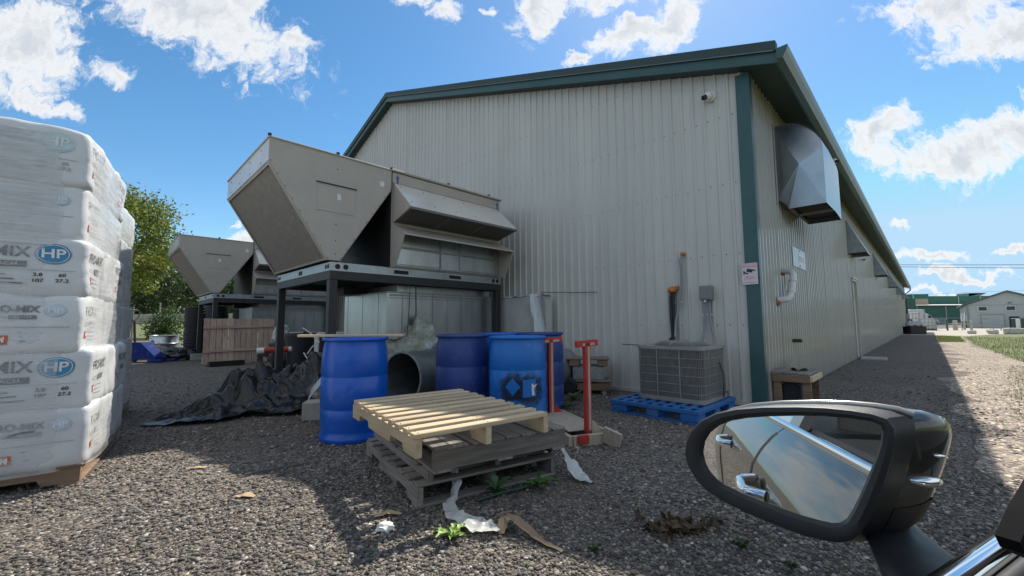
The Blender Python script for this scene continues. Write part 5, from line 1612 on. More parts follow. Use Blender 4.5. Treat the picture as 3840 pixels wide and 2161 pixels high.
# roller stand with red and white bands
t = thing('roller_stand', (-4.85, 8.05, 0), R(12), 'black stand carrying a red and white banded roller', 'roller stand')
m = MB(); m.cyl((-.05, 0, .52), (.08, 0, .53), .06, seg=16); m.build('white_end', WHITE, t, smooth=40)
m = MB(); m.cyl((.08, 0, .53), (.50, 0, .55), .055, seg=16); rl = m.build('roller', RED, t, smooth=40)
m = MB(); m.cyl((.36, 0, .544), (.40, 0, .545), .057, seg=16); m.cyl((.50, 0, .55), (.55, 0, .552), .045, seg=16); m.build('white_band', WHITE, rl, smooth=40)
m = MB(); m.box((0, 0, .25), (.07, .05, .46)); m.box((.48, .1, .25), (.06, .05, .46)); m.box((.24, .05, .10), (.5, .04, .05)); m.box((.05, .0, .44), (.16, .10, .06)); m.build('frame', BLACK, t)
m = MB(); m.lathe([(.01, -.02), (.05, -.02), (.05, .02), (.01, .02)], 16); o = m.build('caster', RUBBER, t, smooth=40, loc=(-.06, -.02, .05)); o.rotation_euler = (R(90), 0, 0)
# pet carrier half hidden behind the near post
t = thing('pet_carrier', BL(-6.5, -2.55, .45), BROT + R(70), 'white and dark pet carrier behind the near stand post', 'pet carrier')
m = MB(); m.box((0, 0, .22), (.62, .45, .42), ch=.06); m.build('shell', WHITE_P, t, smooth=30)
m = MB(); m.box((0, -.228, .22), (.46, .02, .30), ch=.02); m.build('door', INK, t)
m = MB()
for k in range(7):
    m.tube([(-.2 + k * .065, -.242, .10), (-.2 + k * .065 + .04, -.242, .34)], .005, 5); m.tube([(-.2 + k * .065, -.242, .34), (-.2 + k * .065 + .04, -.242, .10)], .005, 5)
m.build('wire_grid', M('purple_wire', (.06, .05, .11), rough=.4, bump=0), t)
m = MB(); m.box((0, 0, -.22), (.7, .5, .44)); m.build('plinth', WOOD_B, t)
# scrap metal angles
m = MB(); m.tube([(0, 0, 0), (.35, .2, .75)], .02, 6); m.tube([(.1, 0, 0), (.42, .25, .70)], .015, 6); m.tube([(-.2, .05, .62), (.5, .1, .70)], .025, 6)
tag(m.build('metal_scrap', GALV_D, None, loc=BL(-5.4, -2.4, .2), rz=BROT + R(60)), 'bent galvanised angles leaning left of the plenum', 'scrap metal')
m = MB(); m.tube([(0, 0, .0), (.06, .02, .10), (.16, 0, .16), (.02, 0, .30), (-.08, 0, .36)], .009, 6); m.tube([(-.05, 0, .02), (.03, 0, -.10), (.05, .02, -.16)], .009, 6)
tag(m.build('loose_hose', WHITE, None, smooth=60, loc=(-2.82, 5.75, .62)), 'thin pale hose curling over the tarp beside the drum', 'hose')

# pallet jack and zinc tub to the left
t = thing('pallet_jack', BL(-14.2, -4.72, 0), BROT + R(38), 'blue pallet jack with tall handle beyond the bales', 'pallet jack')
PJ = M('jack_blue', (.012, .03, .16), rough=.8, spec=.15, var=.15, bump=.05, dirt=(.1, .12, .2), dirt_scale=6)
m = MB(); m.ext([(-.30, -.16, .08), (-.30, -.16, .55), (.05, -.16, .55), (.55, -.16, .14), (.55, -.16, .08)], (0, .32, 0)); m.build('body', PJ, t)
for y in (-.20, .20):
    m = MB(); m.box((.62, y, .055), (.42, .16, .05), ch=.012); m.build('fork', PJ, t)
m = MB(); m.tube([(-.28, 0, .30), (-.34, 0, .75), (-.38, 0, 1.15)], .03, 8); m.tube([(-.38, 0, 1.13), (-.41, -.13, 1.26), (-.43, -.18, 1.38), (-.44, -.12, 1.46), (-.44, .12, 1.46), (-.43, .18, 1.38), (-.41, .13, 1.26), (-.38, 0, 1.13)], .018, 8); m.build('handle', BLACK, t, smooth=50)
m = MB(); m.lathe([(.01, -.03), (.09, -.03), (.09, .03), (.01, .03)], 18); o = m.build('wheel', RUBBER, t, smooth=40, loc=(-.30, 0, .09)); o.rotation_euler = (R(90), 0, 0)
t = thing('zinc_tub', BL(-16.9, -4.05, 0), 0, 'ribbed galvanised tub of soil beyond the pallet jack', 'tub')
m = MB(); m.lathe([(.01, 0), (.36, 0), (.37, .18), (.385, .2), (.37, .22), (.38, .40), (.395, .42), (.38, .44), (.39, .66), (.41, .68), (.39, .69), (.37, .66), (.36, .58)], 30, cap=False); m.build('wall', GALV, t, smooth=40)
lump((0, 0, .60), (.35, .35, .10), 2.9, .4, 2, 3).build('soil', M('dark_soil', (.045, .035, .028), rough=.9, bump=.6, bscale=30), t, smooth=60)
m = MB(); m.box((0, 0, .4), (.06, .7, .035), M=Matrix.Rotation(R(38), 4, 'X'))
tag(m.build('leaning_plank', LUM, None, loc=BL(-16.6, -4.5), rz=BROT + R(40)), 'short plank leaning on the galvanised tub', 'plank')
# ------------------------------------------------------------------ trees and plants
LEAF, t_, b_ = nodes_of('leaf')
at_ = t_.nodes.new('ShaderNodeAttribute'); at_.attribute_name = 'tint'
t_.links.new(at_.outputs['Color'], b_.inputs['Base Color'])
b_.inputs['Roughness'].default_value = .5
tl_ = t_.nodes.new('ShaderNodeBsdfTranslucent'); mx_ = t_.nodes.new('ShaderNodeMixShader'); mx_.inputs[0].default_value = .38
t_.links.new(at_.outputs['Color'], tl_.inputs['Color'])
t_.links.new(b_.outputs[0], mx_.inputs[1]); t_.links.new(tl_.outputs[0], mx_.inputs[2]); t_.links.new(mx_.outputs[0], t_.nodes['Material Output'].inputs[0])
BARK = M('bark', (.10, .085, .07), rough=.9, var=.35, scale=7, stretch=(1, 1, .2), bump=.6, bscale=20)


def leaf_cloud(centers, radii, per, size, cols, seed, flat=.0):
    r = np.random.default_rng(seed)
    n = len(centers) * per
    c = np.repeat(centers, per, 0) + r.normal(0, 1, (n, 3)) * np.repeat(radii, per)[:, None] * np.array([1, 1, .75])
    a = r.normal(0, 1, (n, 3)); a /= np.linalg.norm(a, axis=1)[:, None]
    b = r.normal(0, 1, (n, 3)); b -= (b * a).sum(1)[:, None] * a; b /= np.linalg.norm(b, axis=1)[:, None]
    s = size * r.uniform(.6, 1.35, n)[:, None]
    nrm = np.cross(a, b)
    P = np.stack([c - a * s, c + b * s * .45 - nrm * s * .12, c + a * s, c - b * s * .45 - nrm * s * .12], 1)
    F_ = np.arange(n * 4).reshape(-1, 4)
    base = np.array(cols)
    pick = np.repeat(r.integers(0, len(base), len(centers)), per)
    col_ = base[pick] * r.uniform(.65, 1.35, (n, 1))
    return P.reshape(-1, 3), F_, np.repeat(col_, 4, 0)


def tree(loc, h, crown_c, crown_r, nclump, per, leaf, cols, label, seed, name='broadleaf_tree', clump=.42, trunk=.2, gaps=.55):
    r = np.random.default_rng(seed)
    t = thing(name, loc, 0, label, 'tree')
    cc = np.array(crown_c); cr = np.array(crown_r)
    d = r.normal(0, 1, (nclump, 3)); d /= np.linalg.norm(d, axis=1)[:, None]
    rad = r.uniform(gaps, 1.0, nclump) ** .6
    lob = 1 + .22 * np.array([mn.noise(Vector(x * 1.7 + seed)) for x in d])
    ctr_ = cc + d * (rad * lob)[:, None] * cr
    P, F_, K = leaf_cloud(ctr_, np.full(nclump, clump) * r.uniform(.7, 1.3, nclump), per, leaf, cols, seed + 1)
    link_mesh('crown', npmesh('crown', P, F_, LEAF, False, K), None, t)
    m = MB()
    tp = Vector((cc[0] * .6, cc[1] * .6, cc[2] - cr[2] * .1))
    m.tube([(0, 0, -.1), (0.05, .02, h * .12), Vector((0, 0, h * .1)).lerp(tp, .5), tp, (cc[0], cc[1], cc[2] + cr[2] * .6)], [trunk * 1.2, trunk, trunk * .8, trunk * .55, trunk * .12], 10)
    for k in range(14):
        tgt = Vector(ctr_[r.integers(0, nclump)])
        st = Vector((0, 0, h * .12)).lerp(tp, r.uniform(.35, 1))
        mid = st.lerp(tgt, .5) + Vector((0, 0, .15 * h * r.uniform(-.2, .3)))
        m.tube([st, mid, tgt], [trunk * .35, trunk * .22, trunk * .05], 6)
    m.build('trunk', BARK, t, smooth=60)
    return t


YG = [(.20, .25, .035), (.15, .21, .035), (.10, .16, .03), (.25, .26, .05)]
MG = [(.08, .14, .04), (.10, .15, .055), (.06, .11, .035), (.125, .165, .07)]
DG = [(.05, .09, .03), (.065, .11, .035), (.08, .115, .05)]
tree((-22.4, 23.2, 0), 9.2, (0, 0, 5.9), (2.9, 2.8, 3.3), 150, 110, .105, YG, 'tall yellow-green tree rising behind the wrapped bales', 3, clump=.40)
tree((-57, 68, 1.4), 7, (0, 0, 3.9), (3.6, 3, 2.9), 150, 90, .12, MG, 'grey-green rounded tree behind the farther air handler', 5, clump=.5).scale = (2.05, 2.05, 2.05)
tree((-65, 73, 1.4), 6, (0, 0, 3.2), (3.0, 3, 3.0), 120, 80, .13, MG, 'mid-green tree low between yellow tree and rounded tree', 8, clump=.5).scale = (2.05, 2.05, 2.05)
tree((-75, 75, 1.4), 7, (0, 0, 4.2), (3.4, 3, 3.4), 120, 80, .14, DG, 'dark tree half hidden behind the wrapped bales', 12, clump=.55).scale = (2.05, 2.05, 2.05)
tree((-57, 84, 1.4), 5, (0, 0, 2.6), (4.5, 3, 2.4), 130, 80, .14, DG, 'wide dark shrub mass beyond the lawn', 15, name='large_shrub', clump=.5, trunk=.12).scale = (2.05, 2.05, 2.05)
tree((-44, 74, 1.4), 5.5, (0, 0, 2.9), (3.2, 3, 2.7), 120, 80, .14, MG, 'leafy tree seen through the farther stand', 18, clump=.5).scale = (2.05, 2.05, 2.05)
tree((-46, 38, 0), 10, (0, 0, 6), (4, 4, 4), 110, 80, .16, YG, 'big tree standing left behind the bale stacks', 21, clump=.6)
tree((-16.4, 19.7, 0), 1.8, (0, 0, .95), (.75, .6, .85), 50, 55, .065, [(.07, .13, .03), (.05, .10, .025)], 'leafy green bush beside the tower of black pots', 24, name='bush', clump=.17, trunk=.03, gaps=.2)
# stakes and low rail
m = MB(); m.box((0, 0, 1.05), (.05, .05, 2.1))
tag(m.build('wooden_stake', WOOD_G, None, loc=(-16.9, 19.9, 0)), 'tall thin wooden stake beside the leafy bush', 'stake')
m = MB(); m.box((0, 0, .95), (.05, .05, 1.9))
tag(m.build('wooden_stake', WOOD_G, None, loc=(-17.9, 19.6, 0)), 'thin wooden stake close behind the pallet jack', 'stake')
t = thing('rail_fence', (-20.2, 21.5, 0), R(16), 'low dark timber rail fence along the lawn edge', 'fence')
for k in range(2):
    m = MB(); m.box((1.2 + k * 2.5, 0, .30), (2.48, .05, .14), ch=.01); m.build('rail', WOOD_B, t)
for k in range(3):
    m = MB(); m.box((k * 2.45 + .02, .06, .20), (.1, .08, .42), ch=.01); m.build('post', WOOD_B, t)
# pale block wall beyond the lawn
t = thing('block_wall', (-68, 60.5, 1.22), R(-1), 'low wall of pale concrete blocks beyond the lawn', 'wall')
m = MB(); m.box((0, 0, .35), (1.45, .6, .68), ch=.03); bmx = m.mesh('block', M('pale_block', (.42, .39, .33), rough=.85, var=.15, scale=2, bump=.3, bscale=12, rand=.15))
for k in range(32):
    link_mesh('block', bmx, None, t, (k * 1.5, 0, 0), (0, 0, random.uniform(-.01, .01)))
for k in range(20):
    link_mesh('block', bmx, None, t, (k * 1.5 + .3, .15, .70), (0, 0, random.uniform(-.01, .01)))
# distant tree line, too far to tell the trees apart
def treeline(pts, hgt, n, per, size, seed, label):
    r = np.random.default_rng(seed)
    C_ = []
    for _ in range(n):
        k = r.integers(0, len(pts) - 1); u = r.random()
        p = np.array(pts[k]) * (1 - u) + np.array(pts[k + 1]) * u
        hh = hgt * (.65 + .35 * mn.noise(Vector((p[0] * .07, p[1] * .07, seed))) + .25)
        C_.append((p[0] + r.normal(0, 2), p[1] + r.normal(0, 2), r.uniform(.1, 1) ** .7 * hh))
    P, F_, K = leaf_cloud(np.array(C_), np.full(n, 1.3), per, size, MG + DG, seed + 1)
    tag(link_mesh('tree_line', npmesh('tree_line', P, F_, LEAF, False, K)), label, 'trees', kind='stuff')
treeline([(-130, 75), (-75, 92), (-35, 100), (0, 110)], 8, 420, 26, .5, 31, 'far hedge of trees along the left horizon')
treeline([(95, 160), (150, 140), (210, 120), (260, 60)], 5, 260, 22, .6, 37, 'far low trees on the right horizon')

# grass blades on the verge beside the track
def blades(poly, n, h, seed, name, label, cols, wsc=1.0):
    r = np.random.default_rng(seed)
    pl = [Vector((p[0], p[1])) for p in poly]
    xs = [p.x for p in pl]; ys = [p.y for p in pl]
    def inside(x, y):
        c = False; j = len(pl) - 1
        for i in range(len(pl)):
            if (pl[i].y > y) != (pl[j].y > y) and x < (pl[j].x - pl[i].x) * (y - pl[i].y) / (pl[j].y - pl[i].y) + pl[i].x: c = not c
            j = i
        return c
    pts = []
    while len(pts) < n:
        x, y = r.uniform(min(xs), max(xs)), r.uniform(min(ys), max(ys))
        if inside(x, y) and r.random() < min(1, 170 / (x * x + y * y)) * 1.0 + .12 and mn.noise(Vector((x * .9, y * .9, seed))) > -.35 + .5 * r.random() - .3: pts.append((x, y))
    p = np.array(pts); n = len(p)
    a = r.uniform(0, 2 * np.pi, n); hh = h * r.uniform(.4, 1.3, n); wd = (.004 + .006 * r.random(n)) * wsc
    dx, dy = np.cos(a), np.sin(a); lean = r.uniform(.1, .7, n)
    z0 = np.zeros(n)
    A_ = np.stack([p[:, 0] - dy * wd, p[:, 1] + dx * wd, z0], 1); B_ = np.stack([p[:, 0] + dy * wd, p[:, 1] - dx * wd, z0], 1)
    T_ = np.stack([p[:, 0] + dx * hh * lean, p[:, 1] + dy * hh * lean, hh], 1)
    P = np.stack([A_, B_, T_], 1).reshape(-1, 3); F_ = np.arange(n * 3).reshape(-1, 3)
    base = np.array(cols); K = np.repeat(base[r.integers(0, len(base), n)] * r.uniform(.7, 1.3, (n, 1)), 3, 0)
    tag(link_mesh(name, npmesh(name, P, F_, LEAF, False, K)), label, 'grass', kind='stuff')


GC = [(.15, .21, .045), (.12, .18, .04), (.21, .21, .08), (.10, .14, .035), (.24, .21, .11)]
blades([BL(3.0, 9), BL(2.75, 20), BL(2.9, 32), BL(14, 36), BL(22, 22), BL(9, 2)][0:6], 42000, .085, 41, 'grass_blades', 'bright green grass along the right of the gravel track', GC)
blades([BL(1.75, 22.5), BL(2.6, 23), BL(2.8, 32.4), BL(1.75, 33.6)], 4000, .07, 43, 'grass_blades', 'thin strip of grass along the wall shadow far down', GC)
blades([BL(2.1, -1.6), BL(3.6, -1.4), BL(4.2, 9), BL(2.7, 9), BL(2.0, 2)], 6000, .045, 45, 'grass_blades', 'sparse grass growing through the sunlit gravel track', GC, .5)

# ------------------------------------------------------------------ far buildings on the right
# green-clad hall
GW = M('green_cladding', (.022, .115, .085), rough=.55, var=.12, scale=.3, stretch=(1, 1, .3), bump=.1, bscale=3)
PALE = M('pale_trim', (.32, .40, .37), rough=.5, var=.08, bump=.03)
t = thing('green_hall', (90.5, 95.5, 0), R(0), 'long dark green clad hall in the distance with pale roof strip', 'building')
m = MB(); m.box((16, 2, 2.2), (34, 4, 4.4)); m.build('lower_wall', GW, t)
m = MB(); m.ext([(-1, -.5, 4.42), (-1, 8.5, 4.95), (-1, 8.5, 5.05), (-1, -.5, 4.52)], (35, 0, 0)); m.build('lower_roof', M('pale_roof_sheet', (.62, .60, .55), rough=.5, var=.05, bump=.05), t)
m = MB(); m.box((25, 14, 3.55), (30.6, 11, 7.1)); m.build('upper_wall', GW, t)
m = MB(); m.box((11.3, 13.5, 3.8), (4.2, 11.5, 7.6)); m.build('stair_tower', GW, t)
m = MB(); m.box((2.9, 3.8, 5.2), (11.6, 1, 1.9)); m.build('beige_panel', M('beige_panel', (.34, .28, .21), rough=.7, var=.12, scale=.8, bump=.1), t)
m = MB(); m.box((-2.5, 1, 3.0), (8, 4, 6.0)); m.build('end_block', GW, t)
for x, z0, z1, y in ((2.6, 0, 4.4, -.06), (9.2, 0, 4.4, -.06), (16, 0, 4.4, -.06), (9.5, 4.95, 7.4, 7.7), (13.6, 4.95, 7.4, 8.44), (21.5, 4.95, 7.0, 8.44), (27, 4.95, 7.0, 8.44), (32, 4.95, 7.0, 8.44)):
    m = MB(); m.box((x, y, (z0 + z1) / 2), (.22, .1, z1 - z0)); m.build('wall_post', PALE, t)
m = MB(); m.box((12, -.06, 1.55), (22, .08, .12)); m.build('wall_rail', PALE, t)
m = MB(); m.box((2.2, -.08, 2.0), (4.2, .1, 3.2)); m.build('loading_door', M('hall_door', (.48, .50, .50), rough=.5, bump=.05), t)
m = MB(); m.ext([(26.2, 10.3, 7.12), (31.0, 10.3, 7.95), (26.4, 10.3, 7.92)], (0, 3, 0)); m.ext([(26.2, 10.3, 7.12), (29, 10.3, 7.12), (31.0, 10.3, 7.95), (26.2, 10.3, 7.9)], (0, 2.5, 0)); m.build('roof_unit', GALV_D, t)
# grey-white gable barn
BW = M('barn_cladding', (.40, .435, .42), rough=.6, var=.06, scale=.5, stretch=(1, 1, .2), bump=.15, bscale=4)
t = thing('gable_barn', (58.8, 53.8, 0), R(-45), 'pale grey gable barn with two small windows beyond the grass', 'building')
BWd, BE, BPk = 7.2, 2.95, 4.5
m = MB(); m.ext([(0, 0, 0), (BWd, 0, 0), (BWd, 0, BE), (BWd / 2, 0, BPk), (0, 0, BE)], (0, 14, 0)); m.build('wall', BW, t)
for sx in (0, 1):
    m = MB()
    xa, xb = (-.35, BWd / 2) if sx == 0 else (BWd / 2, BWd + .35)
    za, zb = (BE - .09, BPk) if sx == 0 else (BPk, BE - .09)
    m.ext([(xa, -.35, za + .02), (xb, -.35, zb + .02), (xb, -.35, zb + .20), (xa, -.35, za + .18)], (0, 14.7, 0)); m.build('roof', M('dark_roof', (.10, .13, .125), rough=.5, bump=.05), t)
for wx in (1.05, 3.35, 5.6):
    m = MB(); m.box((wx + .40, -.05, 2.46), (.86, .10, .72)); wd_ = m.build('window', M('barn_window_frame', (.52, .55, .54), rough=.5, bump=0), t)
    m = MB(); m.box((wx + .40, -.10, 2.46), (.66, .04, .46)); m.build('pane', M('dark_pane', (.03, .045, .05), rough=.08, bump=0), wd_)
m = MB(); m.box((BWd / 2, -.03, 2.92), (BWd - .1, .05, .05)); m.build('trim_board', PALE, t)
m = MB(); m.box((2.2, -.04, .85), (1.9, .07, 1.7)); dd = m.build('sliding_door', BW, t)
m = MB(); m.box((2.2, -.09, 1.72), (2.0, .05, .06)); m.box((1.25, -.085, .85), (.05, .03, 1.7)); m.box((3.15, -.085, .85), (.05, .03, 1.7)); m.box((1.6, -.09, 1.2), (.4, .03, .07)); m.build('door_track', M('door_track_grey', (.25, .28, .28), rough=.5, bump=0), dd)
m = MB(); m.box((3.95, -.04, .72), (.8, .06, 1.45)); m.build('open_doorway', DARK, t)
m = MB(); m.box((3.7, -.10, 3.15), (.3, .2, .08)); m.build('lamp', INK_G, t)
m = MB(); m.tube([(.12, -.12, BE - .05), (.12, -.12, .1)], .08, 8); m.build('downspout', M('downspout_grey', (.22, .25, .25), rough=.5, bump=0), t)
for y in (2, 5, 9):
    m = MB(); m.box((-.06, y, 1.2), (.06, 1.4, 2.0)); m.build('side_door', WHITE_P, t)
m = MB(); m.box((-.1, 0.8, .45), (.7, .9, .9)); m.build('black_bin', INK, t)
# white highway tractor parked before the green hall
t = thing('white_truck', (80.6, 84, 0), R(0), 'white highway truck parked in front of the green hall', 'truck')
TW = M('truck_white', (.62, .63, .62), rough=.35, var=.04, bump=.02)
m = MB(); m.box((1.4, 1.2, 2.0), (2.6, 2.4, 2.5), ch=.12); m.build('sleeper_box', TW, t)
m = MB(); m.ext([(2.72, .1, .95), (2.72, .1, 2.6), (3.3, .1, 2.5), (4.2, .1, 1.9), (4.45, .1, 1.45), (4.5, .1, .95)], (0, 2.2, 0)); m.build('cab', TW, t)
m = MB(); m.ext([(4.52, .25, .55), (4.52, .25, 1.42), (5.5, .25, 1.2), (5.85, .25, .95), (5.9, .25, .55)], (0, 1.9, 0)); m.build('hood', TW, t)
m = MB(); m.ext([(3.6, .09, 1.5), (3.6, .09, 2.1), (4.0, .09, 1.95), (4.25, .09, 1.5)], (0, -.03, 0)); m.build('side_window', DARK, t)
for x in (1.0, 2.2, 5.1):
    m = MB(); m.lathe([(.01, -.15), (.46, -.15), (.50, -.1), (.50, .1), (.46, .15), (.01, .15)], 20); o = m.build('wheel', RUBBER, t, smooth=40, loc=(x, .25, .5)); o.rotation_euler = (R(90), 0, 0)
m = MB(); m.box((2.5, 1.2, .75), (4.4, 1.6, .35)); m.build('frame', INK, t)
m = MB(); m.box((2.74, .06, 1.9), (.14, .05, 1.0)); m.build('marker_strip', ORNG, t)
m = MB(); m.box((4.5, -.1, 1.9), (.06, .2, .4)); m.build('mirror', INK, t)
# totes, gate and bin at the end of the warehouse
WC = M('tote_white', (.55, .57, .57), rough=.4, var=.06, bump=.05)
def tote(loc, s, label):
    t = thing('liquid_tote', loc, R(-45), label, 'tote', 'white caged totes')
    m = MB(); m.box((0, 0, s[2] / 2 + .12), (s[0], s[1], s[2]), ch=.06); m.build('tank', WC, t)
    m = MB()
    for k in range(5):
        x = -s[0] / 2 + k * s[0] / 4
        m.tube([(x, -s[1] / 2 - .02, .1), (x, -s[1] / 2 - .02, s[2] + .14)], .02, 5); m.tube([(s[0] / 2 + .02, -s[1] / 2 + k * s[1] / 4, .1), (s[0] / 2 + .02, -s[1] / 2 + k * s[1] / 4, s[2] + .14)], .02, 5)
    for k in range(4):
        z = .2 + k * s[2] / 3.4
        m.tube([(-s[0] / 2, -s[1] / 2 - .03, z), (s[0] / 2, -s[1] / 2 - .03, z), (s[0] / 2 + .03, s[1] / 2, z)], .02, 5)
    m.build('cage', GALV_D, t)
    m = MB(); m.box((0, 0, .06), (s[0] + .1, s[1] + .1, .12)); m.build('base', INK_G, t)
tote((42.3, 43.9, 0), (1.0, 1.1, 1.75), 'tall white tank by the far warehouse corner')
tote((42.9, 42.9, 0), (1.1, 1.1, 1.05), 'white caged tote beside the tall white tank')
t = thing('wire_gate', (42.2, 41.6, 0), R(5), 'wire mesh gate panel with dark post at apron', 'gate')
m = MB(); m.tube([(0, 0, .2), (0, 0, 1.25), (1.25, 0, 1.25), (1.25, 0, .2), (0, 0, .2)], .03, 6); m.build('frame', GALV_D, t)
m = MB()
for k in range(9): m.tube([(.1 + k * .13, 0, .2), (.1 + k * .13, 0, 1.25)], .012, 4)
for k in range(6): m.tube([(0, 0, .3 + k * .16), (1.25, 0, .3 + k * .16)], .012, 4)
m.build('mesh', GALV_D, t)
m = MB(); m.box((1.4, 0, .55), (.10, .1, 1.1)); m.build('post', INK_G, t)
t = thing('black_bin', (30.5, 31.6, 0), R(-10), 'black open bin on the gravel at the far wall end', 'bin')
m = MB(); m.ext([(-.5, -.4, 0), (.5, -.4, 0), (.52, -.42, .55), (-.52, -.42, .55)], (0, .85, 0)); m.build('bin_body', RUBBER, t)
m = MB(); m.box((0, 0, .56), (1.1, .95, .04)); m.build('rim', RUBBER, t)
for k in range(3):
    tag(lump((0, 0, .16), (.3, .26, .2), 1.3 + k, .4, 2, 3).build('film_bundle', tf, None, smooth=60, loc=(30.2 + k * .35, 31.6, .58)), ('left', 'middle', 'right')[k] + ' bundle of pale plastic film on the black bin', 'plastic film')
# bollards, transformer and pale blocks around the grass
for i, (x, y) in enumerate(((45.2, 42.6), (46.2, 43.3), (47.4, 43.0), (48.0, 44.2))):
    t = thing('bollard', (x, y, 0), 0, ('leftmost', 'second', 'third', 'rightmost')[i] + ' pale post by the corner of the gable barn', 'bollard', 'pale posts near the barn')
    m = MB(); m.lathe([(.10, 0), (.10, .95), (.07, 1.02), (.001, 1.04)], 12); m.build('tube', M('bollard_pale', (.42, .40, .30), rough=.6, bump=0), t, smooth=40)
t = thing('transformer', (55.0, 45.5, 0), R(-5), 'dark green transformer cabinet on a concrete pad', 'utility box')
m = MB(); m.box((1.3, .5, .05), (2.8, 1.4, .12), ch=.02); m.build('pad', CONC, t)
m = MB(); m.box((1.5, .5, .66), (2.0, .9, 1.1), ch=.04); m.build('cabinet', M('cabinet_green', (.025, .05, .045), rough=.5, bump=.05), t)
m = MB(); m.box((1.55, .035, .78), (.55, .02, .40)); m.build('notice', WHITE_P, t)
m = MB(); m.box((.28, .0, .60), (.26, .2, 1.1)); m.build('white_post', WHITE_P, t)
WB = M('white_stone', (.52, .51, .46), rough=.8, var=.15, bump=.3)
for i, (x, y, s) in enumerate(((36.4, 30.4, .5), (37.3, 30.9, .42), (35.3, 30.6, .36), (38.3, 31.4, .45), (34.4, 31.2, .30), (39.2, 31.0, .4), (38.9, 33.9, .35))):
    m = MB(); m.box((0, 0, s * .45), (s * 1.5, s, s * .9), rz=i * .7, ch=.06)
    tag(m.build('stone_block', WB, None, loc=(x, y, 0)), ('largest pale stone block in the grass', 'pale block just right of the largest stone', 'small pale block just left of the largest stone', 'pale block third from the right in grass', 'smallest pale block at the left of row', 'rightmost pale block of the row', 'pale stone lying apart behind the row')[i], 'stone block', 'pale blocks in the grass')
t = thing('tube_rack', (40.5, 37.5, 0), R(-20), 'low galvanised frame lying in the grass before the barn', 'frame')
m = MB(); m.tube([(0, 0, .1), (0, 0, .75), (2.6, 0, .45), (2.6, 0, .1)], .04, 6); m.tube([(0, .9, .1), (0, .9, .75), (2.6, .9, .45), (2.6, .9, .1)], .04, 6); m.tube([(0, 0, .75), (0, .9, .75)], .04, 6); m.build('tubes', GALV_D, t)
m = MB(); m.tube([(0, 0, 0), (9, 1.0, .12)], .13, 8)
tag(m.build('pipe_stack', GALV_D, None, loc=(86.6, 83, .25)), 'long grey pipes lying before the green hall', 'pipe')
# overhead wires
CBL = M('cable', (.03, .03, .035), rough=.6, bump=0)
for (a, b, sag, r_, lb) in (((52, 78, 12.0), (90, 37, 6.4), .5, .035, 'upper overhead power cable across the right sky'), ((52, 78, 11.8), (90, 37, 5.6), .45, .035, 'lower overhead power cable across the right sky'), ((70, 110, 7.0), (98, 35, 5.6), .3, .018, 'thin telephone wire low over the barn roof')):
    m = MB(); A_, B_ = Vector(a), Vector(b)
    m.tube([A_.lerp(B_, u / 20) - Vector((0, 0, 4 * sag * (u / 20) * (1 - u / 20))) for u in range(21)], r_, 5)
    tag(m.build('power_line', CBL), lb, 'cable', 'overhead wires')
# ------------------------------------------------------------------ the car the view looks out of: left side, mirror, sill
PAINT, t_, b_ = nodes_of('car_paint')
b_.inputs['Base Color'].default_value = (.024, .025, .018, 1); b_.inputs['Metallic'].default_value = .0; b_.inputs['Roughness'].default_value = .5
b_.inputs['Coat Weight'].default_value = 1.0; b_.inputs['Coat Roughness'].default_value = .02; b_.inputs['Specular IOR Level'].default_value = .1
nz_ = t_.nodes.new('ShaderNodeTexNoise'); nz_.inputs['Scale'].default_value = 2.5
tc_ = t_.nodes.new('ShaderNodeTexCoord'); t_.links.new(tc_.outputs['Object'], nz_.inputs['Vector'])
bp_ = t_.nodes.new('ShaderNodeBump'); bp_.inputs['Strength'].default_value = .05; bp_.inputs['Distance'].default_value = .02
t_.links.new(nz_.outputs['Fac'], bp_.inputs['Height']); t_.links.new(bp_.outputs[0], b_.inputs['Normal']); t_.links.new(bp_.outputs[0], b_.inputs['Coat Normal'])
TRIM = M('black_grained_plastic', (.016, .016, .018), rough=.48, var=.12, scale=30, bump=.25, bscale=320, bdist=.0008)
GLOSSB = M('gloss_black', (.010, .010, .012), rough=.12, var=.1, bump=0, coat=.5)
MIRR, t_, b_ = nodes_of('mirror_silver')
b_.inputs['Base Color'].default_value = (.80, .82, .82, 1); b_.inputs['Metallic'].default_value = 1; b_.inputs['Roughness'].default_value = .0
GLASSD, t_, b_ = nodes_of('tinted_window')
tr_ = t_.nodes.new('ShaderNodeBsdfTransparent'); tr_.inputs['Color'].default_value = (.42, .46, .45, 1)
gs_ = t_.nodes.new('ShaderNodeBsdfGlossy'); gs_.inputs['Roughness'].default_value = .0
fr_ = t_.nodes.new('ShaderNodeFresnel'); fr_.inputs['IOR'].default_value = 1.5
mx_ = t_.nodes.new('ShaderNodeMixShader')
t_.links.new(fr_.outputs[0], mx_.inputs[0]); t_.links.new(tr_.outputs[0], mx_.inputs[1]); t_.links.new(gs_.outputs[0], mx_.inputs[2]); t_.links.new(mx_.outputs[0], t_.nodes['Material Output'].inputs[0])
car = thing('car', (0, 0, 0), R(27.2), 'dark olive car in the foreground, its door mirror at lower right', 'car')


def cprof(z):
    pts = [(.165, .795), (.200, .765), (.235, .72), (.261, .67), (.274, .61), (.277, .54), (.270, .46), (.262, .36), (.245, .26), (.14, .19)]
    for (y0, z0), (y1, z1) in zip(pts, pts[1:]):
        if z <= z0 and z >= z1: return y0 + (y1 - y0) * (z0 - z) / (z0 - z1)
    return pts[-1][0]


def cy(x, z):
    y = cprof(z)
    y -= .10 * max(0, (-x - 1.5)) ** 1.7 + .12 * max(0, x - .7) ** 1.7
    y += .035 * math.exp(-((x + 1.85) / .42) ** 2) * max(0, min(1, (.74 - z) / .25))
    return y


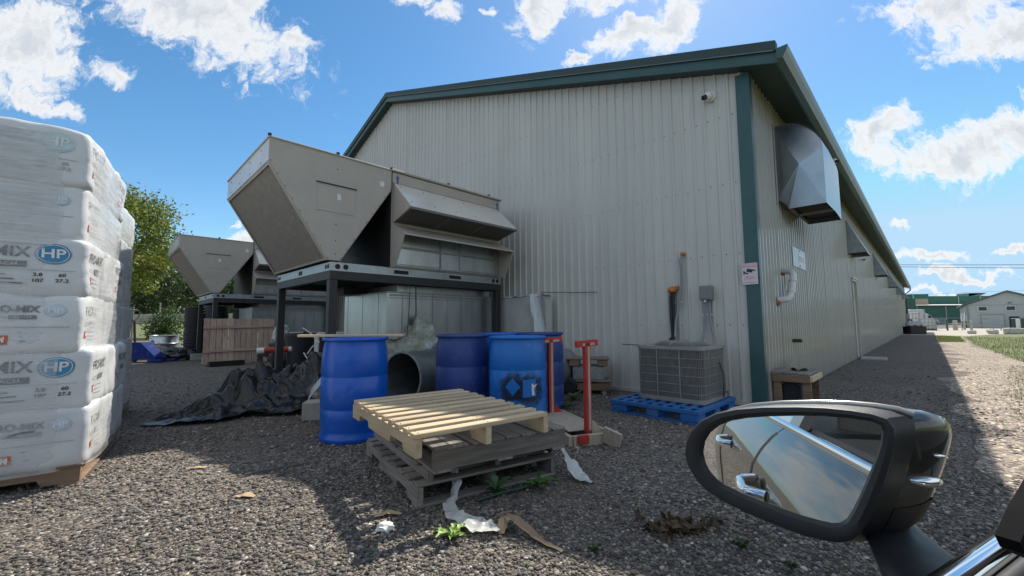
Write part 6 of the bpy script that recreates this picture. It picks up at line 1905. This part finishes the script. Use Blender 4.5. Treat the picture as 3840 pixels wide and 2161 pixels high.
zs = [.795, .785, .775, .762, .745, .73, .71, .69, .67, .65, .62, .59, .56, .53, .50, .47, .44, .40, .35, .30, .26, .22, .19]
def side(name, xa, xb, mat):
    n = max(4, int((xb - xa) / .06)); m = MB()
    vs = [(xa + (xb - xa) * i / n, cy(xa + (xb - xa) * i / n, z), z) for z in zs for i in range(n + 1)]
    m.add(vs, [(j * (n + 1) + i, j * (n + 1) + i + 1, (j + 1) * (n + 1) + i + 1, (j + 1) * (n + 1) + i) for j in range(len(zs) - 1) for i in range(n)])
    return m.build(name, mat, car, smooth=180)
fd = side('front_door', -.372, .80, PAINT); rd = side('rear_door', -1.42, -.382, PAINT); side('rear_quarter', -2.7, -1.43, PAINT); side('front_fender', .81, 1.7, PAINT)
m = MB(); m.box((-.5, -.62, .50), (4.2, 1.36, .56)); m.build('floor_tub', DARK, car)
# chrome belt moulding, rubber seals, inner door top
m = MB()
for i in range(24):
    pass
xs_ = [-2.2 + .1 * i for i in range(30)]
m.tube([(x, .163 - .10 * max(0, -x - 1.5) ** 1.7, .803) for x in xs_], .0125, 8); m.build('belt_moulding', CHROME, car, smooth=60)
m = MB(); m.tube([(x, .143 - .10 * max(0, -x - 1.5) ** 1.7, .798) for x in xs_], .009, 8); m.build('window_seal', RUBBER, car, smooth=60)
m = MB(); m.box((.05, .128, .782), (1.4, .012, .03), ch=.004); m.build('seal_reflection', GALV_D, car)  # pale strip between the seals, a reflection put into the colour
m = MB(); m.box((.05, .105, .788), (1.4, .022, .034), ch=.008); m.build('inner_seal', RUBBER, car)
m = MB(); m.ext([(-.6, .092, .79), (-.6, .02, .77), (-.6, -.01, .70), (-.6, -.01, .45), (-.6, .092, .45)], (1.35, 0, 0)); m.build('door_card', M('interior_grey', (.10, .095, .085), rough=.7, bump=.2, bscale=200), car)
# mirror sail and front pillar
m = MB()
sl_ = [(.486, .864), (.52, .878), (.571, .894), (.66, .93), (.68, .83), (.56, .826), (.520, .842), (.495, .853)]
m.ext([(x, .116, z) for x, z in sl_], (0, .013, 0)); m.build('mirror_sail', M('flock_black', (.008, .008, .009), rough=.95, spec=.1, bump=.1), car)
m = MB(); m.tube([(.74, .13, .80), (.64, .06, .98), (.52, -.03, 1.14), (.30, -.13, 1.33), (-.1, -.17, 1.41)], .026, 10); m.build('front_pillar', PAINT, car, smooth=60)
m = MB(); m.tube([(-.1, -.17, 1.41), (-.9, -.18, 1.44), (-1.6, -.20, 1.36), (-2.3, -.15, .95)], .04, 8); m.build('roof_rail', PAINT, car, smooth=60)
m = MB(); m.add([(-.1, -.18, 1.43), (-.9, -.19, 1.46), (-1.6, -.21, 1.38), (-1.6, -1.1, 1.38), (-.9, -1.1, 1.47), (-.1, -1.1, 1.44)], [(0, 1, 4, 5), (1, 2, 3, 4)]); m.build('roof', PAINT, car)
# rear side window and centre pillar
m = MB(); m.add([(-.40, .15, .80), (-1.38, .15, .80), (-1.30, -.14, 1.36), (-.42, -.13, 1.38)], [(0, 1, 2, 3)]); m.build('rear_window', GLASSD, car)
m = MB(); m.ext([(-.29, .150, .80), (-.41, .150, .80), (-.41, -.128, 1.385), (-.33, -.128, 1.385)], (0, -.03, 0)); m.build('centre_pillar', GLOSSB, car)
m = MB(); m.ext([(-1.37, .150, .80), (-2.0, .10, .80), (-1.6, -.15, 1.34), (-1.29, -.13, 1.36)], (0, -.03, 0)); m.build('rear_pillar', PAINT, car)
m = MB(); m.box((-.75, -.28, .92), (.16, .40, .42), ch=.06); m.box((-.62, -.30, .66), (.5, .42, .12), ch=.05); m.build('seat', M('seat_fabric', (.05, .05, .052), rough=.8, bump=.3), car)
# door seams
for x in (-.377, -1.425):
    m = MB(); m.tube([(x, cy(x, z) - .0005, z) for z in zs[2:]], .0045, 5); m.build('door_seam', DARK, car)
# bow handles with cups
for door, x0 in ((fd, -.20), (rd, -1.10)):
    z0 = .632; yb = cy(x0, z0)
    m = MB(); m.tube([(x0 + .105, yb - .004, z0), (x0 + .085, yb + .030, z0), (x0 + .05, yb + .045, z0 + .001), (x0 - .05, yb + .045, z0 + .001), (x0 - .085, yb + .030, z0), (x0 - .105, yb - .004, z0)], [.020, .018, .0155, .0155, .018, .020], 12)
    hb = m.build('handle', CHROME, door, smooth=60)
    hb.scale = (1, 1, 1)
    m = MB(); m.grid(lambda u, v: (x0 + .062 * math.cos(2 * math.pi * u) * v, yb - .012 * (1 - v * v) + .0025, z0 + .036 * math.sin(2 * math.pi * u) * v), 24, 6); m.build('handle_cup', PAINT, door, smooth=180)

# --- the mirror itself: glass and bezel lie in one tilted plane facing back along the car
PMc = Vector((.586, .339, .830)); hv = Vector((.345, -.9386, 0)).normalized(); nv_ = Vector((-.93705, -.34439, .05773)).normalized(); vv = nv_.cross(hv)
if vv.z < 0: vv = -vv
GL = [(-.1092, .0044), (-.1059, .0207), (-.0979, .0347), (-.0853, .0465), (-.0686, .0557), (-.0474, .0627), (-.0189, .069), (.0137, .0744), (.0426, .0779), (.0694, .0788), (.0882, .0779), (.0948, .075), (.0964, .0682), (.0944, .0555), (.0896, .0392), (.0838, .0225), (.0779, .0058), (.0707, -.013), (.0634, -.0304), (.0577, -.0414), (.0509, -.0481), (.0428, -.0513), (.0293, -.0517), (.0081, -.0512), (-.0142, -.0484), (-.0379, -.0454), (-.0595, -.0419), (-.0804, -.0366), (-.0912, -.0318), (-.1003, -.0235), (-.1067, -.0105)]
BZ = [(-.1321, -.0021), (-.1297, .0163), (-.1223, .0326), (-.1081, .0498), (-.0867, .0637), (-.0592, .0738), (-.025, .0812), (.0143, .0868), (.0432, .0894), (.07, .0896), (.0888, .0882), (.1019, .0843), (.1072, .0746), (.1075, .061), (.1034, .042), (.0982, .0228), (.0923, .0033), (.0851, -.0182), (.0779, -.0369), (.071, -.0511), (.0616, -.0624), (.0485, -.069), (.0324, -.0714), (.0071, -.0715), (-.0228, -.0679), (-.0517, -.0633), (-.0792, -.0565), (-.101, -.0483), (-.115, -.0375), (-.1246, -.0242), (-.1304, -.0136)]


def mp3(p, out=0.0, s=1.0):
    return PMc + hv * p[0] * s + vv * p[1] * s + nv_ * out


hous = MB()
n_ = len(BZ)
fw_ = Vector((1, 0, 0)); cz0 = (-.005, .010)
secs = [(.000, .985, .006), (.004, 1.0, .0), (.022, 1.035, .0), (.045, 1.04, .0), (.070, 1.01, .0), (.095, .94, .0), (.115, .83, .0), (.130, .66, .0), (.139, .45, 0), (.143, .2, 0)]
vs = []
for (dx, s, o) in secs:
    for p in BZ:
        q = (cz0[0] + (p[0] - cz0[0]) * s, cz0[1] + (p[1] - cz0[1]) * s)
        vs.append(mp3(q, o) + fw_ * dx + Vector((0, -.04 * (dx / .14), 0)))
fs = [(k * n_ + i, k * n_ + (i + 1) % n_, (k + 1) * n_ + (i + 1) % n_, (k + 1) * n_ + i) for k in range(2, len(secs) - 1) for i in range(n_)]
fs.append(tuple((len(secs) - 1) * n_ + i for i in range(n_)))
hous.add(vs, fs)
mo = hous.build('mirror_housing', PAINT, car, smooth=180)
# black rear bezel: outer lip, face, inner lip down to the glass
m = MB()
rings = [([mp3((cz0[0] + (p[0] - cz0[0]) * 1.036, cz0[1] + (p[1] - cz0[1]) * 1.036), 0) + fw_ * .024 + Vector((0, -.0068, 0)) for p in BZ]),
         ([mp3((cz0[0] + (p[0] - cz0[0]) * 1.02, cz0[1] + (p[1] - cz0[1]) * 1.02), .002) for p in BZ]),
         ([mp3(p, .008) for p in BZ]),
         ([mp3(((p[0] * .55 + g[0] * .45), (p[1] * .55 + g[1] * .45)), .0095) for p, g in zip(BZ, GL)]),
         ([mp3(((p[0] * .15 + g[0] * .85), (p[1] * .15 + g[1] * .85)), .006) for p, g in zip(BZ, GL)]),
         ([mp3((g[0] * 1.0, g[1] * 1.0), -.004) for g in GL])]
vs = [q for r_ in rings for q in r_]
m.add(vs, [(k * n_ + i, k * n_ + (i + 1) % n_, (k + 1) * n_ + (i + 1) % n_, (k + 1) * n_ + i) for k in range(len(rings) - 1) for i in range(n_)])
m.build('mirror_bezel', TRIM, mo, smooth=40)
m = MB(); m.add([mp3((g[0] * 1.02, g[1] * 1.02), -.0035) for g in GL], [tuple(range(n_))]); m.build('mirror_glass', MIRR, mo)
# silver cap edge along the top and lower black band, lamp slits
m = MB(); top_i = list(range(2, 12))
m.tube([mp3((cz0[0] + (BZ[i][0] - cz0[0]) * 1.046, cz0[1] + (BZ[i][1] - cz0[1]) * 1.046), 0) + fw_ * .030 + Vector((0, -.009, 0)) for i in top_i], .0045, 8); m.build('cap_edge', M('cap_silver', (.40, .39, .36), rough=.22, metal=.6, var=.03, bump=0), mo, smooth=60)


def on_house(dx, i, s_add=0.0):
    for (d0, s0, _), (d1, s1, _) in zip(secs, secs[1:]):
        if d0 <= dx <= d1:
            s = s0 + (s1 - s0) * (dx - d0) / (d1 - d0)
    p = BZ[i]; s += s_add
    q = (cz0[0] + (p[0] - cz0[0]) * s, cz0[1] + (p[1] - cz0[1]) * s)
    return mp3(q, 0) + fw_ * dx + Vector((0, -.04 * (dx / .14), 0))


def lerp_house(dx, f, s_add):
    i = int(math.floor(f)) % n_; a = on_house(dx, i, s_add); b = on_house(dx, (i + 1) % n_, s_add); return a.lerp(b, f - math.floor(f))
m = MB(); m.tube([lerp_house(.028 + .014 * k, 15.6 + .10 * k, .012) for k in range(6)], [.002, .005, .0065, .0065, .005, .002], 8); m.build('lamp_slit', CHROME, mo, smooth=60)
m = MB(); m.tube([lerp_house(.055 + .012 * k, 14.2 + .08 * k, .010) for k in range(4)], [.001, .0025, .0025, .001], 8); m.build('lamp_slit', CHROME, mo, smooth=60)
m = MB(); vs = []
for dx in (.024, .045, .07, .095, .112):
    for f in [17.2 + .5 * k for k in range(25)]: vs.append(lerp_house(dx, f, .008))
m.add(vs, [(j * 25 + i, j * 25 + i + 1, (j + 1) * 25 + i + 1, (j + 1) * 25 + i) for j in range(4) for i in range(24)])
m.build('lower_shell', TRIM, mo, smooth=180)
# arm down to the door
m = MB()
pth = [((.695, .290, .768), .052, .022), ((.680, .268, .758), .058, .024), ((.645, .235, .742), .070, .028), ((.610, .200, .732), .085, .034), ((.585, .150, .725), .10, .042)]
vs = []
for (c, rx, rz) in pth:
    for i in range(20):
        a = 2 * math.pi * i / 20; ca, sa = math.cos(a), math.sin(a); k = (abs(ca) ** 3 + abs(sa) ** 3) ** (-1 / 3)
        vs.append((c[0] + rx * ca * k, c[1] + .016 * sa * k, c[2] + rz * sa * k))
m.add(vs, [(j * 20 + i, j * 20 + (i + 1) % 20, (j + 1) * 20 + (i + 1) % 20, (j + 1) * 20 + i) for j in range(len(pth) - 1) for i in range(20)])
m.build('mirror_arm', TRIM, car, smooth=50)

# ------------------------------------------------------------------ litter and weeds on the near gravel
def strip(path, widths, name, mat, label, cat, amp=.012, seed=0.0, nv=10):
    """crumpled ribbon: path of ground points with heights"""
    P = [Vector(p) for p in path]; n = len(P) * 6
    def at(u):
        f = u * (len(P) - 1); i = min(int(f), len(P) - 2); t = f - i
        return P[i].lerp(P[i + 1], t), P[i + 1] - P[i], widths[i] * (1 - t) + widths[i + 1] * t
    def fn(u, v):
        p, d, w_ = at(u); d = Vector((d.x, d.y, 0)).normalized(); s = Vector((-d.y, d.x, 0))
        q = p + s * (v - .5) * w_
        k = mn.noise(Vector((q.x * 22 + seed, q.y * 22, u * 5)))
        q.z += amp * (.7 + k) + amp * 1.2 * abs(mn.noise(Vector((q.x * 9, q.y * 9 + seed, 2)))) * math.sin(v * math.pi)
        q += s * amp * .5 * mn.noise(Vector((u * 12, v * 4, seed)))
        return q
    m = MB(); m.grid(fn, n, nv)
    return tag(m.build(name, mat, None, smooth=180), label, cat)


FILM2 = M('milky_film', (.62, .62, .58), rough=.28, var=.12, scale=12, bump=.5, bscale=30, bdist=.008, alpha=.82)
strip([(-.36, 2.63, .13), (-.335, 2.56, .06), (-.345, 2.49, .01), (-.36, 2.38, .005), (-.30, 2.25, .012), (-.19, 2.15, .02), (-.12, 2.12, .012), (-.04, 2.145, .004)], [.05, .05, .04, .07, .09, .13, .11, .02], 'film_scrap', FILM2, 'milky plastic film trailing from under the pallet stack', 'plastic film', .028, 1.0, 14)
CARD = M('brown_card', (.30, .20, .115), rough=.8, var=.25, scale=10, bump=.3, bscale=40, dirt=(.16, .11, .07), dirt_scale=8)
strip([(-.06, 2.10, .01), (-.05, 2.16, .05), (.0, 2.17, .055), (.06, 2.11, .035), (.12, 2.04, .012), (.22, 1.95, .004)], [.03, .05, .06, .055, .035, .02], 'card_strip', CARD, 'curled brown cardboard strip at the end of the plastic film', 'cardboard', .008, 2.0, 6)
strip([(.34, 2.98, .16), (.36, 2.93, .12), (.40, 2.86, .06), (.44, 2.80, .012), (.50, 2.72, .004)], [.03, .03, .10, .10, .015], 'film_scrap', FILM2, 'torn plastic film hanging off the right end of pallet stack', 'plastic film', .02, 3.0, 10)
strip([(-1.66, 2.56, .006), (-1.60, 2.58, .012), (-1.54, 2.565, .006)], [.02, .05, .02], 'card_scrap', M('tan_card', (.45, .32, .18), rough=.8, bump=.2), 'flat tan cardboard scrap lying alone on sunlit gravel', 'cardboard', .008, 4.0, 5)
strip([(-.74, 2.30, .006), (-.68, 2.33, .01), (-.60, 2.33, .006)], [.03, .05, .02], 'card_scrap', MATS['tan_card'], 'small tan wood scrap before the pallet corner', 'wood scrap', .008, 5.0, 5)
strip([(-2.33, 3.05, .006), (-2.26, 3.08, .01), (-2.2, 3.07, .006)], [.02, .035, .02], 'card_scrap', MATS['tan_card'], 'thin tan scrap on gravel right of the bales', 'wood scrap', .006, 6.0, 5)
tag(lump((0, 0, .015), (.04, .035, .022), 4.0, .5, 3, 3).build('tissue_wad', WHITE_P, None, smooth=60, loc=(-.64, 2.165, 0)), 'crumpled white tissue in the pallet shadow', 'tissue')
m = MB(); m.tube([(-.214, 2.459, .02), (-.08, 2.56, .022), (.111, 2.674, .02)], .008, 8)
tag(m.build('green_rod', M('dark_green_rod', (.03, .06, .03), rough=.5, bump=0), None, smooth=60), 'thin dark green rod on gravel in front of the pallets', 'rod')
m = MB(); m.tube([(-.10, 2.245, .02), (-.06, 2.28, .03), (-.01, 2.32, .022)], .005, 6)
tag(m.build('stick', WOOD_B, None), 'short brown stick beside the plastic film', 'stick')
m = MB(); m.tube([(-1.83, 2.92, .012), (-1.68, 3.03, .016), (-1.5, 3.16, .012)], .006, 6)
tag(m.build('stick', INK_G, None), 'dark twig across the shadow edge on gravel', 'stick')
m = MB(); m.tube([(-2.35, 2.30, .008), (-2.25, 2.42, .03), (-2.2, 2.44, .035), (-2.1, 2.40, .02), (-1.98, 2.34, .008)], .0016, 5)
tag(m.build('string', WHITE_P, None), 'white string looped on the gravel before the bales', 'string')
# dried leaves
r = np.random.default_rng(77)
c_ = np.stack([.80 + r.normal(0, .075, 60), 2.14 + r.normal(0, .035, 60), np.abs(r.normal(.018, .015, 60))], 1)
P, F_, K = leaf_cloud(c_, np.full(60, .012), 3, .028, [(.13, .085, .045), (.20, .13, .07), (.08, .055, .03)], 5)
tag(link_mesh('dry_leaves', npmesh('dry_leaves', P, F_, LEAF, False, K)), 'clump of dry brown leaves on gravel left of mirror', 'leaves', kind='stuff')
c_ = np.stack([1.02 + r.normal(0, .03, 16), 2.2 + r.normal(0, .03, 16), np.abs(r.normal(.012, .01, 16))], 1)
P, F_, K = leaf_cloud(c_, np.full(16, .01), 3, .022, [(.16, .10, .05), (.10, .07, .04)], 6)
tag(link_mesh('dry_leaves', npmesh('dry_leaves', P, F_, LEAF, False, K)), 'few dry leaves tight beside the mirror edge', 'leaves', kind='stuff')


def weed(loc, n, ln, label, seed, up=.35, mat_c=(.10, .22, .035)):
    r = random.Random(seed)
    t = thing('weed', loc, r.uniform(0, 6), label, 'weed', 'small green weeds')
    WL = M('weed_leaf_%d' % seed, mat_c, rough=.5, var=.3, scale=30, bump=.2, bscale=60)
    for k in range(n):
        a = 2 * math.pi * k / n + r.uniform(-.25, .25); l = ln * r.uniform(.65, 1.15); e = up * r.uniform(.5, 1.4)
        def fn(u, v):
            w_ = l * .16 * math.sin(math.pi * min(1, u * .95 + .05)) * (1 + .45 * math.sin(u * 22))
            x = l * u; z = .008 + l * e * math.sin(u * 2.2) + abs(v - .5) * .02
            y = (v - .5) * 2 * w_
            return (x * math.cos(a) - y * math.sin(a), x * math.sin(a) + y * math.cos(a), z)
        m = MB(); m.grid(fn, 14, 2); m.build('leaf', WL, t, smooth=180)
    return t


weed((-.296, 2.067, 0), 9, .10, 'bright lime weed in sunlit gravel before the pallets', 1, mat_c=(.20, .32, .05))
weed((-.10, 2.585, 0), 10, .10, 'dark green dandelion rosette against the bottom pallet', 2, .7, (.05, .12, .03))
weed((.151, 2.69, 0), 7, .13, 'sprawling green weed at the pallet stack right of rosette', 3, .35, (.06, .14, .03))
weed((.36, 1.93, 0), 9, .03, 'small dark weed in the gravel left of mirror', 4, .8, (.05, .10, .03))
weed((1.14, 1.80, 0), 10, .03, 'small weed in gravel under the mirror', 5, .8, (.06, .11, .03))
weed((1.02, 1.95, 0), 12, .035, 'low tuft of weed close under the mirror bottom edge', 6, .9, (.06, .11, .03))
weed((.80, 5.6, 0), 7, .22, 'long-leaved weed beside the trolley wheel', 7, .5, (.05, .10, .03))
weed((.62, 5.1, 0), 9, .16, 'weed growing right of the navy drum behind red rack', 8, .4, (.05, .10, .03))
weed((.42, 1.52, 0), 6, .02, 'tiny orange blossom on the gravel bottom centre', 9, 1.2, (.62, .36, .10))
